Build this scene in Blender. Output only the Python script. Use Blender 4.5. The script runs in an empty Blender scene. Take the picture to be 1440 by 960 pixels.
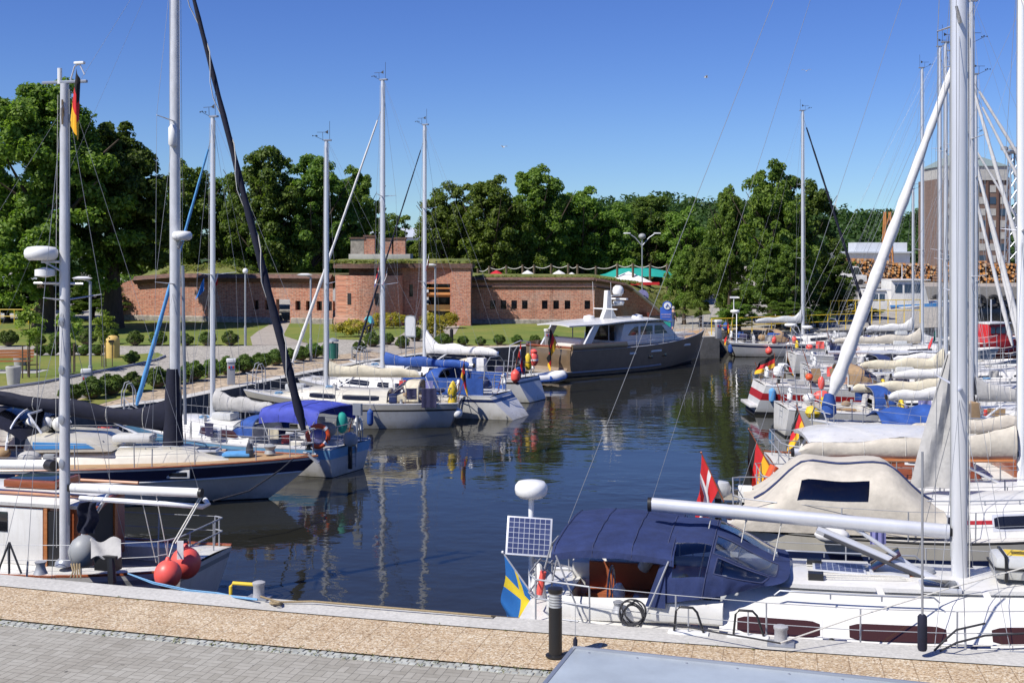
import bpy, bmesh, math, random
import numpy as np
from mathutils import Vector, Matrix, noise
random.seed(7); RNG = np.random.default_rng(11)
sc = bpy.context.scene
COL = sc.collection
PI = math.pi
# ---- survey of the place: camera height, horizon and focal length recovered from the quay paving ----
F, HZ, CX, CZ, QZ = 1680.0, 355.0, 720.0, 6.65, 1.35
def PZ(px, py, z=QZ):
    d = (CZ - z) * F / (py - HZ); return Vector(((px - CX) * d / F, d, z))
def PD(px, py, d):
    return Vector(((px - CX) * d / F, d, CZ - (py - HZ) * d / F))
def XD(px, d): return (px - CX) * d / F
def ZD(py, d): return CZ - (py - HZ) * d / F
def sm(a, b, x):
    t = min(1, max(0, (x - a) / (b - a))); return t * t * (3 - 2 * t)
def lerp(a, b, t): return a + (b - a) * t

# ---------------------------------------------------------------- materials
def newmat(name):
    m = bpy.data.materials.new(name); m.use_nodes = True
    nt = m.node_tree; return m, nt, nt.nodes['Principled BSDF']
def N(nt, t, **kw):
    n = nt.nodes.new(t)
    for k, v in kw.items():
        if k.startswith('i_'): n.inputs[k[2:].replace('_', ' ')].default_value = v
        else: setattr(n, k, v)
    return n
def ramp(nt, fac, stops):
    r = nt.nodes.new('ShaderNodeValToRGB'); e = r.color_ramp.elements
    while len(e) < len(stops): e.new(.5)
    for el, (p, c) in zip(e, stops):
        el.position = p; el.color = (c[0], c[1], c[2], 1) if hasattr(c, '__len__') else (c, c, c, 1)
    nt.links.new(fac, r.inputs[0]); return r.outputs[0]
def mixc(nt, fac, a, b, mode='MIX'):
    m = nt.nodes.new('ShaderNodeMix'); m.data_type = 'RGBA'; m.blend_type = mode
    for sock, v in ((m.inputs[0], fac), (m.inputs[6], a), (m.inputs[7], b)):
        if hasattr(v, 'links'): nt.links.new(v, sock)
        elif hasattr(v, '__len__'): sock.default_value = (v[0], v[1], v[2], 1)
        else: sock.default_value = v
    return m.outputs[2]
def bump(nt, h, b, strength=.4, dist=.02):
    n = nt.nodes.new('ShaderNodeBump'); n.inputs['Strength'].default_value = strength; n.inputs['Distance'].default_value = dist
    nt.links.new(h, n.inputs['Height']); nt.links.new(n.outputs[0], b.inputs['Normal']); return n
def coords(nt, kind='Object', scale=(1, 1, 1), rot=(0, 0, 0)):
    t = nt.nodes.new('ShaderNodeTexCoord'); m = nt.nodes.new('ShaderNodeMapping')
    m.inputs['Scale'].default_value = scale; m.inputs['Rotation'].default_value = rot
    nt.links.new(t.outputs[kind], m.inputs[0]); return m.outputs[0]
def nz(nt, vec, scale, detail=4, rough=.55):
    n = nt.nodes.new('ShaderNodeTexNoise'); n.inputs['Scale'].default_value = scale
    n.inputs['Detail'].default_value = detail; n.inputs['Roughness'].default_value = rough
    nt.links.new(vec, n.inputs['Vector']); return n.outputs['Fac']
def pm(name, col, rough=.5, metal=0., var=.15, scale=2.5, bmp=0., bscale=40, stretch=(1, 1, 1), spec=.5, coat=0.):
    m, nt, b = newmat(name)
    v = coords(nt, 'Object', stretch)
    f = nz(nt, v, scale, 6, .65)
    c = ramp(nt, f, [(.3, [x * (1 - var) for x in col]), (.7, [min(1, x * (1 + var * .7)) for x in col])])
    nt.links.new(c, b.inputs['Base Color'])
    b.inputs['Roughness'].default_value = rough; b.inputs['Metallic'].default_value = metal
    b.inputs['Specular IOR Level'].default_value = spec
    if coat: b.inputs['Coat Weight'].default_value = coat; b.inputs['Coat Roughness'].default_value = .1
    if bmp: bump(nt, nz(nt, v, bscale, 3), b, bmp, .02)
    return m
M = {}
def mk(key, *a, **k): M[key] = pm(key, *a, **k)
def weathered(key, col):
    m, nt, b = newmat(key); M[key] = m; v = coords(nt, 'Object'); s = N(nt, 'ShaderNodeSeparateXYZ'); nt.links.new(v, s.inputs[0])
    c = ramp(nt, nz(nt, v, 1.6, 6, .65), [(.3, [x * .88 for x in col]), (.7, [min(1, x * 1.06) for x in col])])
    st = ramp(nt, nz(nt, coords(nt, 'Object', (7, 7, .5)), 1.4, 5, .7), [(.52, 0.), (.72, .30)]); c = mixc(nt, st, c, (.42, .38, .30))
    zr = ramp(nt, s.outputs[2], [(.06, 1.), (.30, 0.)]); g = N(nt, 'ShaderNodeMath', operation='MULTIPLY'); nt.links.new(zr, g.inputs[0]); nt.links.new(ramp(nt, nz(nt, v, 3.5, 5, .7), [(.3, .15), (.7, .75)]), g.inputs[1])
    c = mixc(nt, g.outputs[0], c, (.26, .23, .14)); sp = ramp(nt, nz(nt, v, 38, 2, .5), [(.70, 0.), (.78, .35)]); c = mixc(nt, sp, c, (.35, .32, .27))
    nt.links.new(c, b.inputs['Base Color']); nt.links.new(ramp(nt, nz(nt, v, 4, 4), [(.3, .25), (.7, .5)]), b.inputs['Roughness']); b.inputs['Coat Weight'].default_value = .2
weathered('gel', (.68, .67, .635)); weathered('gel_grey', (.53, .54, .535)); weathered('gel_cream', (.61, .575, .485))
mk('deck_grip', (.62, .60, .55), .7, var=.12, scale=6, bmp=.2, bscale=200)
mk('navy_gel', (.012, .022, .075), .25, var=.2, coat=.4)
mk('blue_gel', (.07, .27, .58), .35, var=.12)
mk('red_gel', (.36, .02, .025), .35)
mk('dark_gel', (.045, .043, .043), .3, var=.12, coat=.3)
mk('anti', (.015, .016, .02), .7)
mk('anti_red', (.16, .03, .025), .7)
mk('bronze', (.20, .14, .085), .3, metal=.25, coat=.5)
mk('navy_cloth', (.017, .031, .108), .85, var=.35, scale=3.2, bmp=.6, bscale=7)
mk('trim_thread', (.045, .055, .12), .9)
mk('grip_pad', (.50, .50, .48), .85, var=.15, scale=30, bmp=.4, bscale=120)
mk('dark_cloth', (.006, .008, .024), .85, var=.3, scale=5, bmp=.4, bscale=10)
mk('blue_cloth', (.020, .075, .30), .75, var=.25, scale=4, bmp=.35, bscale=12)
mk('violet_cloth', (.05, .07, .40), .75, var=.2, scale=4, bmp=.3, bscale=12)
mk('sky_cloth', (.10, .32, .62), .7, var=.2, scale=6)
mk('beige_cloth', (.53, .485, .405), .85, var=.16, scale=4, bmp=.5, bscale=9)
mk('cream_cloth', (.62, .56, .42), .85, var=.16, scale=4, bmp=.5, bscale=9)
mk('grey_cloth', (.42, .41, .39), .85, var=.18, scale=4, bmp=.5, bscale=9)
mk('white_cloth', (.70, .69, .67), .8, var=.1, scale=4, bmp=.4, bscale=9)
mk('tan_cloth', (.36, .24, .13), .85, var=.2, scale=4, bmp=.4, bscale=9)
mk('red_cloth', (.42, .02, .03), .8)
mk('purple_cloth', (.035, .035, .085), .9, var=.3, scale=8)
mk('lilac_cloth', (.22, .22, .45), .9, var=.3, scale=14, stretch=(1, 1, .1))
mk('alu', (.66, .67, .69), .38, metal=.35, var=.08, scale=3, stretch=(1, 1, .2))
mk('alu_white', (.76, .77, .79), .38, metal=.05, var=.07, scale=3, stretch=(1, 1, .2))
mk('alu_dark', (.30, .32, .36), .4, metal=.4, var=.1)
mk('steel', (.36, .37, .39), .55, metal=.3, var=.08, spec=.3)
mk('wire', (.30, .31, .33), .5, metal=.3, var=.1)
mk('wire_dark', (.05, .05, .055), .5)
mk('rope_w', (.62, .60, .54), .9, var=.25, scale=60)
mk('rope_d', (.035, .035, .04), .9, var=.3, scale=60)
mk('rope_b', (.16, .34, .55), .9, var=.25, scale=60)
mk('rope_tan', (.30, .23, .13), .9, var=.3, scale=60)
mk('black', (.014, .014, .015), .45)
mk('rubber', (.022, .022, .024), .8, var=.3)
mk('plastic_w', (.76, .76, .74), .35, var=.05)
mk('plastic_g', (.30, .31, .31), .5, var=.1)
mk('orange', (.75, .10, .025), .5, var=.12)
mk('coral', (.82, .11, .085), .42, var=.1, scale=4)
mk('yellow', (.72, .50, .03), .5)
mk('sand_yellow', (.65, .44, .13), .6)
mk('red', (.55, .025, .03), .5)
mk('green_dark', (.01, .12, .09), .7)
mk('teal_cloth', (.01, .30, .24), .7, var=.15)
mk('flag_black', (.012, .012, .012), .85); mk('flag_red', (.60, .02, .025), .8); mk('flag_gold', (.80, .45, .02), .8)
mk('flag_blue', (.02, .16, .48), .8); mk('flag_yellow', (.82, .62, .03), .8); mk('flag_white', (.78, .77, .75), .8); mk('flag_navy', (.02, .04, .25), .8)
mk('mahogany', (.27, .075, .028), .3, var=.3, scale=3, stretch=(1, 8, 8), coat=.5)
mk('varnish', (.40, .15, .05), .3, var=.3, scale=3, stretch=(1, 8, 8), coat=.5)
mk('cushion', (.33, .09, .03), .8)
mk('skin', (.52, .30, .20), .6); mk('hair_grey', (.45, .43, .40), .9); mk('shirt_grey', (.05, .055, .075), .9); mk('jeans', (.05, .09, .20), .9)
mk('shirt_teal', (.10, .45, .50), .9); mk('trouser', (.03, .03, .035), .9)
mk('panel_rim', (.72, .73, .75), .35, metal=.3)
mk('granite', (.36, .36, .37), .7, var=.25, scale=60)
mk('concrete', (.40, .39, .36), .85, var=.2, scale=1.5, bmp=.2, bscale=60)
mk('post_grey', (.33, .35, .37), .5, metal=.3)
mk('pale_wall', (.58, .60, .62), .6, var=.1, scale=.5)
mk('roof_sheet', (.46, .50, .55), .4, var=.1, scale=.4)
mk('roof_green', (.21, .27, .26), .6)
mk('bark', (.075, .055, .038), .95, var=.4, scale=6, bmp=.6, bscale=20, stretch=(1, 1, .2))
mk('soil', (.12, .09, .06), .95, var=.3)
mk('brown_metal', (.16, .035, .025), .5)
mk('orange_rust', (.36, .15, .04), .6)

def glassm(name, col, rough=.06):
    m, nt, b = newmat(name); b.inputs['Base Color'].default_value = (*col, 1); b.inputs['Roughness'].default_value = rough
    b.inputs['Specular IOR Level'].default_value = .8; M[name] = m
glassm('win', (.012, .013, .016)); glassm('win_blue', (.03, .05, .09)); glassm('win_brown', (.045, .018, .012), .1)
def clearm(name, tint):
    m, nt, b = newmat(name); out = nt.nodes['Material Output']
    t = N(nt, 'ShaderNodeBsdfTransparent'); t.inputs[0].default_value = (*tint, 1)
    g = N(nt, 'ShaderNodeBsdfGlossy'); g.inputs['Roughness'].default_value = .12; g.inputs[0].default_value = (.9, .9, .9, 1)
    f = N(nt, 'ShaderNodeFresnel', i_IOR=1.5); f2 = N(nt, 'ShaderNodeMath', operation='ADD'); f2.inputs[1].default_value = .06
    nt.links.new(f.outputs[0], f2.inputs[0])
    x = N(nt, 'ShaderNodeMixShader'); nt.links.new(f2.outputs[0], x.inputs[0]); nt.links.new(t.outputs[0], x.inputs[1]); nt.links.new(g.outputs[0], x.inputs[2])
    nt.links.new(x.outputs[0], out.inputs['Surface']); M[name] = m
clearm('vinyl', (.72, .75, .78)); clearm('vinyl_brown', (.30, .22, .17))

def teak(name, a, b_, w=.055):
    m, nt, b = newmat(name); v = coords(nt, 'Object')
    s = N(nt, 'ShaderNodeSeparateXYZ'); nt.links.new(v, s.inputs[0])
    mo = N(nt, 'ShaderNodeMath', operation='PINGPONG'); mo.inputs[1].default_value = w / 2; nt.links.new(s.outputs[1], mo.inputs[0])
    lt = N(nt, 'ShaderNodeMath', operation='LESS_THAN'); lt.inputs[1].default_value = .003; nt.links.new(mo.outputs[0], lt.inputs[0])
    v2 = coords(nt, 'Object', (1, 9, 9)); c = ramp(nt, nz(nt, v2, 2.5, 6), [(.3, a), (.7, b_)])
    nt.links.new(mixc(nt, lt.outputs[0], c, (.03, .025, .02)), b.inputs['Base Color']); b.inputs['Roughness'].default_value = .75; M[name] = m
teak('teak', (.36, .22, .11), (.52, .35, .19)); teak('teak_grey', (.30, .25, .19), (.42, .36, .28))

def solar(name):
    m, nt, b = newmat(name); v = coords(nt, 'UV')
    br = N(nt, 'ShaderNodeTexBrick'); br.offset = 0.; br.inputs['Scale'].default_value = 1
    br.inputs['Brick Width'].default_value = .125; br.inputs['Row Height'].default_value = .125; br.inputs['Mortar Size'].default_value = .006
    br.inputs['Color1'].default_value = (.03, .042, .115, 1); br.inputs['Color2'].default_value = (.045, .06, .15, 1); br.inputs['Mortar'].default_value = (.42, .45, .5, 1)
    nt.links.new(v, br.inputs['Vector']); nt.links.new(br.outputs[0], b.inputs['Base Color']); b.inputs['Roughness'].default_value = .35; M[name] = m
solar('solar')

# ---------------------------------------------------------------- mesh builder
class MB:
    def __init__(s): s.v = []; s.f = []; s.m = []; s.uv = None
    def add(s, vs, fs, k=0):
        o = len(s.v); s.v.extend([tuple(p) for p in vs])
        for f in fs: s.f.append(tuple(i + o for i in f)); s.m.append(k)
        return s
    def box(s, c, d, k=0, rz=0, mat=None):
        c = Vector(c); hx, hy, hz = d[0] / 2, d[1] / 2, d[2] / 2
        R = mat if mat else Matrix.Rotation(rz, 3, 'Z')
        vs = [c + R @ Vector((x * hx, y * hy, z * hz)) for x in (-1, 1) for y in (-1, 1) for z in (-1, 1)]
        return s.add(vs, [(0, 1, 3, 2), (4, 6, 7, 5), (0, 4, 5, 1), (2, 3, 7, 6), (0, 2, 6, 4), (1, 5, 7, 3)], k)
    def tube(s, pts, r, n=6, k=0, cap=True, flat=1., up=None):
        pts = [Vector(p) for p in pts]; rings = []
        for i, p in enumerate(pts):
            a = pts[max(0, i - 1)]; b = pts[min(len(pts) - 1, i + 1)]
            d = (b - a)
            if d.length < 1e-9: d = Vector((0, 0, 1))
            d.normalize()
            u = up if up is not None else (Vector((0, 0, 1)) if abs(d.z) < .9 else Vector((1, 0, 0)))
            e1 = d.cross(u).normalized(); e2 = e1.cross(d)
            rr = r(i / max(1, len(pts) - 1)) if callable(r) else r
            rings.append([p + e1 * (math.cos(2 * PI * j / n) * rr) + e2 * (math.sin(2 * PI * j / n) * rr * flat) for j in range(n)])
        vs = [q for R in rings for q in R]; fs = []
        for i in range(len(rings) - 1):
            for j in range(n):
                j2 = (j + 1) % n; fs.append((i * n + j, i * n + j2, (i + 1) * n + j2, (i + 1) * n + j))
        if cap: fs.append(tuple(range(n - 1, -1, -1))); fs.append(tuple((len(rings) - 1) * n + j for j in range(n)))
        return s.add(vs, fs, k)
    def bar(s, a, b, r, n=6, k=0, r2=None, flat=1.):
        return s.tube([a, b], (lambda t: lerp(r, r2, t)) if r2 is not None else r, n, k, True, flat)
    def lathe(s, prof, c=(0, 0, 0), n=16, k=0, R=None, sx=1., sy=1.):
        c = Vector(c); R = R or Matrix.Identity(3); vs = []; fs = []
        for r, z in prof:
            for j in range(n):
                vs.append(c + R @ Vector((r * sx * math.cos(2 * PI * j / n), r * sy * math.sin(2 * PI * j / n), z)))
        for i in range(len(prof) - 1):
            for j in range(n):
                j2 = (j + 1) % n; fs.append((i * n + j, i * n + j2, (i + 1) * n + j2, (i + 1) * n + j))
        fs.append(tuple(range(n - 1, -1, -1))); fs.append(tuple((len(prof) - 1) * n + j for j in range(n)))
        return s.add(vs, fs, k)
    def ball(s, c, r, k=0, n=12, sx=1., sy=1., sz=1., R=None):
        return s.lathe([(max(.001, r * math.sin(PI * i / 8)), -r * sz * math.cos(PI * i / 8)) for i in range(9)], c, n, k, R, sx, sy)
    def grid(s, fn, nu, nv, k=0, kf=None, skip=None, closed=False):
        vs = [fn(i / nu, j / nv) for i in range(nu + 1) for j in range(nv + 1)]; o = len(s.v); s.v.extend([tuple(p) for p in vs])
        for i in range(nu):
            for j in range(nv):
                if skip and skip((i + .5) / nu, (j + .5) / nv): continue
                a = o + i * (nv + 1) + j
                s.f.append((a, a + nv + 1, a + nv + 2, a + 1)); s.m.append(kf((i + .5) / nu, (j + .5) / nv) if kf else k)
        return s
    def prism(s, poly, z0, z1, k=0, M3=None, c=(0, 0, 0)):
        n = len(poly); c = Vector(c); M3 = M3 or Matrix.Identity(3)
        vs = [c + M3 @ Vector((x, y, z)) for z in (z0, z1) for x, y in poly]
        fs = [tuple(range(n - 1, -1, -1)), tuple(range(n, 2 * n))] + [(i, (i + 1) % n, n + (i + 1) % n, n + i) for i in range(n)]
        return s.add(vs, fs, k)
    def mesh(s, name, mats, smooth=True, bev=0., thick=0., ang=40):
        me = bpy.data.meshes.new(name); me.from_pydata(s.v, [], s.f)
        for m in (mats if isinstance(mats, (list, tuple)) else [mats]): me.materials.append(M[m] if isinstance(m, str) else m)
        me.polygons.foreach_set('material_index', np.array(s.m, dtype=np.int32)); me.validate()
        if bev or thick:
            bm = bmesh.new(); bm.from_mesh(me)
            bmesh.ops.remove_doubles(bm, verts=bm.verts, dist=1e-5)
            if thick: bmesh.ops.recalc_face_normals(bm, faces=bm.faces); bmesh.ops.solidify(bm, geom=bm.faces, thickness=thick)
            if bev:
                ed = [e for e in bm.edges if len(e.link_faces) == 2 and e.calc_face_angle(0) > .5]
                bmesh.ops.bevel(bm, geom=ed, offset=bev, segments=2, affect='EDGES', clamp_overlap=True, profile=.6)
            bm.to_mesh(me); bm.free()
        if smooth: me.shade_smooth(); me.set_sharp_from_angle(angle=math.radians(ang))
        return me
    def build(s, name, mats, parent=None, smooth=True, bev=0., thick=0., ang=40, fix=True):
        me = s.mesh(name, mats, smooth, bev, thick, ang)
        if fix and not (bev or thick):
            bm = bmesh.new(); bm.from_mesh(me); bmesh.ops.recalc_face_normals(bm, faces=bm.faces); bm.to_mesh(me); bm.free()
        o = bpy.data.objects.new(name, me); COL.objects.link(o)
        if parent: o.parent = parent
        return o
def tag(o, label=None, cat=None, group=None, kind=None):
    if label: o['label'] = label
    if cat: o['category'] = cat
    if group: o['group'] = group
    if kind: o['kind'] = kind
    return o
def thing(name, label, cat, loc=(0, 0, 0), rz=0., group=None):
    o = bpy.data.objects.new(name, None); COL.objects.link(o); o.empty_display_size = .2
    o.location = loc; o.rotation_euler = (0, 0, rz); return tag(o, label, cat, group)
KIDS = {}
def dup(root, loc, rz=0., label=None, scale=None, group=None):
    r = root.copy(); COL.objects.link(r); r.location = loc; r.rotation_euler = (0, 0, rz)
    if scale is not None: r.scale = scale if hasattr(scale, '__len__') else (scale,) * 3
    if label: r['label'] = label
    if group: r['group'] = group
    for ch in list(root.children):
        c = ch.copy(); COL.objects.link(c); c.parent = r
        for g in list(ch.children):
            d = g.copy(); COL.objects.link(d); d.parent = c
    return r
ORD = 'first second third fourth fifth sixth seventh eighth ninth tenth eleventh twelfth thirteenth fourteenth fifteenth sixteenth seventeenth eighteenth nineteenth twentieth'.split()
def setuv(o, uvfn):
    me = o.data; l = me.uv_layers.new(name='UVMap')
    for lp in me.loops: l.data[lp.index].uv = uvfn(me.vertices[lp.vertex_index].co)
# ================================================================ camera, sun, sky
cam = bpy.data.cameras.new('camera'); co = bpy.data.objects.new('camera', cam); COL.objects.link(co)
co.location = (0, 0, CZ); co.rotation_euler = (PI / 2, 0, 0)
cam.sensor_width = 36; cam.lens = 42; cam.shift_y = -125 / 1440; cam.clip_start = .1; cam.clip_end = 6000
sc.camera = co
SUN = Vector((-.78, -.60, 1.12)).normalized()
sl = bpy.data.lights.new('sun', 'SUN'); so = bpy.data.objects.new('sun', sl); COL.objects.link(so)
sl.energy = 4.6; sl.angle = math.radians(.53); sl.color = (1, .955, .88)
so.rotation_euler = SUN.to_track_quat('Z', 'Y').to_euler()
w = bpy.data.worlds.new('World'); sc.world = w; w.use_nodes = True
nt = w.node_tree; bg = nt.nodes['Background']
sky = nt.nodes.new('ShaderNodeTexSky'); sky.sky_type = 'NISHITA'; sky.sun_disc = False
sky.sun_elevation = math.asin(SUN.z); sky.sun_rotation = math.atan2(SUN.x, SUN.y)
sky.air_density = 1.0; sky.dust_density = .05; sky.ozone_density = 6.0; sky.altitude = 0
hs = nt.nodes.new('ShaderNodeHueSaturation'); hs.inputs['Saturation'].default_value = 1.22; hs.inputs['Hue'].default_value = .524; hs.inputs['Value'].default_value = .95
nt.links.new(sky.outputs[0], hs.inputs['Color']); tc = nt.nodes.new('ShaderNodeTexCoord'); sx = nt.nodes.new('ShaderNodeSeparateXYZ'); nt.links.new(tc.outputs['Generated'], sx.inputs[0])
air = ramp(nt, sx.outputs[2], [(0., (.60, .80, 1.08)), (.10, (.80, .92, 1.04)), (.28, (1, 1, 1))])
nt.links.new(mixc(nt, 1., hs.outputs[0], air, 'MULTIPLY'), bg.inputs[0]); bg.inputs[1].default_value = .092
sc.view_settings.view_transform = 'Standard'; sc.view_settings.look = 'None'; sc.view_settings.gamma = 1; sc.view_settings.exposure = .38
sc.cycles.max_bounces = 6; sc.cycles.transparent_max_bounces = 12; sc.cycles.use_denoising = True
sc.cycles.caustics_reflective = False; sc.cycles.caustics_refractive = False

# ================================================================ setting materials
def water():
    m, nt, b = newmat('water'); M['water'] = m
    b.inputs['Base Color'].default_value = (.019, .019, .014, 1); b.inputs['Roughness'].default_value = .035; b.inputs['IOR'].default_value = 1.30; b.inputs['Specular Tint'].default_value = (.95, .86, .70, 1)
    g = N(nt, 'ShaderNodeNewGeometry'); mp = N(nt, 'ShaderNodeMapping'); mp.inputs['Scale'].default_value = (.75, 1., 1); mp.inputs['Rotation'].default_value = (0, 0, .25)
    nt.links.new(g.outputs['Position'], mp.inputs[0])
    a = nz(nt, mp.outputs[0], 1.15, 2.5, .5); c = nz(nt, mp.outputs[0], 5.5, 2, .5); e = nz(nt, mp.outputs[0], .06, 3, .6)
    amp = ramp(nt, e, [(.36, .10), (.64, 1.)])
    s1 = N(nt, 'ShaderNodeMath', operation='MULTIPLY_ADD'); s1.inputs[1].default_value = .13; nt.links.new(c, s1.inputs[0]); nt.links.new(a, s1.inputs[2])
    s2 = N(nt, 'ShaderNodeMath', operation='MULTIPLY'); nt.links.new(s1.outputs[0], s2.inputs[0]); nt.links.new(amp, s2.inputs[1])
    bump(nt, s2.outputs[0], b, 1., .036)
water()
def aggregate():
    m, nt, b = newmat('aggregate'); M['aggregate'] = m
    v = coords(nt, 'UV')
    br = N(nt, 'ShaderNodeTexBrick'); br.offset = .0; br.inputs['Scale'].default_value = 1; br.inputs['Brick Width'].default_value = .40; br.inputs['Row Height'].default_value = .40
    br.inputs['Mortar Size'].default_value = .007; br.inputs['Mortar Smooth'].default_value = .5
    br.inputs['Color1'].default_value = (.92, .88, .84, 1); br.inputs['Color2'].default_value = (1., 1., 1., 1); br.inputs['Mortar'].default_value = (.50, .45, .40, 1)
    nt.links.new(v, br.inputs['Vector'])
    vo = N(nt, 'ShaderNodeTexVoronoi'); vo.inputs['Scale'].default_value = 46; nt.links.new(v, vo.inputs['Vector'])
    sp = N(nt, 'ShaderNodeSeparateColor'); nt.links.new(vo.outputs['Color'], sp.inputs[0])
    peb = ramp(nt, sp.outputs[0], [(0, (.26, .18, .11)), (.25, (.45, .33, .195)), (.6, (.585, .465, .305)), (.85, (.67, .565, .41)), (1, (.75, .70, .57))])
    big = ramp(nt, nz(nt, v, 1.1, 5), [(.3, (.84, .82, .80)), (.7, (1, 1, 1))])
    c = mixc(nt, 1., mixc(nt, 1., peb, br.outputs[0], 'MULTIPLY'), big, 'MULTIPLY')
    nt.links.new(c, b.inputs['Base Color']); b.inputs['Roughness'].default_value = .85
    bump(nt, vo.outputs['Distance'], b, .5, .01)
aggregate()
def pavers():
    m, nt, b = newmat('pavers'); M['pavers'] = m
    v = coords(nt, 'UV')
    def brick(bw, rh, off):
        br = N(nt, 'ShaderNodeTexBrick'); br.offset = off; br.inputs['Scale'].default_value = 1; br.inputs['Brick Width'].default_value = bw; br.inputs['Row Height'].default_value = rh
        br.inputs['Mortar Size'].default_value = .0045; br.inputs['Mortar Smooth'].default_value = .3; br.inputs['Bias'].default_value = .1
        br.inputs['Color1'].default_value = (.335, .32, .27, 1); br.inputs['Color2'].default_value = (.42, .405, .35, 1); br.inputs['Mortar'].default_value = (.13, .125, .11, 1)
        nt.links.new(v, br.inputs['Vector']); return br
    A = brick(.11, .22, 0.); B = brick(.22, .11, 0.)
    ch = N(nt, 'ShaderNodeTexChecker'); ch.inputs['Scale'].default_value = 1 / .22; nt.links.new(v, ch.inputs['Vector'])
    c = mixc(nt, ch.outputs['Fac'], A.outputs[0], B.outputs[0])
    big = ramp(nt, nz(nt, v, .7, 6, .7), [(.3, (.80, .78, .76)), (.7, (1, 1, 1))])
    sp = ramp(nt, nz(nt, v, 9, 4, .7), [(.35, (.88, .87, .86)), (.65, (1, 1, 1))])
    stn = ramp(nt, nz(nt, v, 2.1, 6, .75), [(.60, 1.), (.74, .62)]); gum = ramp(nt, nz(nt, v, 7.5, 1, .3), [(.775, 1.), (.79, .45)]); ch2 = mixc(nt, 1., stn, gum, 'MULTIPLY')
    nt.links.new(mixc(nt, 1., mixc(nt, 1., mixc(nt, 1., c, big, 'MULTIPLY'), sp, 'MULTIPLY'), ch2, 'MULTIPLY'), b.inputs['Base Color']); b.inputs['Roughness'].default_value = .85
    bump(nt, mixc(nt, ch.outputs['Fac'], A.outputs['Fac'], B.outputs['Fac']), b, -.4, .008)
pavers()
def ground(name, stops, s1, s2, rough=.9, vor=0, bmp=.3):
    m, nt, b = newmat(name); M[name] = m
    g = N(nt, 'ShaderNodeNewGeometry').outputs['Position']
    f = nz(nt, g, s1, 7, .7); c = ramp(nt, f, stops)
    c2 = ramp(nt, nz(nt, g, s2, 4, .7), [(.3, .7), (.7, 1.)]); c = mixc(nt, 1., c, c2, 'MULTIPLY')
    if vor:
        vo = N(nt, 'ShaderNodeTexVoronoi', feature='DISTANCE_TO_EDGE'); vo.inputs['Scale'].default_value = vor; nt.links.new(g, vo.inputs['Vector'])
        e = ramp(nt, vo.outputs[0], [(.02, .55), (.10, 1.)]); c = mixc(nt, 1., c, e, 'MULTIPLY')
        vc = N(nt, 'ShaderNodeTexVoronoi'); vc.inputs['Scale'].default_value = vor; nt.links.new(g, vc.inputs['Vector'])
        sp = N(nt, 'ShaderNodeSeparateColor'); nt.links.new(vc.outputs['Color'], sp.inputs[0])
        c = mixc(nt, 1., c, ramp(nt, sp.outputs[0], [(0, .8), (1, 1.05)]), 'MULTIPLY')
    nt.links.new(c, b.inputs['Base Color']); b.inputs['Roughness'].default_value = rough; b.inputs['Specular IOR Level'].default_value = .2
    bump(nt, nz(nt, g, s2 * 3, 3), b, bmp, .03)
ground('lawn', [(.30, (.26, .245, .065)), (.46, (.20, .23, .05)), (.60, (.14, .20, .04)), (.76, (.32, .28, .11))], .22, 5)
ground('rough_grass', [(.3, (.10, .14, .03)), (.5, (.17, .19, .05)), (.7, (.26, .23, .09))], .4, 3)
ground('setts', [(.3, (.45, .42, .36)), (.7, (.56, .52, .45))], .3, 4, vor=5.5)
ground('sand_paving', [(.3, (.50, .39, .27)), (.7, (.62, .50, .36))], .5, 6, vor=2.6)
ground('path_gravel', [(.3, (.36, .32, .27)), (.7, (.46, .41, .35))], .5, 6)
ground('seabed', [(.3, (.05, .05, .04)), (.7, (.09, .08, .06))], .1, 1)
ground('earth', [(.3, (.10, .11, .04)), (.7, (.18, .15, .08))], .1, 1)
ground('kerbstone', [(.3, (.52, .505, .465)), (.7, (.64, .625, .58))], .9, 14, bmp=.15)
ground('quay_wall', [(.3, (.10, .10, .10)), (.7, (.19, .185, .175))], .6, 5)
ground('quay_pale', [(.3, (.26, .25, .23)), (.7, (.36, .34, .31))], .4, 5)
ground('hill_green', [(.3, (.03, .06, .015)), (.7, (.06, .10, .02))], .02, .3)
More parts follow.
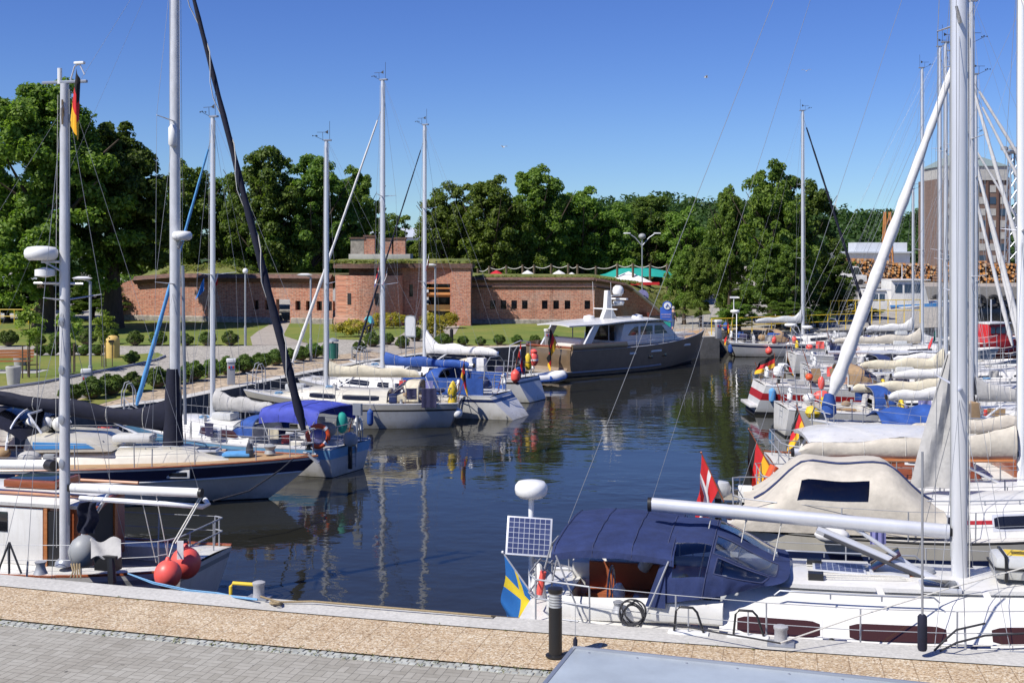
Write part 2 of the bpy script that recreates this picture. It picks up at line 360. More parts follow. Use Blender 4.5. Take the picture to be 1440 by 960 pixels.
def brickm(name, c1, c2, mort, bw=.30, rh=.105, stain=True):
    m, nt, b = newmat(name); M[name] = m
    g = N(nt, 'ShaderNodeNewGeometry').outputs['Position']
    s = N(nt, 'ShaderNodeSeparateXYZ'); nt.links.new(g, s.inputs[0])
    ad = N(nt, 'ShaderNodeMath', operation='MULTIPLY_ADD'); ad.inputs[1].default_value = .9; nt.links.new(s.outputs[1], ad.inputs[0]); nt.links.new(s.outputs[0], ad.inputs[2])
    cb = N(nt, 'ShaderNodeCombineXYZ'); nt.links.new(ad.outputs[0], cb.inputs[0]); nt.links.new(s.outputs[2], cb.inputs[1])
    br = N(nt, 'ShaderNodeTexBrick'); br.inputs['Scale'].default_value = 1; br.inputs['Brick Width'].default_value = bw; br.inputs['Row Height'].default_value = rh
    br.inputs['Mortar Size'].default_value = .012; br.inputs['Color1'].default_value = (*c1, 1); br.inputs['Color2'].default_value = (*c2, 1); br.inputs['Mortar'].default_value = (*mort, 1)
    nt.links.new(cb.outputs[0], br.inputs['Vector'])
    vc = N(nt, 'ShaderNodeTexNoise'); vc.inputs['Scale'].default_value = 6.5; vc.inputs['Detail'].default_value = 3; nt.links.new(cb.outputs[0], vc.inputs['Vector'])
    c = mixc(nt, 1., br.outputs[0], ramp(nt, vc.outputs['Fac'], [(.3, (.62, .58, .55)), (.5, (1, 1, 1)), (.72, (1.25, 1.15, 1.05))]), 'MULTIPLY')
    if stain:
        f = nz(nt, cb.outputs[0], .35, 6, .7)
        c = mixc(nt, ramp(nt, f, [(.50, 0.), (.66, .55)]), c, (.40, .33, .28))
        f2 = nz(nt, cb.outputs[0], .23, 5, .65); c = mixc(nt, ramp(nt, f2, [(.56, 0.), (.70, .55)]), c, (.075, .045, .035))
    if stain:
        mp = N(nt, 'ShaderNodeMapping'); mp.inputs['Scale'].default_value = (1.6, .12, 1); nt.links.new(cb.outputs[0], mp.inputs[0])
        c = mixc(nt, ramp(nt, nz(nt, mp.outputs[0], 1., 5, .7), [(.54, 0.), (.72, .5)]), c, (.07, .045, .035))
    nt.links.new(c, b.inputs['Base Color']); b.inputs['Roughness'].default_value = .9; bump(nt, br.outputs['Fac'], b, -.4, .02)
brickm('brick', (.39, .128, .074), (.49, .21, .128), (.43, .34, .27))
brickm('brick_dark', (.10, .055, .045), (.15, .075, .055), (.14, .10, .08), stain=False)
brickm('brick_far', (.15, .105, .085), (.19, .13, .105), (.18, .145, .125), .8, .4, stain=False)
def leafm(name, cols, rough=.55, tr=.3):
    m, nt, b = newmat(name); M[name] = m; out = nt.nodes['Material Output']
    g = N(nt, 'ShaderNodeNewGeometry'); oi = N(nt, 'ShaderNodeObjectInfo')
    n = len(cols); c = ramp(nt, g.outputs['Random Per Island'], [(i / (n - 1), q) for i, q in enumerate(cols)])
    hsv = N(nt, 'ShaderNodeHueSaturation'); nt.links.new(c, hsv.inputs['Color'])
    va = N(nt, 'ShaderNodeMapRange'); va.inputs['To Min'].default_value = .75; va.inputs['To Max'].default_value = 1.25; nt.links.new(oi.outputs['Random'], va.inputs[0]); nt.links.new(va.outputs[0], hsv.inputs['Value'])
    vh = N(nt, 'ShaderNodeMapRange'); vh.inputs['To Min'].default_value = .485; vh.inputs['To Max'].default_value = .51; nt.links.new(oi.outputs['Random'], vh.inputs[0]); nt.links.new(vh.outputs[0], hsv.inputs['Hue'])
    b.inputs['Roughness'].default_value = rough; b.inputs['Specular IOR Level'].default_value = .3; nt.links.new(hsv.outputs[0], b.inputs['Base Color'])
    t = N(nt, 'ShaderNodeBsdfTranslucent'); br = mixc(nt, 1., hsv.outputs[0], (1.35, 1.5, .7), 'MULTIPLY'); nt.links.new(br, t.inputs[0])
    x = N(nt, 'ShaderNodeMixShader'); x.inputs[0].default_value = tr + .12; nt.links.new(b.outputs[0], x.inputs[1]); nt.links.new(t.outputs[0], x.inputs[2]); nt.links.new(x.outputs[0], out.inputs['Surface'])
leafm('leaf', [(.060, .105, .020), (.10, .17, .026), (.155, .235, .035), (.22, .30, .05)])
leafm('leaf_light', [(.065, .11, .02), (.11, .175, .028), (.16, .235, .038), (.21, .29, .05)])
leafm('leaf_dark', [(.045, .085, .018), (.08, .14, .024), (.125, .195, .031), (.18, .255, .042)])
leafm('leaf_box', [(.055, .10, .02), (.10, .165, .03), (.15, .225, .04)], tr=.25)
leafm('leaf_yellow', [(.30, .24, .03), (.42, .34, .04), (.16, .19, .03), (.52, .42, .06)])
leafm('leaf_young', [(.13, .20, .03), (.20, .28, .045), (.26, .33, .06)])
leafm('leaf_grass', [(.13, .17, .04), (.20, .22, .06), (.28, .26, .09), (.10, .15, .03)], tr=.3)
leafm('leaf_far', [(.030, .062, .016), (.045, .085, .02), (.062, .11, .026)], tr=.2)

# ================================================================ ground, water, quays
def poly(name, pts, z, mat, kind='structure', uv=None):
    from mathutils.geometry import delaunay_2d_cdt
    n = len(pts); vs, _, fs, _, _, _ = delaunay_2d_cdt([Vector((p[0], p[1])) for p in pts], [(i, (i + 1) % n) for i in range(n)], [], 1, 1e-5)
    me = bpy.data.meshes.new(name); me.from_pydata([(v.x, v.y, z) for v in vs], [], fs); me.materials.append(M[mat])
    if me.polygons and me.polygons[0].normal.z < 0: me.flip_normals()
    o = bpy.data.objects.new(name, me); COL.objects.link(o); tag(o, kind=kind); return o
poly('ground', [(-3000, -200), (3000, -200), (3000, 4000), (-3000, 4000)], -3.0, 'seabed')
poly('water', [(-60, 10), (420, 5), (420, 330), (-60, 330)], 0.0, 'water')
def edge(x):
    if x < -8.44: return 19.7 - .31 * (x + 8.44)
    if x > 6.78: return 15.84 - .20 * (x - 6.78)
    return 17.36 - .2478 * x + .00349 * x * x
NQ = []
xs = list(np.arange(-30, 40.01, .5))
acc = 0
for i, x in enumerate(xs):
    if i: acc += math.hypot(.5, edge(x) - edge(xs[i - 1]))
    dx = edge(x + .05) - edge(x - .05); n = Vector((-dx / .1, 1)).normalized(); NQ.append((Vector((x, edge(x))), n, acc))
def strip(name, o0, o1, z, mat, drop=None):
    b = MB(); uvs = []
    for p, n, a in NQ:
        for o in (o0, o1):
            q = p - n * o; b.v.append((q.x, q.y, z)); uvs.append((a, o))
    k = 2
    if drop is not None:
        b2 = [(p, n, a) for p, n, a in NQ]; base = len(b.v)
        for p, n, a in b2: b.v.append((p.x, p.y, drop)); uvs.append((a, -2))
    for i in range(len(NQ) - 1):
        b.f.append((2 * i, 2 * i + 1, 2 * i + 3, 2 * i + 2)); b.m.append(0)
        if drop is not None: b.f.append((2 * i, 2 * i + 2, base + i + 1, base + i)); b.m.append(1)
    mats = [mat] if drop is None else [mat, 'quay_wall']
    o = b.build(name, mats, smooth=False, fix=False); l = o.data.uv_layers.new(name='UVMap')
    for lp in o.data.loops: l.data[lp.index].uv = uvs[lp.vertex_index]
    return tag(o, kind='structure')
strip('quay_kerb', 0, .56, QZ, 'kerbstone', drop=-3.)
strip('quay_tile_path', .56, 1.96, QZ - .012, 'aggregate')
strip('quay_pavement', 1.96, 22, QZ - .03, 'pavers')
# the row of split granite setts between tiles and pavers
b = MB()
for p, n, a in NQ:
    if not -9 < p.x < 4: continue
    t = Vector((n.y, -n.x))
    for q in range(5):
        for r in range(2):
            c = p + t * (q * .102 + random.uniform(-.012, .012) + r * .05) - n * (2.02 + r * .10 + random.uniform(-.008, .008))
            w_, h_ = random.uniform(.082, .097), random.uniform(.08, .093)
            b.box((c.x, c.y, QZ - .043 + random.uniform(-.005, .005)), (w_, h_, .05), 0, math.atan2(t.y, t.x) + random.uniform(-.12, .12))
mk('sett_stone', (.40, .41, .37), .8, var=.4, scale=7)
tag(b.build('sett_border', 'sett_stone', bev=.012), kind='structure')
WEED = [(p - n * random.choice((1.95, 2.0, 2.14, 2.16, .57, 2.07)) + Vector((random.uniform(-.2, .2), random.uniform(-.02, .02)))) for p, n, a in NQ if -9 < p.x < 4 for _ in range(9)]

# left promenade, basin rim and everything behind: one land sheet with a wall along the water
RIM = [(-27, 25.2), (-23, 32), (-16.6, 36.0), (-11.9, 43.4), (-9.3, 51.5), (-6.8, 58.6), (-4.6, 62.4), (-1.1, 66.3), (4.6, 70.2), (11.8, 75), (13.1, 75.4), (13.5, 79.8), (21, 81), (31, 85), (36, 100), (44, 122), (50, 139)]
def wall_strip(name, pts, z0, z1, mat, lip=.25):
    b = MB()
    for (x0, y0), (x1, y1) in zip(pts, pts[1:]):
        b.add([(x0, y0, z0), (x1, y1, z0), (x1, y1, z1), (x0, y0, z1)], [(0, 1, 2, 3)])
    return tag(b.build(name, mat, smooth=False, fix=False), kind='structure')
wall_strip('basin_wall', RIM, -3, QZ, 'quay_wall')
poly('promenade_ground', RIM + [(50, 600), (-400, 600), (-400, 25.2)], QZ, 'setts')
# pale coping along the basin rim
def offset_line(pts, d):
    out = []
    for i, p in enumerate(pts):
        a = Vector(pts[max(0, i - 1)]); c = Vector(pts[min(len(pts) - 1, i + 1)]); t = (c - a).normalized(); out.append((p[0] - t.y * d, p[1] + t.x * d))
    return out
def band(name, pts, d0, d1, z, mat):
    a = offset_line(pts, d0); c = offset_line(pts, d1); b = MB()
    for i in range(len(pts) - 1): b.add([(*a[i], z), (*a[i + 1], z), (*c[i + 1], z), (*c[i], z)], [(0, 1, 2, 3)])
    return tag(b.build(name, mat, smooth=False), kind='structure')
band('basin_coping', RIM[:13], 0, .6, QZ + .010, 'kerbstone')
band('sandy_footpath', RIM[:13], .6, 3.6, QZ + .005, 'sand_paving')
def ppoly(name, px, z, mat): return poly(name, [PZ(x, y, QZ)[:2] for x, y in px], z, mat)
ppoly('lawn', [(-700, 486), (355, 486), (352, 474), (362, 466), (391, 450), (-500, 448)], QZ + .006, 'lawn').name = 'lawn'
ppoly('lawn', [(436, 484), (398, 472), (410, 450), (660, 450), (660, 474), (560, 474), (520, 479), (478, 477)], QZ + .011, 'lawn')
ppoly('lawn', [(592, 489), (640, 487), (760, 484), (870, 480), (925, 478), (925, 449), (655, 449), (640, 470)], QZ + .016, 'lawn')
ppoly('lawn', [(-300, 566), (0, 545), (60, 537), (130, 523), (190, 512), (220, 505), (231, 500), (222, 496), (180, 499), (100, 500), (0, 500), (-200, 499)], QZ + .012, 'lawn')
ppoly('garden_path', [(436, 484), (398, 472), (410, 450), (391, 450), (362, 466), (352, 474), (355, 486)], QZ + .008, 'path_gravel')
ppoly('garden_path', [(556, 500), (590, 489), (640, 470), (650, 452), (590, 452), (560, 474), (520, 479), (500, 492)], QZ + .021, 'path_gravel')
b = MB(); kl = [(-60, 549), (0, 545.5), (60, 537.5), (130, 523.5), (190, 512.5), (220, 505.5), (232, 500.5)]
b.tube([PZ(x, y, QZ + .05) for x, y in kl], .07, 6, 0); tag(b.build('lawn_kerb', 'granite'), kind='structure')
band('grass_verge', [PZ(x, y, QZ)[:2] for x, y in [(60, 583), (120, 568), (190, 549), (250, 536), (300, 526), (360, 514), (410, 504), (450, 498)]], -.55, .75, QZ + .013, 'lawn')

# ================================================================ far bank on the right
FQ = [(36, 136), (60, 134.5), (90, 132.5), (150, 129)]
wall_strip('far_quay_wall', [(20, 138)] + FQ, -3, 2.8, 'quay_pale')
poly('far_quay', [(20, 138)] + FQ + [(400, 115), (400, 900), (20, 900)], 2.8, 'path_gravel')
# wooded hill beyond the harbour
def hillz(x, y):
    return 2.2 + 17 * sm(-120, 40, x) * (1 - .40 * sm(220, 420, x)) * sm(330, 470, y) * (1 + .15 * math.sin(x * .03) + .08 * math.sin(x * .11 + 2))
b = MB(); b.grid(lambda u, v: (lerp(-500, 700, u), lerp(320, 800, v), hillz(lerp(-500, 700, u), lerp(320, 800, v))), 60, 12)
tag(b.build('hills', 'hill_green', fix=False), kind='structure')
# ================================================================ foliage
def leafcloud(clumps, size, mat, per=None, flat=.6, name='crown', mesh_only=True):
    """clumps: (centre, radius, count). Every leaf is a small bent quad scattered through its clump."""
    V = []; nq = 0
    cs = np.concatenate([np.repeat(np.array([[*c, r]], dtype=float), k, 0) for c, r, k in clumps]); n = len(cs)
    d = RNG.normal(size=(n, 3)); d /= np.linalg.norm(d, axis=1)[:, None]; d[:, 2] = np.where(d[:, 2] < -.5, -d[:, 2], d[:, 2])
    rad = cs[:, 3] * (RNG.random(n) ** .45)
    p = cs[:, :3] + d * rad[:, None] * np.array([1, 1, .8])
    nn = d * .8 + RNG.normal(size=(n, 3)) * .55 + np.array([0, 0, .35]); nn /= np.linalg.norm(nn, axis=1)[:, None]
    t = np.cross(nn, RNG.normal(size=(n, 3))); t /= np.linalg.norm(t, axis=1)[:, None]; u = np.cross(nn, t)
    s = size * (.6 + .8 * RNG.random(n))[:, None]
    q = np.stack([p - t * s * .5, p + u * s * flat * .5 + nn * s * .1, p + t * s * .62, p - u * s * flat * .5 + nn * s * .1], 1).reshape(-1, 3)
    me = bpy.data.meshes.new(name); me.vertices.add(4 * n); me.vertices.foreach_set('co', q.astype(np.float32).ravel())
    me.loops.add(4 * n); me.loops.foreach_set('vertex_index', np.arange(4 * n, dtype=np.int32)); me.polygons.add(n)
    me.polygons.foreach_set('loop_start', np.arange(0, 4 * n, 4, dtype=np.int32)); me.polygons.foreach_set('loop_total', np.full(n, 4, dtype=np.int32))
    me.materials.append(M[mat]); me.update(calc_edges=True); me.validate(); return me
def crown_clumps(w, h, z0, nclump, leaves, seed, low=.0):
    r = random.Random(seed); out = []; lobes = []
    for i in range(9):
        a = r.uniform(0, 2 * PI); z = r.uniform(.18, .86); rr = math.sin(min(1, z * 1.1 + .12) * PI) ** .6
        k = r.uniform(.30, .56) * rr; lobes.append((math.cos(a) * w * .5 * k, math.sin(a) * w * .5 * k, z0 + h * z, w * r.uniform(.17, .30)))
    lobes.append((0, 0, z0 + h * .86, w * .17)); lobes.append((w * .06, 0, z0 + h * .5, w * .34))
    for i in range(nclump):
        x, y, z, R = r.choice(lobes); d = Vector((r.gauss(0, 1), r.gauss(0, 1), r.gauss(0, .9))).normalized()
        c = Vector((x, y, z)) + d * R * r.uniform(.72, 1.08); c.z = min(c.z, z0 + h * 1.02)
        if c.z < z0 + low: continue
        out.append((c, r.uniform(.5, .95) * (w / 11), int(leaves * r.uniform(.6, 1.4))))
    return out
def trunk_mesh(h, r, w, seed):
    q = random.Random(seed); b = MB(); p = [Vector((0, 0, -.2))]
    for i in range(1, 6): p.append(Vector((q.uniform(-.2, .2) * i * .35, q.uniform(-.2, .2) * i * .35, h * i / 5)))
    b.tube(p, lambda t: r * (1.25 - .9 * t) if t > .05 else r * 1.6, 9)
    for i in range(9):
        s = p[2].lerp(p[5], q.random() * .8); a = q.uniform(0, 2 * PI); L = w * q.uniform(.22, .42)
        m = s + Vector((math.cos(a), math.sin(a), .9)) * L * .5; e = s + Vector((math.cos(a) * 1.05, math.sin(a) * 1.05, .75 + q.random() * .5)) * L
        b.tube([s, m, e], lambda t: r * .42 * (1 - .8 * t), 6)
    return b.mesh('trunk', 'bark')
PROTO = []
for i, (mat, nc, lv) in enumerate([('leaf', 200, 190), ('leaf_dark', 210, 190), ('leaf_light', 180, 190), ('leaf', 170, 190)]):
    cl = crown_clumps(10.5, 10.5, 1.6, nc, lv, 40 + i)
    PROTO.append((leafcloud(cl, .27, mat), trunk_mesh(8.5, .30, 10, i)))
def tree(name, label, x, y, h, w, proto, rz, z=QZ, group=None, cat='tree'):
    t = thing(name, label, cat, (x, y, z), rz, group); t.scale = (w / 11.5, w / 11.5, h / 12.4)
    for nm, me in (('crown', PROTO[proto][0]), ('trunk', PROTO[proto][1])):
        o = bpy.data.objects.new(nm, me); COL.objects.link(o); o.parent = t
    return t
# the two giants on the left, leaf by leaf
def giant(label, x, y, h, w, seed, mat):
    t = thing('giant_tree', label, 'tree', (x, y, QZ))
    cl = crown_clumps(w, h - 1.5, 1.3, 460, 190, seed); o = bpy.data.objects.new('crown', leafcloud(cl, .28, mat)); COL.objects.link(o); o.parent = t
    o = bpy.data.objects.new('trunk', trunk_mesh(h * .7, .55, w, seed)); COL.objects.link(o); o.parent = t
giant('tallest broad dark green tree left of the fort, rising behind the wooden-wheelhouse boat mast', XD(62, 80), 80, 16.2, 12.5, 5, 'leaf')
giant('big dark green tree with black trunk standing at the left end of the fort wall', XD(158, 84), 84, 15.0, 8.8, 6, 'leaf_dark')
def treepx(name, label, px, top, D, wpx, proto, z=QZ, group=None):
    h = ZD(top, D) - z; tree(name, label, XD(px, D), D, h, wpx * 1.5 * D / F, proto, random.uniform(0, 6), z, group)
TL = [(-22, 205, 92, 120, 1), (262, 226, 108, 100, 0), (318, 250, 112, 80, 1), (374, 212, 106, 112, 1), (440, 222, 108, 118, 1), (497, 236, 112, 86, 0), (552, 305, 125, 78, 2),
      (632, 262, 112, 100, 2), (692, 248, 110, 104, 0), (757, 233, 114, 112, 0), (818, 264, 118, 104, 0), (868, 290, 120, 84, 2), (912, 278, 128, 108, 1), (962, 292, 122, 80, 0)]
for i, (px, tp, D, wp, pr) in enumerate(TL):
    treepx('leafy_tree', ('dense green tree at far left behind the giant trees' if i == 0 else ORD[i - 1] + ' from the left of the green trees in the row behind the brick fort'), px, tp, D, wp, pr, group='trees behind the brick fort' if i else None)
TR = [(1084, 228, 88, 106, 0, 'tall full green tree right of the fort, highest of its clump'), (1026, 262, 91, 62, 0, 'green tree left of the tallest tree in the clump right of the fort'), (1122, 252, 92, 100, 1, 'dark green tree right of the tallest tree, behind the single moored sailboat mast'),
      (1094, 345, 84, 80, 1, 'low spreading dark tree overhanging the quay behind the far sailboat'), (985, 350, 85, 50, 2, 'bright green bushy tree beside the blue information board'), (962, 356, 88, 56, 2, 'light green leafy tree at the right end of the fort embankment'),
      (1160, 345, 100, 80, 1, 'dark green low tree at the right edge of the clump by the container yard')]
for px, tp, D, wp, pr, lb in TR: treepx('leafy_tree', lb, px, tp, D, wp, pr)
UL = [(10, 402, 92, 90), (70, 396, 96, 100), (130, 398, 93, 90), (205, 330, 110, 90), (258, 318, 113, 90), (345, 318, 116, 100), (420, 318, 118, 100), (480, 325, 120, 90), (590, 340, 128, 90), (660, 335, 126, 100), (740, 332, 128, 110), (810, 335, 128, 100), (880, 338, 134, 100), (950, 345, 132, 90)]
for i, (px, tp, D, wp) in enumerate(UL):
    treepx('shrub_tree', 'low dark undergrowth tree, ' + ORD[i] + ' from the left under the tall trees behind the fort', px, tp, D, wp, 1, group='undergrowth trees behind the fort')
for i, (px, tp, D, wp, pr) in enumerate([(1125, 398, 97, 62, 1), (1158, 404, 99, 50, 1), (1042, 400, 97, 70, 1), (1182, 408, 93, 46, 1), (1150, 430, 84.5, 50, 0), (1212, 432, 98, 52, 2), (1108, 425, 81.5, 60, 1), (1040, 425, 79.5, 60, 0)]):
    treepx('wild_shrub', ['dark shrub filling the shade under the tree clump left of the single far mast', 'dark shrub behind the single far mast at the edge of the tree clump', 'dark shrub in the shade behind the far sailboat gantry', 'dark shrub on the bank right of the single moored mast', 'green shrub behind the bow of the far quay sailboat', 'yellow-green shrub behind the yellow railing', 'dark bush overhanging behind the far quay sailboat cockpit', 'leafy bush between the walking man and the far sailboat stern'][i], px, tp, D, wp, pr)
# wooded hillside far away: one mass
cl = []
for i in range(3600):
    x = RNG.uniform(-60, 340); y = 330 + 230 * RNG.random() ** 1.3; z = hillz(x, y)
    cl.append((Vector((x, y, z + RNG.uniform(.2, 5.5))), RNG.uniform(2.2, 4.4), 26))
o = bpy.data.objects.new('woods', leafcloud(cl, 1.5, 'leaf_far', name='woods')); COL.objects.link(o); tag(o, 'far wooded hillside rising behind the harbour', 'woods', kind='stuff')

o = bpy.data.objects.new('weeds', leafcloud([(Vector((q.x, q.y, QZ - .012)), random.uniform(.012, .035), random.randint(4, 12)) for q in WEED], .022, 'leaf_grass', flat=.4, name='weeds')); COL.objects.link(o); tag(o, 'small weeds and moss growing in the joints of the sett border', 'weeds', kind='stuff')
# clipped round bushes
def bush_mesh(r, n, mat, leaf=.085):
    c = [(Vector((0, 0, r * .80)), r, n)]
    for i in range(26):
        d = Vector((RNG.normal(), RNG.normal(), abs(RNG.normal()) * .9 - .25)).normalized(); c.append((Vector((0, 0, r * .82)) + d * r * .85, r * .28, n // 22))
    return leafcloud(c, leaf, mat)
BM = [bush_mesh(.66, 3600, 'leaf_box', .10), bush_mesh(.63, 3600, 'leaf_box', .10)]
core = MB(); core.ball((0, 0, .50), .52, 0, 12, 1, 1, .9); CORE = core.mesh('dark_core', 'soil')  # solid dark ball in place of twigs, filling each bush
def bush(label, px, py, wpx, group, i):
    p = PZ(px, py); s = wpx * p.y / F / 1.24
    t = thing('clipped_bush', label, 'bush', p, random.uniform(0, 6), group); t.scale = (s, s, s * random.uniform(.9, 1.0))
    for nm, me in (('foliage', BM[i % 2]), ('dark_core', CORE)):
        o = bpy.data.objects.new(nm, me); COL.objects.link(o); o.parent = t
HR = [(99, 566, 30), (130, 561, 36), (157, 556, 34), (188, 551, 33), (222, 546, 32), (247, 540, 30), (272, 536, 33), (298, 531, 30), (321, 527, 29), (345, 524, 30), (367, 519, 27), (388, 514, 26), (405, 511, 24), (423, 508, 24), (441, 504, 24), (457, 501, 20)]
for i, (x, y, w_) in enumerate(HR): bush('round clipped bush in the hedge row along the sandy quay path, %s from the left' % ORD[i], x, y, w_, 'bushes along the quay path', i)
LB = [(12, 487, 24), (55, 486, 18), (82, 486, 22), (123, 486, 26), (153, 484, 24), (190, 486, 23), (222, 486, 23), (262, 486, 20), (292, 486, 23), (324, 486, 23)]
for i, (x, y, w_) in enumerate(LB): bush('round clipped bush on the back lawn beside the setts road, %s from the left' % ORD[i], x, y, w_, 'bushes on the back lawn edge', i)
IB = [(57, 500, 17), (74, 500, 20), (99, 500, 20), (118, 500, 18), (138, 500, 18), (185, 512, 21)]
for i, (x, y, w_) in enumerate(IB): bush('small round bush on the grass island with young trees, %s from the left' % ORD[i], x, y, w_, 'bushes on the grass island', i)
RB = [(506, 495, 18), (524, 488, 23), (545, 485, 18), (566, 490, 20), (585, 480, 22), (623, 489, 24), (651, 486, 15), (676, 486, 15), (702, 485, 16), (727, 484, 16), (752, 483, 14), (780, 482, 13)]
for i, (x, y, w_) in enumerate(RB): bush('round clipped bush on the lawn edge before the fort gate, %s from the left' % ORD[i], x, y, w_, 'bushes by the fort gate lawn', i)
# yellow flowering shrubs
def mound(name, label, cat, p, w, d, h, mat, n, leaf=.12):
    cl = [(Vector((RNG.uniform(-w / 2, w / 2), RNG.uniform(-d / 2, d / 2), RNG.uniform(.2, h * .8))), h * .3, n // 24) for i in range(24)]
    o = bpy.data.objects.new(name, leafcloud(cl, leaf, mat)); COL.objects.link(o); o.location = p; tag(o, label, cat)
mound('flowering_shrub', 'yellow-green flowering hedge below the round brick bastion', 'hedge', PZ(495, 474), 2.6, 1.1, 1.15, 'leaf_yellow', 2600)
mound('flowering_shrub', 'yellow-green hedge behind the cyclist by the fort entrance', 'hedge', PZ(545, 462), 2.6, 1.1, 1.2, 'leaf_yellow', 2600)
mound('flowering_shrub', 'yellow-green hedge right of the tallest promenade lamp by the gate', 'hedge', PZ(622, 462), 1.9, 1., 1.2, 'leaf_yellow', 2000)
mound('flowering_shrub', 'tall bright yellow shrub beside the white information board', 'shrub', PZ(607, 479), 1.2, .8, 1.7, 'leaf_yellow', 2200)
# young staked trees on the island
yc = crown_clumps(1.6, 1.9, 1.35, 30, 40, 77)
YM = leafcloud([(c, .25, k) for c, r, k in yc], .14, 'leaf_young')
yt = MB(); yt.tube([(0, 0, 0), (.03, 0, .9), (0, .02, 1.8), (.02, 0, 2.4)], lambda t: .035 - .02 * t, 6); YT = yt.mesh('trunk', 'bark')
ys = MB(); ys.bar((0, 0, 0), (0, 0, 1.45), .03, 6); YS = ys.mesh('stake', 'soil')
yo = MB(); 
for i, (x, y, h, lb) in enumerate([(41, 531, 1., 'young staked tree nearest the wooden bench'), (99, 524, .95, 'young staked tree behind the bare-wood boat mast'), (149, 516, .85, 'young staked tree beside the yellow bin')]):
    p = PZ(x, y); t = thing('young_tree', lb, 'young tree', p, i * 1.3, 'young trees on the grass island'); t.scale = (h * .95,) * 3
    for nm, me, off in [('crown', YM, (0, 0, 0)), ('trunk', YT, (0, 0, 0))] + [('stake', YS, (.35 * math.cos(a), .35 * math.sin(a), 0)) for a in (0, 2.1, 4.2)]:
        o = bpy.data.objects.new(nm, me); COL.objects.link(o); o.parent = t; o.location = off
# ================================================================ the brick fort
fort = thing('brick_fort', 'long low red brick fort with round bastion, slit windows and grassy top', 'fort', (0, 0, 0))
def wall_with_holes(b, A, B, z0, z1, holes, thick, k=0, top=None):
    """vertical wall from A to B (ground points); holes = (u0,u1,za,zb) in metres along the wall; real openings with reveals"""
    A = Vector(A); B = Vector(B); L = (B - A).length; t = (B - A) / L; nrm = Vector((t.y, -t.x))
    us = sorted({0, L} | {u for h in holes for u in h[:2]} | ({q[0] for q in top} if top else set())); zs = sorted({z0, z1} | {z for h in holes for z in h[2:]})
    def tz(u):
        if not top: return z1
        for (a, za), (c, zc) in zip(top, top[1:]):
            if a <= u <= c: return lerp(za, zc, (u - a) / (c - a))
        return z1
    def P(u, z, d=0): q = A + t * u - nrm * d; return (q.x, q.y, min(z, tz(u)))
    for u0, u1 in zip(us, us[1:]):
        for a, c in zip(zs, zs[1:]):
            um, zm = (u0 + u1) / 2, (a + c) / 2
            if any(h[0] < um < h[1] and h[2] < zm < h[3] for h in holes): continue
            b.add([P(u0, a), P(u1, a), P(u1, c), P(u0, c)], [(0, 1, 2, 3)], k)
    for u0, u1, za, zb in holes:
        for q in ([(u0, za), (u0, zb)], [(u1, zb), (u1, za)], [(u0, zb), (u1, zb)], [(u1, za), (u0, za)]):
            b.add([P(*q[0]), P(*q[1]), P(*q[1], thick), P(*q[0], thick)], [(0, 1, 2, 3)], k)
    return A, t, nrm, L, P
def slit(parent, P, u0, u1, za, zb, mat='win'):
    b = MB(); b.add([P(u0, za, .32), P(u1, za, .32), P(u1, zb, .32), P(u0, zb, .32)], [(0, 1, 2, 3)]); 
    b.add([P(u0, za, .36), P(u1, za, .36), P(u1, zb, .36), P(u0, zb, .36)], [(0, 1, 2, 3)]); b.build('window', mat, parent)
    s = MB(); a = Vector(P(u0 - .05, za)); c = Vector(P(u1 + .05, za)); 
def berm(name, ring, z, top, zt, mat='rough_grass'):
    n = len(ring); zt = zt if hasattr(zt, '__len__') else [zt] * n; b = MB(); vs = [(x, y, z_) for (x, y), z_ in zip(ring, z)] + [(x, y, zq + random.uniform(-.06, .06)) for (x, y), zq in zip(top, zt)]
    b.add(vs, [(i, (i + 1) % n, n + (i + 1) % n, n + i) for i in range(n)] + [tuple(range(n, 2 * n))]); return tag(b.build(name, mat), kind='structure')
# left wall
wl0, wl1 = (XD(155, 94), 94), (XD(468, 88.2), 88.2)
Lw = math.hypot(wl1[0] - wl0[0], wl1[1] - wl0[1])
def uw(px, A, B):   # where the ray of a column meets the wall
    A = Vector(A); t = (Vector(B) - A).normalized(); s = (px - CX) / F
    return (s * A.y - A.x) / (t.x - s * t.y)
hl = []
for px in (360, 376, 419, 434, 449, 463): 
    u = uw(px, wl0, wl1); hl.append((u - .22, u + .22, 2.35, 3.05))
ud = uw(398, wl0, wl1); hl.append((ud - .58, ud + .58, QZ, 3.15))
b = MB(); A_, t_, n_, L_, P_ = wall_with_holes(b, wl0, wl1, QZ - .3, 4.85, hl, .5, top=[(0, 3.9), (Lw * .12, 4.6), (Lw * .3, 4.85), (Lw, 4.85)])
wl = b.build('wall', 'brick', fort, smooth=False, fix=False)
for h in hl[:-1]: slit(wl, P_, *h)
b = MB(); p = [Vector(P_(u, 9, -.0)) for u in (Lw * .12, Lw * .3, Lw * .6, Lw)]
for q0, q1 in zip(p, p[1:]):
    b.bar(q0 + Vector((0, -.22, -.12)), q1 + Vector((0, -.22, -.12)), .32, 4)
b.build('coping', 'brick_dark', fort, smooth=False)
b = MB(); q = Vector(P_(0, QZ)); e = Vector(P_(Lw, QZ)); n3 = Vector((n_.x, n_.y, 0))
b.add([q + n3 * .08, e + n3 * .08, e + n3 * .08 + Vector((0, 0, .35)), q + n3 * .08 + Vector((0, 0, .35)), q + Vector((0, 0, .45)), e + Vector((0, 0, .45))], [(0, 1, 2, 3), (3, 2, 5, 4)])
mk('rubble', (.30, .27, .23), .95, var=.5, scale=4); 
b.f.pop(); b.m.pop(); b.f.pop(); b.m.pop()
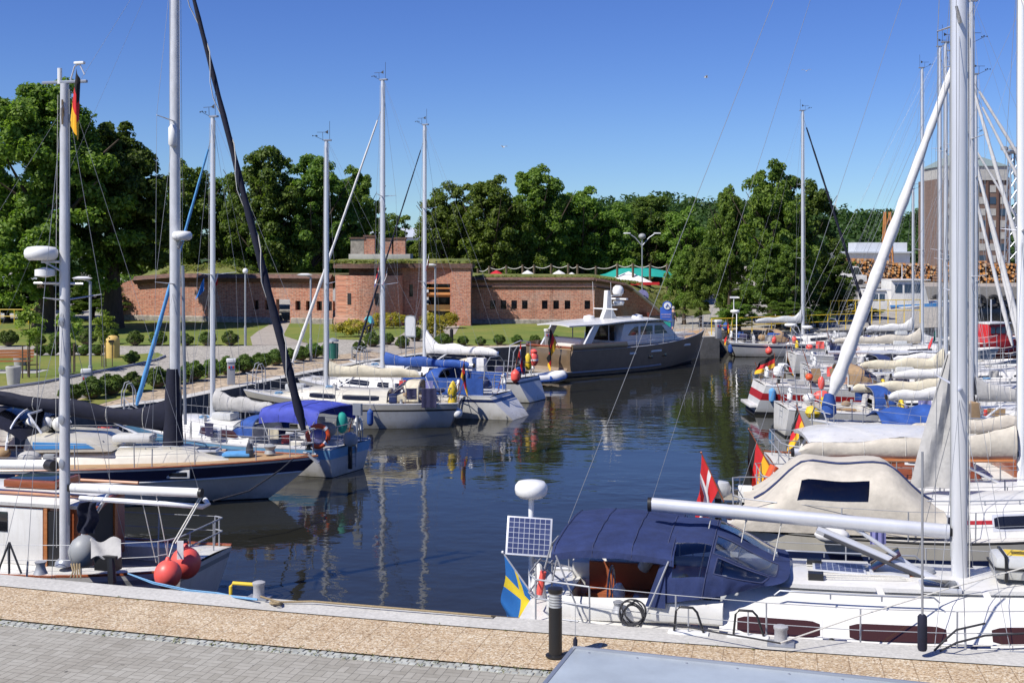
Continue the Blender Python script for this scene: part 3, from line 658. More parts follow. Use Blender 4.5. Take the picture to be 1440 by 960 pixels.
for seg in [(0, ud - .7), (ud + .7, Lw)]:
    a = Vector(P_(seg[0], QZ)); c = Vector(P_(seg[1], QZ)); b.add([a + n3 * .1, c + n3 * .1, c + n3 * .1 + Vector((0, 0, .36)), a + n3 * .1 + Vector((0, 0, .36)), a + Vector((0, 0, .44)), c + Vector((0, 0, .44))], [(0, 1, 2, 3), (3, 2, 5, 4)])
b.build('plinth', 'rubble', fort, smooth=False)
# round bastion
bc = Vector((XD(519, 87.3), 87.3)); br_ = 2.45
b = MB(); b.lathe([(br_ + .12, QZ - .3), (br_ + .12, QZ + .55), (br_, QZ + .6), (br_, 5.0)], (bc.x, bc.y, 0), 40)
bast = b.build('bastion', 'brick', fort, ang=20)
for ang in (-118, -70):
    a = math.radians(ang); c = bc + Vector((math.cos(a), math.sin(a))) * (br_ - .05); b = MB(); b.box((c.x, c.y, 3.35), (.14, .30, .8), 0, a); b.build('window', 'win', bast)
# central block: front wall with gate recess, pier, cornice, roof slab, chimneys
fx0, fx1 = XD(490, 87.6), XD(662, 86.4)
c0, c1 = (fx0, 87.9), (XD(636, 87.6), 87.6)
gx0, gx1 = XD(598, 87.6), XD(634, 87.6); u0 = gx0 - fx0; u1 = gx1 - fx0
hb = [(u0, u1 - .05, QZ, 4.35), (uw(557, c0, c1) - .18, uw(557, c0, c1) + .18, 2.9, 3.7), (uw(578, c0, c1) - .14, uw(578, c0, c1) + .14, 3.4, 4.3), (uw(522, c0, c1) - .5, uw(522, c0, c1) + .5, 2.7, 3.7)]
b = MB(); A2, t2, n2, L2, P2 = wall_with_holes(b, c0, c1, QZ - .3, 5.6, hb, .6)
# right pier standing proud, then side wall going back to the right wing
pier = [(c1[0], 87.6), (c1[0], 86.3), (fx1, 86.2), (fx1, 90.5)]
for (xa, ya), (xb, yb) in zip(pier, pier[1:]): b.add([(xa, ya, QZ - .3), (xb, yb, QZ - .3), (xb, yb, 5.6), (xa, ya, 5.6)], [(0, 1, 2, 3)])
blk = b.build('wall', 'brick', fort, smooth=False, fix=False)
for h in hb[1:]: slit(blk, P2, *h)
b = MB(); q = Vector(P2(hb[0][0], QZ, 2.2)); e = Vector(P2(hb[0][1], QZ, 2.2)); b.add([q, e, e + Vector((0, 0, 3.1)), q + Vector((0, 0, 3.1))], [(0, 1, 2, 3)]); b.build('gate_back', 'win', fort, smooth=False)
b = MB(); q = Vector(P2(hb[0][0], 3.55, .12)); e = Vector(P2(hb[0][1], 3.55, .12)); b.bar(q, e, .17, 4); q.z = e.z = 4.0; b.bar(q, e, .07, 4); b.build('gate_beam', 'orange_rust', fort, smooth=False)
b = MB(); q = Vector(P2(hb[0][0], 2.35, .6)); e = Vector(P2(hb[0][1], 2.35, .6)); b.add([q, e, e + Vector((0, 0, .45)), q + Vector((0, 0, .45))], [(0, 1, 2, 3)]); b.build('gate_panel', 'sand_yellow', fort, smooth=False, thick=.05)
b = MB(); out = [(bc.x + math.cos(a) * 2.60, bc.y + math.sin(a) * 2.60) for a in np.linspace(-PI, -.12, 15)] + [(c1[0] - .12, 87.45), (c1[0] - .12, 86.15), (fx1 + .12, 86.05), (fx1 + .12, 92.8), (bc.x - 2.60, 92.8)]
b.prism(out, 5.52, 5.85); b.build('cornice', 'brick_dark', fort, smooth=False)
cxm = sum(x for x, y in out) / len(out); b = MB(); b.prism([(x, y + .3) for x, y in out], 5.80, 5.88); mk('old_slab', (.30, .24, .15), .95, var=.35, scale=1.5); b.build('roof', 'old_slab', fort, smooth=False)
berm('rampart', [(x, y + .12) for x, y in out], [5.86 + .05 * math.sin(i * 2.7) for i in range(len(out))], [((x - cxm) * .93 + cxm, (y - 89.5) * .8 + 89.6) for x, y in out], 6.14, 'rough_grass')
b = MB(); b.box((XD(535, 90), 90.6, 6.28), (4.6, 2.6, .5)); b.build('roof_block', 'concrete', fort, bev=.03)
for (px, w_, top, mat) in [(503, 1.0, 336, 'rubble'), (520, .78, 333, 'brick'), (545, .7, 337, 'brick'), (562, .88, 336, 'brick')]:
    zt = ZD(top, 90); b = MB(); b.box((XD(px, 90), 90.2, (6.4 + zt) / 2), (w_, .9, zt - 6.4)); ch = b.build('chimney', mat, fort, smooth=False)
    b = MB(); b.box((XD(px, 90), 90.2, zt + .06), (w_ + .16, 1.06, .12)); b.build('cap', 'brick_dark', ch, smooth=False)
# right wing: straight, then bending back, sloping down to the embankment
wr0, wr1, wr2 = (fx1, 88.9), (XD(836, 88.4), 88.4), (XD(938, 94.5), 94.5)
hr = []
for px in (693, 708, 723, 738, 766, 782, 798, 826):
    u = uw(px, wr0, wr1); hr.append((u - .21, u + .21, 2.45, 3.1))
b = MB(); A3, t3, n3b, L3, P3 = wall_with_holes(b, wr0, wr1, QZ - .3, 4.72, hr, .5)
A4, t4, n4, L4, P4 = wall_with_holes(b, wr1, wr2, QZ - .3, 4.7, [], .5, top=[(0, 4.7), (3.4, 4.25), (4.3, 3.9), (math.hypot(wr2[0] - wr1[0], wr2[1] - wr1[1]), 1.5)])
wr = b.build('wall', 'brick', fort, smooth=False, fix=False)
for h in hr: slit(wr, P3, *h)
def ledge(P, nn, us, dz, r, mat, name):
    b = MB(); pts = [Vector(P(u, 99)) + Vector((nn.x, nn.y, 0)) * .06 + Vector((0, 0, dz)) for u in us]
    for q, e in zip(pts, pts[1:]): b.bar(q, e, r, 4)
    b.build(name, mat, fort, smooth=False)
ledge(P3, n3b, (0, L3), -.10, .20, 'brick_dark', 'coping'); ledge(P3, n3b, (0, L3), -.62, .07, 'brick_dark', 'string_course')
ledge(P4, n4, (0, 3.4, 4.3), -.10, .19, 'brick_dark', 'coping'); ledge(P4, n4, (0, 3.4), -.6, .06, 'brick_dark', 'string_course'); ledge(P4, n4, (4.3, L4), .0, .1, 'concrete', 'coping')
b = MB()
for P, L, nn in ((P3, L3, n3b), (P4, L4, n4)):
    a = Vector(P(0, QZ)); c = Vector(P(L, QZ)); n3 = Vector((nn.x, nn.y, 0)) * .09; b.add([a + n3, c + n3, c + n3 + Vector((0, 0, .3)), a + n3 + Vector((0, 0, .3)), a + Vector((0, 0, .36)), c + Vector((0, 0, .36))], [(0, 1, 2, 3), (3, 2, 5, 4)])
b.build('plinth', 'rubble', fort, smooth=False)
# grassy ramparts on top of and behind the walls
berm('rampart', [(XD(205, 92.6), 93.4), (XD(345, 90.6), 91.2), (XD(350, 100), 100), (XD(190, 104), 104)], [4.55, 4.8, 4.8, 4.4], [(XD(232, 93), 95), (XD(318, 93), 93.6), (XD(318, 99), 99), (XD(230, 102), 102)], 5.5)
berm('rampart', [(wr0[0] + .2, 89.1), (wr1[0], 88.6), (XD(880, 91.2), 91.3), (XD(945, 97), 97), (XD(1000, 103), 103), (XD(960, 128), 128), (XD(560, 128), 128), (fx1, 93.2)], [4.72, 4.7, 4.1, 1.4, 1.4, 4.9, 4.9, 4.75],
     [(wr0[0] + 1, 93), (wr1[0], 92), (XD(878, 94.5), 94.5), (XD(910, 98), 98), (XD(935, 105), 105), (XD(930, 126), 126), (XD(570, 126), 126), (fx1 + .5, 95)], [4.95, 4.95, 3.9, 3.3, 3.3, 3.4, 4.95, 4.95])
berm('rampart', [(XD(345, 90.6), 91.4), (XD(468, 88.4), 92), (XD(500, 104), 104), (XD(350, 104), 104)], [4.8] * 4, [(XD(350, 93), 93), (XD(465, 92), 93), (XD(495, 103), 103), (XD(355, 103), 103)], 4.9, 'earth')
# long uncut grass on the ramparts and roof edge
cl = []
def tuft(x, y, z, r=.35, n=26): cl.append((Vector((x, y, z)), r * random.uniform(.6, 1.3), n))
for i in range(230):
    u = random.random(); tuft(lerp(XD(222, 93), XD(340, 92), u), lerp(93.6, 97, random.random()), 4.85 + .75 * math.sin(PI * min(1, u * 1.02)) ** .6 * random.uniform(.3, 1.05))
for x, y in out:
    for k in range(6): tuft(x + random.uniform(-.6, .6), y + .35 + random.uniform(0, .6), 5.95, .16, 18)
for a, c in zip(out, out[1:]):
    for k in range(int(math.hypot(c[0] - a[0], c[1] - a[1]) * 5)): t_ = random.random(); tuft(lerp(a[0], c[0], t_), lerp(a[1], c[1], t_) + .28, 5.93, .14, 16)
for i in range(260):
    x = lerp(wr0[0], wr1[0] + 4.0, random.random()); tuft(x, (89.3 if x < wr1[0] else 89.3 + (x - wr1[0]) * .9) + random.random() * 1.5, 4.74 - .13 * max(0, x - wr1[0]), .16, 14)
for i in range(200): tuft(lerp(XD(880, 93), XD(960, 98), random.random()), lerp(95, 102, random.random()), random.uniform(2.0, 3.5), .35, 16)
o = bpy.data.objects.new('grass', leafcloud(cl, .20, 'leaf_grass', flat=.35, name='grass')); COL.objects.link(o); tag(o, 'long uncut grass on the fort ramparts and roof edge', 'grass', kind='stuff')
# rope fence along the rampart
px_ = [(672, 388), (688, 384), (712, 383), (735, 382), (751, 382), (775, 381), (799, 381), (812, 382), (838, 384), (868, 380), (890, 380), (914, 381), (938, 381)]
fe = thing('rope_fence', 'dark wooden posts with white rope along the grassy fort rampart', 'fence')
tops = []
for x, y in px_:
    d = 101.; zt = ZD(y - 10, d); b = MB(); b.bar((XD(x, d), d, 4.8 if x < 830 else 3.2), (XD(x, d), d, zt), .11, 6); b.build('post', 'soil', fe); tops.append(Vector((XD(x, d), d, zt - .12)))
b = MB()
for a, c in zip(tops, tops[1:]): b.tube([a.lerp(c, i / 8) - Vector((0, 0, .22 * math.sin(PI * i / 8))) for i in range(9)], .035, 5)
b.build('rope', 'rope_w', fe)
# tents and sunshades on the rampart
def parasol(label, px, py, w_, mat, d=99, h=1.3):
    t = thing('parasol', label, 'parasol', (XD(px, d), d, 4.9), .3); R = w_ * d / F / 2; zt = ZD(py, d) - 4.9
    b = MB(); b.lathe([(R, zt - h * R * .42), (R * .5, zt - h * .18 * R), (.03, zt)], n=8); b.build('canopy', mat, t, ang=5); b = MB(); b.bar((0, 0, -.1), (0, 0, zt), .03); b.build('pole', 'alu', t)
parasol('red and pink sunshade tip above the fort wall', 698, 380, 26, 'red', 97); parasol('small red and white sunshade above the brick wall', 742, 380, 20, 'white_cloth', 97)
parasol('larger white sunshade above the fort wall left of the yacht mast', 786, 380, 28, 'white_cloth', 97); parasol('small white sunshade right beside the larger white one', 804, 383, 18, 'white_cloth', 97.5)
t = thing('marquee_tent', 'green arched marquee tent on the fort rampart', 'tent', (XD(893, 110), 110, 3.85), 0.1); t.scale = (1, 1, .78)
b = MB(); b.grid(lambda u, v: (lerp(-3.3, 3.3, u), lerp(-1.6, 1.6, v), 1.75 * (1 - (2 * v - 1) ** 2 * .55) * (.55 + .45 * sm(0, .3, u) * (1 - .5 * sm(.7, 1, u)))), 12, 8); b.build('roof', 'teal_cloth', t)
b = MB(); b.grid(lambda u, v: (3.3 + .9 * u, lerp(-1.6, 1.6, v), lerp(1.75 * (1 - (2 * v - 1) ** 2 * .55), .05, u)), 4, 8); b.build('end_wall', 'green_dark', t)
t = thing('canopy_tent', 'white and red beer-garden canopy in front of the green tent', 'tent', (XD(884, 102), 102, 3.95), 0); t.scale = (1, 1, .8)
b = MB(); b.lathe([(2.6, .25), (1.5, .75), (.05, 1.35)], n=4, R=Matrix.Rotation(PI / 4, 3, 'Z')); b.build('roof', 'white_cloth', t, ang=5)
b = MB(); b.box((1.2, -1.85, .12), (2.4, .03, .3)); b.build('valance', 'red', t)
# dark loads behind: hut roof seen between trees
t = thing('white_shed', 'small white house roof glimpsed between the trees above the bastion', 'house', (XD(565, 150), 150, QZ)); b = MB(); b.box((0, 0, 3.6), (7, 4, 7.2)); b.build('wall', 'pale_wall', t); b = MB(); b.prism([(-2.3, 0), (2.3, 0), (0, 1.2)], -3.8, 3.8, M3=Matrix(((0, 0, 1), (1, 0, 0), (0, 1, 0))), c=(0, 0, 7.2)); b.build('roof', 'roof_sheet', t, smooth=False)

# ================================================================ promenade furniture
def lamp(label, px, top, base_py, kind, D=None, sign=False):
    p = PZ(px, base_py) if D is None else Vector((XD(px, D), D, QZ)); h = ZD(top, p.y) - p.z
    t = thing('street_lamp', label, 'street lamp', p); b = MB(); b.tube([(0, 0, -.1), (0, 0, 1.1), (0, 0, 1.12), (0, 0, h - .1)], lambda u: .075 if u < .5 else .05, 10); b.build('pole', 'post_grey', t)
    if kind == 'ball': b = MB(); b.ball((0, 0, h), .16); b.build('lamp_head', 'plastic_w', t)
    elif kind == 'arm':
        b = MB(); b.lathe([(.02, -.05), (.2, -.02), (.24, .03), (.1, .09)], (-.3, 0, h), 12, sx=1.6, sy=.8); b.build('lamp_head', 'plastic_w', t); b = MB(); b.bar((0, 0, h - .1), (-.3, 0, h), .03); b.build('arm', 'post_grey', t)
    else:
        for s in (-1, 1):
            b = MB(); b.tube([(0, 0, h - 1.0), (s * .55, 0, h - .35), (s * 1.0, 0, h - .05)], .05, 6); b.build('arm', 'post_grey', t)
            b = MB(); b.box((s * 1.2, 0, h), (.55, .2, .1)); b.build('lamp_head', 'plastic_w', t, bev=.03)
        b = MB(); b.ball((0, 0, h - .25), .3, sz=.8); b.build('loudspeaker', 'plastic_g', t)
    return t
lamp('grey street lamp with one arm beside the grass island', 127, 392, 556, 'arm')
lamp('thin ball-topped street lamp before the fort doorway', 345, 381, 486, 'ball')
lamp('grey one-armed street lamp right of the fort doorway', 437, 387, 508, 'arm')
lamp('slim one-armed street lamp in front of the fort gate', 612, 373, 482, 'arm')
t = lamp('tall white double-armed street lamp on the embankment with a round sign', 903, 328, 455, 'double', D=95)
b = MB(); b.lathe([(.5, -.03), (.5, .03)], (0, -.12, ZD(416, 95) - QZ), 20, R=Matrix.Rotation(PI / 2, 3, 'X')); b.build('sign_plate', 'lilac_cloth', t)
t = thing('notice_sign', 'dark red notice sign behind the yacht roof', 'sign', (XD(904, 92), 92, QZ)); b = MB(); b.box((0, 0, ZD(444, 92) - QZ), (1.0, .06, .5)); b.build('sign_plate', 'brown_metal', t); b = MB(); b.bar((-.35, .05, 0), (-.35, .05, 1.6), .03); b.build('post', 'post_grey', t)
# blue harbour information board with round emblem
t = thing('information_board', 'tall blue harbour information board with a round white emblem', 'sign', (XD(936.5, 76.6), 76.6, QZ)); k = 76.6 / F
zt, zb = ZD(432, 76.6) - QZ, ZD(470, 76.6) - QZ
b = MB(); b.box((0, 0, (zt + 0) / 2), (16 * k, .12, zt)); mk('sign_blue', (.035, .10, .42), .4); b.build('board', 'sign_blue', t, bev=.02)
b = MB(); b.lathe([(.30, -.07), (.30, .07)], (.08, 0, zt + .1), 20, R=Matrix.Rotation(PI / 2, 3, 'X')); b.build('emblem', 'sign_blue', t); b = MB(); b.lathe([(.23, -.01), (.23, .01)], (.08, -.09, zt + .1), 20, R=Matrix.Rotation(PI / 2, 3, 'X')); b.build('emblem_ring', 'plastic_w', t); b = MB(); b.tube([(-.03, -.12, zt + .02), (.08, -.12, zt + .2), (.19, -.12, zt + .02)], .035, 5); b.build('emblem_mark', 'sign_blue', t)
b = MB(); b.box((0, -.07, zt - .45), (14 * k, .01, .10)); b.box((0, -.07, zt - .62), (12 * k, .01, .06)); b.build('heading_strip', 'lilac_cloth', t)
b = MB(); b.box((0, -.07, zt - 1.05), (13 * k, .01, .42)); b.build('map_panel', 'teal_cloth', t)
# white information board with rounded top on two legs
t = thing('information_board', 'white rounded information board on two legs near the gate', 'sign', PZ(577, 503)); d = PZ(577, 503).y; k = d / F
z0, z1 = ZD(474, d) - QZ, ZD(443, d) - QZ; wv = 15.5 * k / 2
pl = [(-wv, z0), (wv, z0), (wv, z1 - .2), (wv * .8, z1 - .04), (0, z1), (-wv * .8, z1 - .04), (-wv, z1 - .2)]
b = MB(); b.prism(pl, -.04, .04, M3=Matrix(((1, 0, 0), (0, 0, -1), (0, 1, 0)))); b.build('board', 'post_grey', t)
b = MB(); b.prism([(x * .86, z0 + .06 + (y - z0) * .9) for x, y in pl], .045, .05, M3=Matrix(((1, 0, 0), (0, 0, -1), (0, 1, 0)))); b.build('panel', 'plastic_w', t)
for s in (-1, 1): b = MB(); b.bar((s * wv * .8, 0, 0), (s * wv * .8, 0, z0 + .1), .03); b.build('leg', 'post_grey', t)
# bench, bins, pedestals
p = PZ(12, 522); t = thing('park_bench', 'wooden park bench on pale slab at the grass island edge', 'bench', p, .15)
b = MB(); [b.box((0, -.2 + i * .13, .46), (2.0, .11, .04)) for i in range(4)]; b.build('seat', 'varnish', t); b = MB(); [b.box((0, .32 + i * .03, .62 + i * .13), (2.0, .03, .11)) for i in range(3)]; b.build('backrest', 'varnish', t)
for s in (-1, 1): b = MB(); b.tube([(s * .8, -.22, 0), (s * .8, -.22, .44), (s * .8, .28, .44), (s * .8, .4, .95)], .03, 5); b.bar((s * .8, .28, 0), (s * .8, .28, .44), .03, 5); b.build('leg', 'black', t)
tag(poly('bench_slab', [(p.x - 2, p.y - 1), (p.x + 1.6, p.y - 1), (p.x + 1.6, p.y + .6), (p.x - 2, p.y + .6)], QZ + .018, 'concrete'), kind='structure')
def bin_(name, label, px, py, w_, h, mat, cat='bin'):
    p = PZ(px, py); t = thing(name, label, cat, p, .2); b = MB(); b.lathe([(w_ * .42, 0), (w_ * .5, h * .55), (w_ * .56, h * .95), (w_ * .5, h), (w_ * .38, h), (w_ * .34, h * .6)], n=14); b.build('body', mat, t); b = MB(); b.lathe([(w_ * .34, h * .55), (w_ * .3, h * .56)], n=12); b.build('liner', 'black', t)
bin_('litter_bin', 'grey concrete litter bin on the lawn by the setts road', 19, 541, .55, .75, 'concrete'); bin_('litter_bin', 'dark stone litter bin at the end of the park bench', 28, 514, .6, .7, 'granite')
p = PZ(158, 503); t = thing('recycling_bin', 'tall sand-yellow dome-topped recycling bin on the grass island', 'bin', p, .3); b = MB(); b.lathe([(.36, 0), (.36, .85), (.33, .98), (.22, 1.10), (.05, 1.14)], n=18); b.build('body', 'sand_yellow', t); b = MB(); b.box((-.05, -.37, .86), (.26, .05, .12)); b.build('slot', 'black', t)
p = PZ(468, 507); t = thing('litter_bin', 'dark green metal litter bin with a lid behind the hedge end', 'bin', p); b = MB(); b.lathe([(.26, .1), (.28, .85)], n=14); b.build('body', 'green_dark', t); b = MB(); b.lathe([(.3, .95), (.28, 1.03), (.05, 1.12)], n=14); b.build('lid', 'post_grey', t); b = MB(); b.bar((0, 0, 0), (0, 0, 1.), .04); b.build('post', 'post_grey', t)
def pedestal(label, px, py, s=1.):
    p = PZ(px, py); t = thing('power_pedestal', label, 'power pedestal', p, .3); t.scale = (s,) * 3; b = MB(); b.box((0, 0, .45), (.3, .26, .9)); b.build('body', 'steel', t, bev=.03); b = MB(); b.box((0, 0, .98), (.36, .32, .16)); b.build('head', 'plastic_w', t, bev=.04)
    for i in range(3): b = MB(); b.box((-.08 + .08 * i, -.14, .72), (.055, .04, .09)); b.build('socket', 'sign_blue' if i % 2 else 'red', t)
pedestal('white-headed power pedestal on the quay behind the navy boom', 121, 559); pedestal('silver power pedestal on the sandy quay path mid-left', 325, 541); pedestal('power pedestal on the quay by the motor yacht stern', 770, 489, 1.0); pedestal('power pedestal at the bow of the motor yacht', 1010, 476, 1.1)
p = PZ(635, 487); t = thing('bollard_post', 'short black post on the lawn edge before the gate', 'post', p); b = MB(); b.lathe([(.1, 0), (.1, .95), (.02, 1.)], n=10); b.build('post', 'black', t)
p = PZ(357, 453); t = thing('life_ring_post', 'life ring stand before the dark fort wall', 'life ring', p); b = MB(); b.bar((0, 0, 0), (0, 0, 1.2), .05); b.build('post', 'black', t); b = MB(); b.tube([(math.cos(a) * .32, -.08, 1.25 + math.sin(a) * .32) for a in np.linspace(0, 2 * PI, 21)], .07, 6, cap=False); b.build('ring', 'lilac_cloth', t)
def ladder_hoops(label, px, py, mat, w=.5, h=.85, D=None, rz=.0, z=QZ, cat='ladder'):
    p = PZ(px, py, z); t = thing('quay_ladder', label, cat, p, rz)
    for s in (-1, 1): b = MB(); b.tube([(s * w / 2, .28, 0), (s * w / 2, .25, h * .7), (s * w / 2, .12, h), (s * w / 2, -.02, h * .95), (s * w / 2, -.12, h * .6), (s * w / 2, -.14, -.5)], .022, 6); b.build('handrail', mat, t)
    b = MB(); [b.bar((-w / 2, -.14, -.1 - .28 * i), (w / 2, -.14, -.1 - .28 * i), .016, 6) for i in range(3)]; b.build('rung', mat, t); return t
ladder_hoops('steel quay ladder rails behind the navy boom cover', 178, 572, 'steel', rz=-1.1); ladder_hoops('steel quay ladder rails behind the dark furled headsail', 362, 540, 'steel', rz=-1.1); ladder_hoops('steel quay ladder rails by the grey boom cover near the gate', 507, 512, 'steel', rz=-1.1)
# yellow railing along the far rim and by the bank
def railing(label, pts, h, mat, n, name='railing'):
    t = thing(name, label, 'railing'); L = [Vector(p) for p in pts]
    b = MB()
    for z in (h, h * .55):
        for a, c in zip(L, L[1:]): b.bar(a + Vector((0, 0, z)), c + Vector((0, 0, z)), .03, 5)
    b.build('rail', mat, t)
    for a, c in zip(L, L[1:]):
        for i in range(n + 1): q = a.lerp(c, i / n); b = MB(); b.bar(q, q + Vector((0, 0, h)), .032, 5); b.build('post', mat, t)
railing('yellow steel railing along the quay behind the far sailboat', [(12.8, 76.6, QZ), (24.5, 83.3, QZ)], 1.05, 'yellow', 8)
railing('bright yellow high railing on the bank below the log yard', [(XD(1168, 88), 88, QZ), (XD(1294, 90), 90, QZ)], 1.75, 'yellow', 11)
railing('orange-yellow railing before the parked white boat at far left', [(XD(-20, 88), 88, QZ), (XD(60, 88), 88, QZ)], 1.1, 'yellow', 4)
t = thing('orange_post', 'orange red post at the end of the left railing', 'post', (XD(59, 88), 88, QZ)); b = MB(); b.box((0, 0, .65), (.5, .5, 1.3)); b.build('post', 'orange', t, bev=.04); b = MB(); b.lathe([(.2, 1.3), (.2, 1.9), (.05, 2.)], (.75, .4, -.1), 10); b.build('cap', 'dark_gel', t)
t = thing('dry_docked_boat', 'white motorboat parked ashore behind the left railing', 'boat', (XD(10, 95), 95, QZ)); b = MB(); b.grid(lambda u, v: (lerp(-3.2, 3.4, u), (1.1 * (1 - max(0, u - .5) ** 2 * 3.6)) * math.sin((v - .5) * PI) * .95, .5 + .95 * (1 - math.cos((v - .5) * PI)) + .25 * u), 12, 10); b.build('hull', 'gel', t); b = MB(); b.box((-.6, 0, 1.75), (2.4, 1.4, .8)); b.build('cabin', 'gel', t, bev=.15); b = MB(); b.box((-.6, -.71, 1.85), (1.9, .03, .3)); b.build('window', 'win', t); b = MB(); [b.box((x, 0, .25), (.15, 1.6, .5)) for x in (-1.8, 1.4)]; b.build('cradle', 'soil', t)
t = thing('site_cabin', 'pale cabin with a dark window band among the left trees', 'cabin', (XD(20, 104), 104, QZ)); b = MB(); b.box((0, 0, 1.5), (7, 3, 3.0)); b.build('wall', 'pale_wall', t); b = MB(); b.box((0, -1.51, 1.9), (6.2, .03, .7)); b.build('window', 'win', t); b = MB(); b.box((0, 0, 3.08), (7.5, 3.5, .16)); b.build('roof', 'roof_sheet', t)

# ================================================================ far harbour on the right
def loghut(label, px, D, w_, h, z, seed):
    b = MB(); r = .20; q = random.Random(seed); X = XD(px, D)
    for row in range(int(h / (r * 1.7))):
        for i in range(int(w_ / (2 * r)) - int(row * .7) - q.randint(0, 2 + row // 2)):
            rr = r * q.uniform(.55, 1.12); b.tube([(X - w_ / 2 + row * r * .6 + i * 2 * r + q.uniform(-.1, .1), D + q.uniform(-.7, .3), z + r + q.uniform(-.08, .08) + row * r * 1.72), (X - w_ / 2 + row * r * .6 + i * 2 * r, D + 4, z + r + row * r * 1.72)], rr, 8, 0)
    n = len(b.f)
    for i in range(n):
        if i % 10 == 8: b.m[i] = 1 + (i * 7 % 3 == 0)
    o = b.build('log_pile', ['log_bark', 'log_end', 'log_end_pale'], smooth=False); tag(o, label, 'log pile')
mk('log_bark', (.20, .11, .06), .95, var=.4); mk('log_end', (.62, .28, .08), .9, var=.3); mk('log_end_pale', (.60, .42, .24), .9, var=.3)
loghut('orange pile of cut logs left of the big furled white headsail', 1232, 150, 7.5, 3.2, 2.8, 1); loghut('long low pile of logs behind the thin masts', 1292, 156, 8., 2.5, 2.8, 2)
loghut('pale brown log pile right of the thick nearest mast', 1388, 150, 5., 3.0, 2.8, 3); loghut('log heap at the right edge behind the slanting white masts', 1425, 153, 6., 2.4, 2.8, 4); loghut('reddish log pile just behind the thick nearest mast', 1348, 152, 4., 3.0, 2.8, 5)
t = thing('warehouse', 'long pale warehouse with a raised white roof on the far shore', 'warehouse', (XD(1215, 260), 260, 2.8)); b = MB(); b.box((0, 0, 1.9), (17, 9, 3.8)); b.build('wall', 'pale_wall', t); b = MB(); b.box((0, -1, 3.9), (17.6, 10, .3)); b.build('roof', 'roof_sheet', t); b = MB(); b.box((3.2, 1, 5.0), (11, 6, 2.0)); b.build('upper_storey', 'pale_wall', t); b = MB(); b.box((-3, -4.52, 1.2), (6, .1, 1.8)); b.build('gate', 'dark_gel', t)
def van(label, px, D, z, mat, L=3.6, h=2.2):
    t = thing('white_van', label, 'van', (XD(px, D), D, z)); b = MB(); b.prism([(-L / 2, .35), (L / 2, .35), (L / 2, 1.1), (L / 2 - .5, 1.2), (L / 2 - 1., h), (-L / 2, h)], -.9, .9, M3=Matrix(((1, 0, 0), (0, 0, -1), (0, 1, 0)))); b.build('body', mat, t, bev=.08)
    b = MB(); b.prism([(L / 2 - .62, 1.25), (L / 2 - 1.02, h - .12), (L / 2 - 1.6, h - .12), (L / 2 - 1.6, 1.25)], .9, .93, M3=Matrix(((1, 0, 0), (0, 0, -1), (0, 1, 0)))); b.build('window', 'win', t)
    for s in (-1, 1): b = MB(); b.lathe([(.34, -.1), (.34, .1)], (s * L * .3, -.85, .34), 14, R=Matrix.Rotation(PI / 2, 3, 'X')); b.build('wheel', 'rubber', t)
van('white delivery van parked beside the orange log pile', 1195, 143, 2.8, 'gel')
t = thing('red_truck', 'red lorry cab and load beyond the far quay shrubs', 'truck', (XD(1166, 146), 146, 2.8)); b = MB(); b.box((-.9, 0, 1.3), (1.6, 2, 1.9)); b.build('cab', 'red', t, bev=.15); b = MB(); b.box((1.2, 0, 1.45), (2.4, 2, 1.3)); b.build('load', 'red_cloth', t, bev=.1); b = MB(); b.box((-.9, -1.01, 1.6), (1.1, .03, .6)); b.build('window', 'win', t)
for s in (-1, .9): b = MB(); b.lathe([(.4, -.1), (.4, .1)], (s, -.95, .4), 12, R=Matrix.Rotation(PI / 2, 3, 'X')); b.build('wheel', 'rubber', t)
# granary
g = thing('brick_granary', 'tall brown brick granary tower with window rows and greenish roof', 'building', (XD(1354, 300), 300, 2.8), .05)
hw, hh = 8.2, 22.; b = MB(); b.box((0, 0, hh / 2), (2 * hw, 16, hh)); b.build('wall', 'brick_far', g, smooth=False)
b = MB(); b.box((0, 0, hh + 1.5), (2 * hw - .8, 15.2, 3.)); b.build('attic', 'concrete', g, smooth=False)
b = MB(); b.add([(-hw, -8, 0), (hw, -8, 0), (hw, 8, 0), (-hw, 8, 0), (-hw * .45, 0, 3.2), (hw * .45, 0, 3.2)], [(0, 1, 5, 4), (2, 3, 4, 5), (1, 2, 5), (3, 0, 4), (0, 3, 2, 1)]); [b.v.__setitem__(i, (v[0], v[1], v[2] + hh + 3)) for i, v in enumerate(b.v)]; b.build('roof', 'roof_green', g, smooth=False)
b = MB(); b.box((-1, -2, hh + 6.4), (5, 4, 2.4)); b.build('roof_house', 'concrete', g, smooth=False)
for r in range(7):
    for c_ in range(6):
        b = MB(); b.box((-hw + 1.6 + c_ * 2.65, -8.05, 2.3 + r * 2.85), (1.5, .14, 1.7)); b.build('window', 'concrete' if (r + c_) % 3 else 'win_blue', g, smooth=False)
for i in range(7): b = MB(); b.box((-hw + .3 + i * 2.6, -8.2, hh / 2), (.45, .4, hh)); b.build('pilaster', 'brick_dark', g, smooth=False)
b = MB(); b.box((0, -8.2, hh - .2), (2 * hw + .5, .7, .6)); b.build('cornice', 'concrete', g, smooth=False)
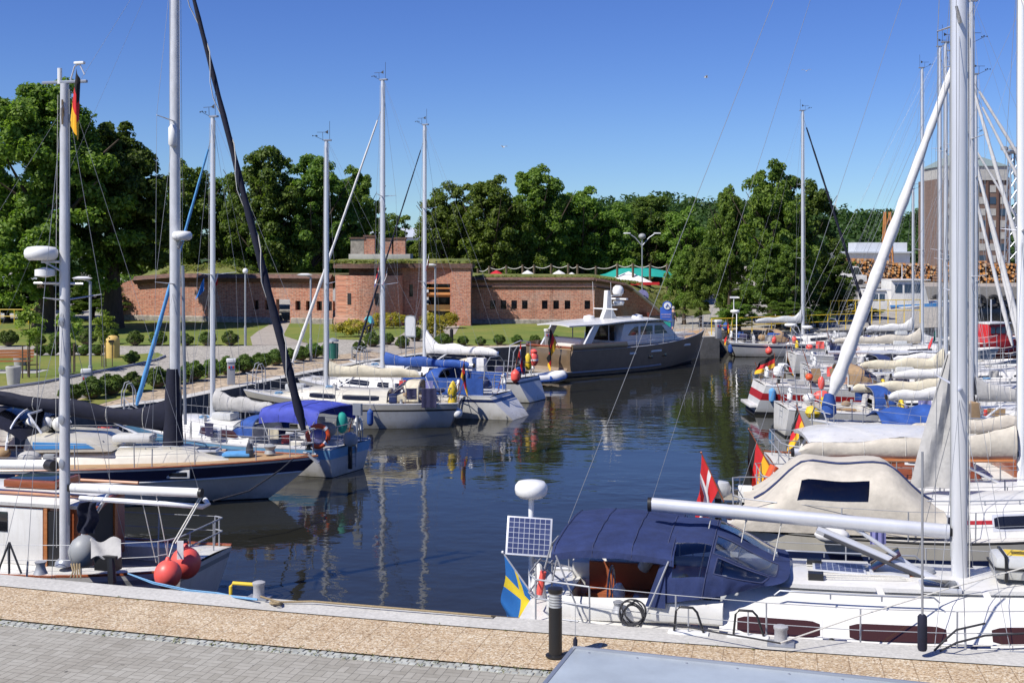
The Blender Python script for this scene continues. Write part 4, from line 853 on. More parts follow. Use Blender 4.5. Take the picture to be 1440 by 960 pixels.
def lattice(name, label, cat, px, D, top, base_z, w_, mat, heads=True):
    t = thing(name, label, cat, (XD(px, D), D, base_z)); h = ZD(top, D) - base_z; b = MB()
    for sx, sy in ((-1, -1), (1, -1), (1, 1), (-1, 1)): b.bar((sx * w_, sy * w_, 0), (sx * w_ * .5, sy * w_ * .5, h), .16, 4)
    n = int(h / 2.2)
    for i in range(n):
        for (sx, sy), (tx, ty) in (((-1, -1), (1, -1)), ((1, -1), (1, 1)), ((1, 1), (-1, 1)), ((-1, 1), (-1, -1))):
            a = w_ * (1 - .5 * i / n); c = w_ * (1 - .5 * (i + 1) / n); b.bar((sx * a, sy * a, h * i / n), (tx * c, ty * c, h * (i + 1) / n), .09, 4)
    b.build('lattice', mat, t, smooth=False)
    if heads:
        b = MB(); b.lathe([(w_ * .9, 0), (w_ * 1.3, .3), (w_ * 1.3, .6)], (0, 0, h - .3), 8); b.build('platform', mat, t)
        for i in range(6): a = i * PI / 3; b = MB(); b.box((math.cos(a) * w_ * 1.5, math.sin(a) * w_ * 1.5, h + .8), (.9, .9, .7), 0, a); b.build('floodlight', 'plastic_g', t)
    return t
lattice('floodlight_mast', 'tall grey lattice floodlight mast right of the granary', 'floodlight mast', 1424, 240, 214, 2.8, 1.2, 'alu_dark')
lattice('lattice_crane', 'orange yellow lattice crane mast before the far woods', 'crane', 1248, 200, 298, 2.8, .8, 'orange_rust', False)
t = thing('wind_turbine', 'tiny white wind turbine above the wooded ridge', 'wind turbine', (XD(1173, 650), 650, 10)); h = ZD(290, 650) - 10; b = MB(); b.bar((0, 0, 0), (0, 0, h), .8, 8, 0, .5); b.build('tower', 'plastic_w', t)
for i in range(3): a = .3 + i * 2.094; b = MB(); b.tube([(0, -.9, h), (math.sin(a) * 3, -.9, h + math.cos(a) * 3), (math.sin(a) * 6.5, -.9, h + math.cos(a) * 6.5)], lambda u: .45 - .35 * u, 5); b.build('blade', 'plastic_w', t)
# tyres along the far quay: one thing each
tm = MB(); tm.tube([(math.cos(a) * .58, 0, math.sin(a) * .58) for a in np.linspace(0, 2 * PI, 17)], .24, 7, cap=False); TM = tm.mesh('tyre_fender', 'rubber')
for i in range(15):
    x = 48 + i * 1.55; y = 136 - (x - 36) * .0625; o = bpy.data.objects.new('tyre_fender', TM); COL.objects.link(o); o.location = (x, y - .4, 1.15); tag(o, 'black tyre fender, %s from the left along the far concrete quay' % ORD[i], 'tyre fender', 'tyres on the far quay')
# concrete bank below the van
t = thing('concrete_bank', 'pale concrete retaining wall below the log yard', 'wall', (XD(1225, 128), 128, 0)); b = MB(); b.box((0, 0, 1.55), (9.5, 2, 2.9)); b.build('wall', 'quay_pale', t); b = MB(); b.box((0, -.1, 3.05), (9.8, 2.3, .2)); b.build('coping', 'concrete', t)
# boats in the channel behind
def workboat(name, label, px, D, L, hull, house, zl=1.2, rz=0., hh=1.9, cat='motorboat'):
    t = thing(name, label, cat, (XD(px, D), D, 0), rz); b = MB()
    b.grid(lambda u, v: (lerp(-L / 2, L / 2, u) + (.5 * (abs(v - .5) * 2) if u > .8 else 0), L * .16 * (1 - max(0, u - .55) ** 2 * 4.6) * math.copysign(min(1, abs(2 * v - 1) * 1.6), v - .5), -.2 + (zl + .5 * u * u + .2) * min(1, max(0, abs(2 * v - 1) * 2.2 - .9))), 14, 14); b.build('hull', hull, t)
    b = MB(); b.grid(lambda u, v: (lerp(-L / 2, L / 2, u), L * .155 * (1 - max(0, u - .55) ** 2 * 4.6) * (2 * v - 1), zl - .06 + .5 * u * u), 10, 4); b.build('deck', 'deck_grip', t)
    b = MB(); b.prism([(-L * .2, 0), (L * .16, 0), (L * .1, hh), (-L * .2, hh)], -L * .11, L * .11, M3=Matrix(((1, 0, 0), (0, 0, -1), (0, 1, 0))), c=(0, 0, zl)); b.build('cabin', house, t, bev=.08)
    for i in range(3): b = MB(); b.box((-L * .13 + i * L * .085, -L * .112, zl + hh * .68), (L * .065, .03, hh * .34)); b.build('window', 'win_blue', t)
    b = MB(); b.box((-.02 * L, 0, zl + hh + .06), (L * .36, L * .26, .12)); b.build('roof', 'gel', t, bev=.04); b = MB(); b.bar((-.05 * L, 0, zl + hh), (-.05 * L, 0, zl + hh + 1.6), .05, 6); b.build('mast', 'alu', t); return t
workboat('motor_cruiser', 'white motor cruiser moored below the concrete bank', 1232, 112, 7.5, 'gel', 'gel'); workboat('blue_ferry', 'white and blue excursion boat behind the furled white headsail', 1276, 118, 11, 'blue_gel', 'gel', 1.5, .1, 2.4)
workboat('pilot_boat', 'bright red pilot boat right of the thick mast', 1398, 78, 5.2, 'red', 'red', .8, .4, 1.2)
# ================================================================ boats
class Boat:
    """A yacht in its own axes: +x to the bow, +y to port, z up from the waterline; every fitting is its own part."""
    def __init__(s, name, label, L, B, loc, head, fb=1.0, bow=.45, aft=.12, rake=1.1, trans=-.1, tr=.72, tm=.42, hull=((0, 'anti'), (.30, 'gel')), deck='deck_grip', cat='sailboat', rail='alu', group=None, lowbow=.14, cockpit=None, floor=.3, ckw=.60):
        s.L, s.B, s.fb, s.bow, s.aft, s.rake, s.trans, s.tr, s.tm, s.lowbow = L, B, fb, bow, aft, rake, trans, tr, tm, lowbow
        s.h = math.radians(head); s.loc = Vector((loc[0], loc[1], 0)); s.R = Matrix.Rotation(s.h, 3, 'Z')
        s.t = thing(name, label, cat, s.loc, s.h, group)
        mats = []; lev = []
        for q, m in hull:
            if m not in mats: mats.append(m)
            lev.append((q, mats.index(m)))
        ss = sorted({q for q, _ in lev} | {1.} | {lerp(a, c, k / 3) for a, c in zip([q for q, _ in lev], [q for q, _ in lev][1:] + [1.]) for k in (1, 2)})
        nt_ = 30; ts = [(1 - math.cos(PI * i / nt_)) / 2 * .5 + .5 * i / nt_ for i in range(nt_ + 1)]; s.ts = ts
        b = MB(); n = len(ss)
        for sd in (1, -1):
            o = len(b.v)
            for t in ts:
                for q in ss: x, y, z = s.hp(t, q); b.v.append((x, sd * y, z))
            for i in range(nt_):
                for j in range(n - 1):
                    a = o + i * n + j; k = [m for q, m in lev if q <= ss[j] + 1e-6][-1]
                    b.f.append((a, a + n, a + n + 1, a + 1)); b.m.append(k)
        o2 = n * (nt_ + 1)
        for j in range(n - 1):
            k = [m for q, m in lev if q <= ss[j] + 1e-6][-1]; b.f.append((j, j + 1, o2 + j + 1, o2 + j)); b.m.append(k)
        me = b.mesh('hull', mats); bm = bmesh.new(); bm.from_mesh(me); bmesh.ops.remove_doubles(bm, verts=bm.verts, dist=1e-4); bmesh.ops.recalc_face_normals(bm, faces=bm.faces); bm.to_mesh(me); bm.free(); me.set_sharp_from_angle(angle=.6)
        s.hull = bpy.data.objects.new('hull', me); COL.objects.link(s.hull); s.hull.parent = s.t
        # deck, with a cockpit cut into it
        yf = [-1, -.86, -ckw, -.3, 0, .3, ckw, .86, 1]; b = MB()
        x0, x1 = cockpit if cockpit else (9e9, 9e9); hole = []
        tt = sorted(set(ts) | ({s.tx(x0), s.tx(x1)} if cockpit else set()))
        for t in tt:
            for f in yf:
                x, y, z = s.hp(t, 1); b.v.append((x, y * f * .985, z + .05 * s.B / 3 * (1 - f * f) - .004))
        for i in range(len(tt) - 1):
            xm = (s.hp(tt[i], 1)[0] + s.hp(tt[i + 1], 1)[0]) / 2
            for j in range(8):
                if x0 < xm < x1 and 2 <= j <= 5: continue
                a = i * 9 + j; b.f.append((a, a + 9, a + 10, a + 1)); b.m.append(0)
        s.deck = b.build('deck', deck, s.t)
        s.ck = cockpit; s.ckw = ckw
        if cockpit:
            b = MB(); rows = [t for t in tt if x0 - 1e-3 <= s.hp(t, 1)[0] <= x1 + 1e-3]; R = []
            for t in rows:
                x, y, z = s.hp(t, 1); w_ = y * ckw * .985; z += .03; R.append([(x, -w_, z), (x, -w_, floor + .42), (x, -w_ * .5, floor + .42), (x, -w_ * .5, floor), (x, w_ * .5, floor), (x, w_ * .5, floor + .42), (x, w_, floor + .42), (x, w_, z)])
            for r in R: b.v.extend(r)
            for i in range(len(R) - 1):
                for j in range(7): a = i * 8 + j; b.f.append((a, a + 1, a + 9, a + 8)); b.m.append(1 if j in (1, 3, 5) else 0)
            for i in (0, len(R) - 1):
                o = i * 8; b.f.append((o, o + 1, o + 2, o + 3, o + 4, o + 5, o + 6, o + 7)); b.m.append(0)
            b.build('cockpit', ['gel', 'teak_grey'], s.t, smooth=False)
        # toe rail
        for sd in (1, -1):
            b = MB(); b.tube([(x, sd * (y - .015), z + .025) for x, y, z in (s.hp(t, 1) for t in ts)], .026, 5); b.build('toe_rail', rail, s.t)
    def shape(s, t):
        if t < s.tm: return 1 - (1 - s.tr) * ((s.tm - t) / s.tm) ** 2
        u = (t - s.tm) / (1 - s.tm); return max(.012, (1 - u ** 2.15) ** .92)
    def zs(s, t): return s.fb + s.bow * max(0, (t - .35) / .65) ** 1.7 + s.aft * max(0, (.4 - t) / .4) ** 2
    def hp(s, t, q):
        b = s.B / 2 * s.shape(t); low = lerp(.72, s.lowbow, sm(.42, 1, t)); low = lerp(low, low * .85, sm(.3, 0, t)); zb = -.25
        y = b * (low + (1 - low) * q ** .72); z = zb + (s.zs(t) - zb) * q
        x = -s.L / 2 + s.L * t - s.rake * (1 - q) ** 1.15 * sm(.55, 1, t) ** 1.4 - s.trans * (1 - q) * sm(.3, 0, t) ** 1.5 * -1
        return x, y, z
    def tx(s, x): return min(1, max(0, (x + s.L / 2) / s.L))
    def at(s, x, f=0., dz=0.):     # point on deck: f = -1 starboard .. 1 port
        X, y, z = s.hp(s.tx(x), 1); return Vector((x, y * f, z + .05 * s.B / 3 * (1 - f * f) + dz))
    def loc_of(s, p): return s.R.transposed() @ (Vector(p) - s.loc)
    def px(s, x, y, D): return s.loc_of(PD(x, y, D))
    SPLIT = set('coaming hood_side cockpit_cushion pole_brace clutch_block genoa_track side_curtain roof_post doghouse_band rail_dodger rubbing_strake roof_pillar cockpit_bulwark door_post stern_arch stern_bags wheelhouse_side door_frame roof_rail whip_antenna deck_chair horseshoe_buoy mainsheet swim_ladder control_line tripod_stand fishing_gear'.split())
    def part(s, name, mat, fn, parent=None, **k):
        b = MB(); fn(b)
        if name in s.SPLIT:
            par = list(range(len(b.v)))
            def root(i):
                while par[i] != i: par[i] = par[par[i]]; i = par[i]
                return i
            for f in b.f:
                for i in f[1:]: par[root(i)] = root(f[0])
            G = {}
            for f, m in zip(b.f, b.m): G.setdefault(root(f[0]), []).append((f, m))
            for fs in G.values():
                q = MB(); ix = sorted({i for f, _ in fs for i in f}); mp = {i: j for j, i in enumerate(ix)}; q.v = [b.v[i] for i in ix]; q.f = [tuple(mp[i] for i in f) for f, _ in fs]; q.m = [m for _, m in fs]; o = q.build(name, mat, parent or s.t, **k)
            return o
        return b.build(name, mat, parent or s.t, **k)
    def cabin(s, x0, x1, kw=.62, h=.42, front=.9, mat='gel', wins=(), wmat='win', top='gel', z0=.25, z1=.78, slope=.80, frame=None, hw=None, stripe=None):
        """coachroof from x0 (aft) to x1 (forward end, tapering down)"""
        nx, st = 18, [0, .5, .85, 1.0, 1.06, 1.09]
        def sec(x):
            X, y, z = s.hp(s.tx(x), 1); w_ = (y * kw if hw is None else min(hw, y * .9)); hh = h * (sm(x1 + .02, x1 - front, x)) + .015; zb = z + .02
            return w_, hh, zb
        def ring(x):
            w_, hh, zb = sec(x); c = .07 * w_ * hh / max(h, .01)
            half = [(w_, zb), (lerp(w_, w_ * slope, .5), zb + hh * .5), (lerp(w_, w_ * slope, .9), zb + hh * .9), (w_ * slope * .93, zb + hh), (w_ * .45, zb + hh + c * .8), (0, zb + hh + c)]
            return [(x, -y, z) for y, z in half] + [(x, y, z) for y, z in reversed(half[:-1])]
        b = MB(); xs_ = [lerp(x0, x1, i / nx) for i in range(nx + 1)]; R = [ring(x) for x in xs_]; n = len(R[0])
        for r in R: b.v.extend(r)
        for i in range(nx):
            for j in range(n - 1): a = i * n + j; b.f.append((a, a + 1, a + n + 1, a + n)); b.m.append(1 if 3 <= j <= 6 else 0)
        b.f.append(tuple(range(n))); b.m.append(0); b.f.append(tuple(nx * n + j for j in range(n))); b.m.append(0)
        cab = b.build('cabin', [mat, top], s.t, ang=50)
        def side(x, f, sd, o=.008):
            w_, hh, zb = sec(x); y = lerp(w_, w_ * slope, f); return (x, sd * (y + o), zb + hh * f + o * .4)
        s.side = side; s.sec = sec; s.cab = cab
        for (xa, xb) in wins:
            for sd in (1, -1):
                rr = .22
                if frame:
                    b = MB(); e = .035; b.grid(lambda u, v: side(lerp(xa - e, xb + e, u), lerp(z0 - e / h, z1 + e / h, v), sd, .006), 4, 2); fr = b.build('window_frame', frame, cab)
                b = MB()
                def wp(u, v):
                    k = .06 * (1 - min(1, min(u, 1 - u) * 10)); return side(lerp(xa, xb, u), lerp(z0 + k, z1 - k, v), sd, .012)
                b.grid(wp, 12, 3); b.build('window', wmat, cab)
        if stripe:
            for sd in (1, -1): b = MB(); b.grid(lambda u, v: side(lerp(x0, x1 - front * .4, u), lerp(stripe[1], stripe[2], v), sd, .004), 16, 1); b.build('stripe', stripe[0], cab)
        return cab
    def ctop(s, x, f=0., dz=0.):
        w_, hh, zb = s.sec(x); return Vector((x, f * w_, zb + hh + .07 * w_ * (1 - f * f) * .9 + dz))
    def hatch(s, x, y=0, w=.5, l=.5, open_=0., on='c', mat='win'):
        p = s.ctop(x, 0) if on == 'c' else s.at(x, 0); p.y = y
        f = s.part('hatch', 'alu', lambda b: b.box(p + Vector((0, 0, .02)), (l, w, .07)), bev=.015)
        M_ = Matrix.Rotation(-open_, 3, 'Y'); b = MB(); c = p + Vector((-l / 2, 0, .065)) + M_ @ Vector((l / 2, 0, 0)); b.box(c, (l * .86, w * .86, .02), 0, 0, M_); b.build('pane', mat, f, bev=.006)
    def mast(s, x, h, r_=.085, z0=None, mat='alu', spread=((.5, .9),), shroud=True, fore=None, back=None, top='vane', wmat='wire', flat=1.35, taper=.75, wr=.005):
        r = r_ * .8; z0 = s.at(x)[2] if z0 is None else z0; s.mx, s.mz0, s.mh, s.mr = x, z0, h, r
        b = MB(); b.tube([(x, 0, z0), (x, 0, z0 + (h - z0) * .7), (x, 0, h)], lambda t: r * (1 if t < .6 else taper), 14, flat=flat, up=Vector((1, 0, 0))); s.m = b.build('mast', mat, s.t)
        s.part('mast_foot', 'alu_dark', lambda b: b.lathe([(r * 2, z0 - .02), (r * 1.9, z0 + .05), (r * 1.3, z0 + .1)], (x, 0, 0), 12))
        s.part('sail_track', 'plastic_g', lambda b: b.box((x - r * flat - .004, 0, (z0 + h) / 2 + .3), (.016, .022, h - z0 - .8)), s.m)
        tips = {}
        for i, (fz, ln) in enumerate(spread):
            z = z0 + (h - z0) * fz
            for sd in (1, -1):
                e = Vector((x - .18, sd * ln, z + .07)); tips[(i, sd)] = e
                s.part('spreader', mat, lambda b: b.bar((x, sd * r * .8, z), e, .035, 8, 0, .018, .5))
        if shroud:
            for sd in (1, -1):
                ch = s.at(x - .15, sd * .93); pts = [ch] + [tips[(i, sd)] for i in range(len(spread))] + [Vector((x, sd * .03, h - .12))]
                s.part('shroud', wmat, lambda b: b.tube(pts, wr, 5))
                if spread:
                    zz = z0 + (h - z0) * spread[0][0]
                    for dx in (-.55, .45): q = s.at(x + dx, sd * .88); s.part('shroud', wmat, lambda b: b.bar(q, (x, sd * r * .5, zz - .08), wr * .9, 5))
                    if len(spread) > 1:
                        s.part('shroud', wmat, lambda b: b.bar(tips[(0, sd)], (x, sd * r * .5, z0 + (h - z0) * spread[1][0]), wr * .8, 5))
                s.part('turnbuckle', 'steel', lambda b: b.bar(ch, ch.lerp(pts[1], .10 if spread else .04), .016, 6))
            for dy in (.05, -.07): s.part('halyard', 'rope_w', lambda b: b.tube([(x + r * 1.5, dy, z0 + .3), (x + r * 1.6, dy * 1.5, (z0 + h) / 2), (x + r * 1.2, dy, h - .2)], .006, 4))
        if fore is not None: s.part('forestay', wmat, lambda b: b.bar(fore, (x + r, 0, h * .985), wr, 5))
        if back is not None: s.part('backstay', wmat, lambda b: b.bar(back, (x - r, 0, h - .03), wr * .8, 5))
        if top: s.masthead(x, h, r, top)
    def masthead(s, x, h, r, top):
        s.part('masthead', 'alu_dark', lambda b: b.box((x - .05, 0, h + .02), (r * 4.5, r * 1.8, .06)), bev=.01)
        s.part('antenna', 'wire_dark', lambda b: b.bar((x - r * 2, .04, h), (x - r * 2, .04, h + .75), .008, 5))
        def vane(b):
            b.bar((x + r * 2, 0, h), (x + r * 2.2, 0, h + .32), .008, 5); b.bar((x + r * 2.2 - .22, 0, h + .33), (x + r * 2.2 + .22, 0, h + .33), .009, 5); b.add([(x + r * 2.2 - .22, 0, h + .26), (x + r * 2.2 - .08, 0, h + .33), (x + r * 2.2 - .22, 0, h + .42)], [(0, 1, 2)])
        s.part('wind_vane', 'wire_dark', vane)
        def cups(b):
            b.bar((x + r, -.03, h), (x + .45, -.06, h + .18), .008, 5)
            for a in (0, 2.1, 4.2): b.bar((x + .45, -.06, h + .2), (x + .45 + math.cos(a) * .08, -.06 + math.sin(a) * .08, h + .2), .006, 4); b.ball((x + .45 + math.cos(a) * .1, -.06 + math.sin(a) * .1, h + .2), .025, n=6)
        s.part('wind_cups', 'black', cups)
        if top == 'lamp': s.part('masthead_light', 'plastic_w', lambda b: b.lathe([(.06, h + .03), (.07, h + .16), (.03, h + .2)], (x, 0, 0), 10))
    def boom(s, ln, z, r=.07, mat='alu', cover=None, fat=.24, dz=0., yaw=0., nose=.95, head=.9, dirx=-1, lines=3):
        x = s.mx + dirx * s.mr * 1.6; d = Vector((dirx * math.cos(yaw), math.sin(yaw), 0)); e = Vector((x, 0, z)) + d * ln + Vector((0, 0, dz)); a = Vector((x, 0, z)); s.bend = e; s.bst = a
        bo = s.part('boom', mat, lambda b: b.bar(a, e, r, 12, flat=1.25)); s.part('gooseneck', 'black', lambda b: b.box(a - d * .05, (.22, .09, .12)), bo, bev=.015)
        s.part('boom_end', 'black', lambda b: b.bar(e, e + d * .06, r * 1.06, 12, flat=1.2), bo)
        if cover:
            side = Vector((-d.y, d.x, 0)); sd_ = random.random() * 9
            def fn(u, v):
                c = a.lerp(e, u * .985 + .005); th = v * 2 * PI; taper = (1 - .55 * u ** 1.4) * sm(1.03, .93, u)
                up = fat * taper * (1 + head * max(0, 1 - u * 6) ** 1.5); wd = fat * .40 * taper + r * .75
                wr_ = 1 + .16 * noise.noise(Vector((u * ln * 2.2 + sd_, th * 1.3, 3))) + .07 * noise.noise(Vector((u * ln * 9 + sd_, th * 2, 7)))
                y = math.sin(th) * wd * wr_; zz = math.cos(th); zz = (zz * up * wr_ + up * .55 if zz > 0 else zz * r * 1.7 + up * .55 * (1 + zz)) ; sag = .05 * math.sin(u * PI * 5 + sd_) * taper
                return c + side * y + Vector((0, 0, zz + sag * (zz > 0)))
            s.part('sail_cover', cover, lambda b: b.grid(fn, 44, 14))
            for i in range(5):
                u = .12 + i * .19; s.part('sail_tie', 'rope_w', lambda b: b.tube([fn(u, v / 14) + (fn(u, v / 14) - a.lerp(e, u)) * .02 for v in range(15)], .009, 4), s.t)
        if lines:
            for i in range(lines):
                q = a.lerp(e, .55 + .12 * i); f = s.at(q.x + .25 * dirx, .08 * (i - 1), .1); s.part('sheet', 'rope_w', lambda b: b.bar(q - Vector((0, 0, r)), f, .009, 4))
        s.part('topping_lift', 'wire', lambda b: b.bar(e + Vector((0, 0, .05)), (s.mx - s.mr, 0, s.mh - .1), .003, 4))
        s.part('kicker', 'alu', lambda b: b.bar(a.lerp(e, .30) - Vector((0, 0, r)), (s.mx + dirx * .12, 0, s.mz0 + .18), .032, 8))
        return bo
    def furl(s, bowx, frac=.96, r=.085, mat='white_cloth', uv='navy_cloth', z=None, drum=True, r0=None):
        f = s.at(bowx, 0, .15) if z is None else Vector((bowx, 0, z)); t = Vector((s.mx + s.mr, 0, lerp(s.mz0, s.mh, frac)))
        r0 = r0 or r
        s.part('furled_headsail', mat, lambda b: b.tube([f.lerp(t, .035 + .93 * i / 24) for i in range(25)], lambda u: (r0 * (1 - .62 * u)) * (1 + .12 * math.sin(u * 60)) if u > .01 else r0 * .5, 10))
        s.part('forestay', 'wire', lambda b: b.bar(f, t, .010, 5))
        if drum: s.part('furler_drum', 'black', lambda b: b.lathe([(.09, 0), (.1, .03), (.06, .05), (.06, .12), (.1, .14), (.09, .17)], f + Vector((0, 0, -.02)), 12))
    def hood(s, x0, x1, w, h, mat='blue_cloth', z=None, win=True, wmat='vinyl', lean=.30, hw3=False, rise=0., base=None, aft_drop=.0, rib=None):
        """sprayhood: x1 forward foot, x0 open aft arch"""
        zb = (s.at((x0 + x1) / 2).z if z is None else z); Ln = x1 - x0
        def fn(u, v):     # u 0 front foot .. 1 aft hoop
            a = PI * v; hh = h * min(1, (.05 + 1.25 * u) if u < .6 else .80 + .20 * sm(.6, .85, u)) ; hh = h * (sm(-.15, .72, u) * .98 + .02)
            x = lerp(x1, x0, u) - (0 if u > .0 else 0) - .0; ww = w * (.80 + .20 * sm(0, .5, u)); cy = -math.cos(a); sn = math.sin(a)
            y = ww * math.copysign(abs(cy) ** .55, cy); zz = hh * sn ** .5 if sn > 0 else 0
            zz = zz * (1 - rise * (1 - u) / h) + rise * (1 - u)
            x -= (1 - sn ** .6 if sn > 0 else 1) * lean * (1 - u) * Ln * 1.0
            k = noise.noise(Vector((u * 5, v * 6, w))) * .022 + noise.noise(Vector((u * 16 + v * 9, v * 13, w * 3))) * .010
            return Vector((x, y * (1 + k), zb + zz * (1 + k)))
        def kf(u, v):
            if not win: return 0
            if .10 < u < .60 and (.28 < v < .485 or .515 < v < .72): return 1
            if .14 < u < .56 and (.10 < v < .25 or .75 < v < .90): return 1
            if .62 < u < .93 and (.07 < v < .36 or .64 < v < .93) and hw3: return 1
            return 0
        hd = s.part('sprayhood', [mat, wmat], lambda b: b.grid(fn, 40, 60, kf=kf))
        s.part('hood_bow', 'steel', lambda b: b.tube([fn(1, v / 20) + Vector((.01, 0, -.02)) for v in range(21)], .014, 6), hd)
        for u in (.62, .985): s.part('piping', 'trim_thread', lambda b: b.tube([fn(u, v / 40) * 1.0 + (fn(u, v / 40) - Vector((x0, 0, zb))).normalized() * .006 for v in range(41)], .008, 5), hd)
        for v0, v1, ua, ub in ((.28, .485, .10, .60), (.515, .72, .10, .60), (.10, .25, .14, .56), (.75, .90, .14, .56)):
            if win: s.part('window_binding', 'trim_thread', lambda b: b.tube([fn(*q) + (fn(*q) - Vector((x0, 0, zb))).normalized() * .006 for q in [(lerp(ua, ub, t / 8), v0) for t in range(9)] + [(ub, lerp(v0, v1, t / 8)) for t in range(9)] + [(lerp(ub, ua, t / 8), v1) for t in range(9)] + [(ua, lerp(v1, v0, t / 8)) for t in range(9)]], .009, 4), hd)
        s.hoodfn = fn; return hd
    def bimini(s, x0, x1, w, z, mat='navy_cloth', drop=.25, legs=True, base=None, curve=.12):
        def fn(u, v):
            e = abs(2 * v - 1); return Vector((lerp(x0, x1, u), w * math.copysign(min(1, e * 1.12), v - .5), z + .018 * noise.noise(Vector((u * 6, v * 9, z))) + .010 * math.sin(v * 31) * math.sin(u * PI * 2) + curve * math.sin(PI * u) * .6 + .10 * (1 - e ** 2) - drop * max(0, e - .80) / .2 * (1 if 1 else 0)))
        bi = s.part('bimini', mat, lambda b: b.grid(fn, 24, 36), thick=.012)
        for u in (.02, .34, .66, .98): s.part('seam', 'trim_thread', lambda b: b.tube([fn(u, v / 24) + Vector((0, 0, .012)) for v in range(25)], .006, 4), bi)
        if legs:
            for sd in (-1, 1):
                for u in (.04, .96): q = fn(u, .5 + sd * .46); f = s.at(lerp(x0, x1, .5 + (u - .5) * .5), sd * .86); s.part('bimini_pole', 'steel', lambda b: b.bar(f, q, .014, 6))
        s.bimfn = fn
    def rails(s, xa, xb, n=5, h=.6, pul=1, push=1, wire=.006, mat='steel', gate=True):
        tops = {}
        for sd in (1, -1):
            P = []
            for i in range(n):
                x = lerp(xa, xb, i / (n - 1)); f = s.at(x, sd * .955); q = f + Vector((0, sd * .03, h)); P.append((f, q)); s.part('stanchion', mat, lambda b: b.bar(f, q, .014, 6))
            for k in (1., .52): s.part('lifeline', 'wire', lambda b: [b.bar(a[0].lerp(a[1], k), c[0].lerp(c[1], k), wire, 4) for a, c in zip(P, P[1:])])
            tops[sd] = P
        if pul:
            xf = s.L / 2 - .08; A = [tops[1][-1][1], s.at(xf - .6, .9, h), s.at(xf, .2, h + .05), s.at(xf, -.2, h + .05), s.at(xf - .6, -.9, h), tops[-1][-1][1]]
            def f(b):
                b.tube(A,   .013, 6); C = [s.at(xf - .5, .9, h * .5), s.at(xf - .02, .3, h * .5), s.at(xf - .02, -.3, h * .5), s.at(xf - .5, -.9, h * .5)]; b.tube(C, .012, 6)
                for q in ((xf - .6, .9), (xf - .05, .25), (xf - .05, -.25), (xf - .6, -.9)): b.bar(s.at(*q), s.at(q[0], q[1], h), .014, 6)
            s.part('pulpit', mat, f)
        if push:
            xr = -s.L / 2 + .12; A = [tops[1][0][1], s.at(xr + .15, .93, h), s.at(xr, .8, h), s.at(xr, -.8, h), s.at(xr + .15, -.93, h), tops[-1][0][1]]
            def f(b):
                for k in (1., .55): b.tube([Vector((p.x, p.y, p.z - h * (1 - k))) for p in A], .014, 6)
                for q in ((xr + .15, .93), (xr, .45), (xr, -.45), (xr + .15, -.93)): b.bar(s.at(*q), s.at(q[0], q[1], h), .014, 6)
            s.part('pushpit', mat, f)
    def clutter(s, seed, cols=('blue_cloth', 'tan_cloth', 'grey_cloth', 'navy_cloth', 'lilac_cloth', 'white_cloth', 'beige_cloth', 'purple_cloth', 'coral')):
        q = random.Random(seed); L = s.L; x0, x1 = s.ck
        for sd in (1, -1):
            s.part('dorade_vent', 'steel', lambda b: b.tube([s.ctop(L * .06, sd * .6), s.ctop(L * .06, sd * .6, .16), s.ctop(L * .06, sd * .6, .2) + Vector((.1, 0, .02))], .05, 8))
            s.part('seat_cushion', q.choice(cols), lambda b: b.box(((x0 + x1) / 2, sd * s.at(x0).z * .0 + sd * s.B * .21, s.fb - .12), (abs(x1 - x0) * .8, .34, .1)), bev=.03)
            s.part('jerrycan', q.choice(('plastic_g', 'navy_cloth', 'plastic_w')), lambda b: b.box(s.at(x1 + .6 + q.random(), sd * .82, .2), (.3, .16, .36)), bev=.04)
        for i in range(4):
            p = s.at(lerp(x0 - .2, x1 + .8, q.random()), q.uniform(-.85, .85), .28); r = q.uniform(.12, .22)
            s.part('deck_bag', q.choice(cols), lambda b: b.ball(p, r, sx=q.uniform(.9, 1.6), sz=q.uniform(.7, 1.3)))
        for i in range(3):
            x = lerp(x0, x1 + 1.5, q.random()); sd = q.choice((1, -1)); w_ = q.uniform(.35, .6)
            s.part('hanging_towel', q.choice(cols), lambda b: b.grid(lambda u, v: s.at(x + w_ * u, sd * .965, .62 - .42 * v) + Vector((0, sd * .03 * math.sin(u * 9 + v * 3), 0)), 8, 5), thick=.01)
        s.coil(s.ctop(L * .10, .2, .03), .16, 4, q.choice(('rope_w', 'rope_b', 'rope_d', 'red_cloth'))); s.coil(s.at(L * .33, .3, .04), .18, 4, q.choice(('rope_w', 'rope_b')))
        s.part('life_raft_case', 'gel_grey', lambda b: b.box(s.at(L * .26, 0, .3) if q.random() < .5 else s.ctop(L * .02, 0, .12), (.75, .5, .24)), bev=.07)
        s.part('horseshoe_buoy', q.choice(('yellow', 'plastic_w', 'plastic_w')), lambda b: b.tube([s.at(-L / 2 + .15, -.55, .45) + Vector((0, .16 * math.cos(a), .22 * math.sin(a))) for a in np.linspace(-.8, 3.9, 12)], .06, 8))
        s.part('ensign_pole', 'mahogany', lambda b: b.bar(s.at(-L / 2 + .1, .1), s.at(-L / 2 + .1, .1, .8) - Vector((.25, 0, 0)), .014, 6))
        s.part('stern_ladder', 'steel', lambda b: [b.bar(s.at(-L / 2 + .05, f, -.05) + Vector((-.06, 0, 0)), s.at(-L / 2 + .05, f, -.75) + Vector((-.10 + max(0, s.trans) * .5, 0, 0)), .014, 6) for f in (-.25, .1)] + [b.bar(s.at(-L / 2 + .05, -.25, -.2 - .22 * i) + Vector((-.08 + max(0, s.trans) * .2 * i * .6, 0, 0)), s.at(-L / 2 + .05, .1, -.2 - .22 * i) + Vector((-.08 + max(0, s.trans) * .2 * i * .6, 0, 0)), .012, 6) for i in range(3)])
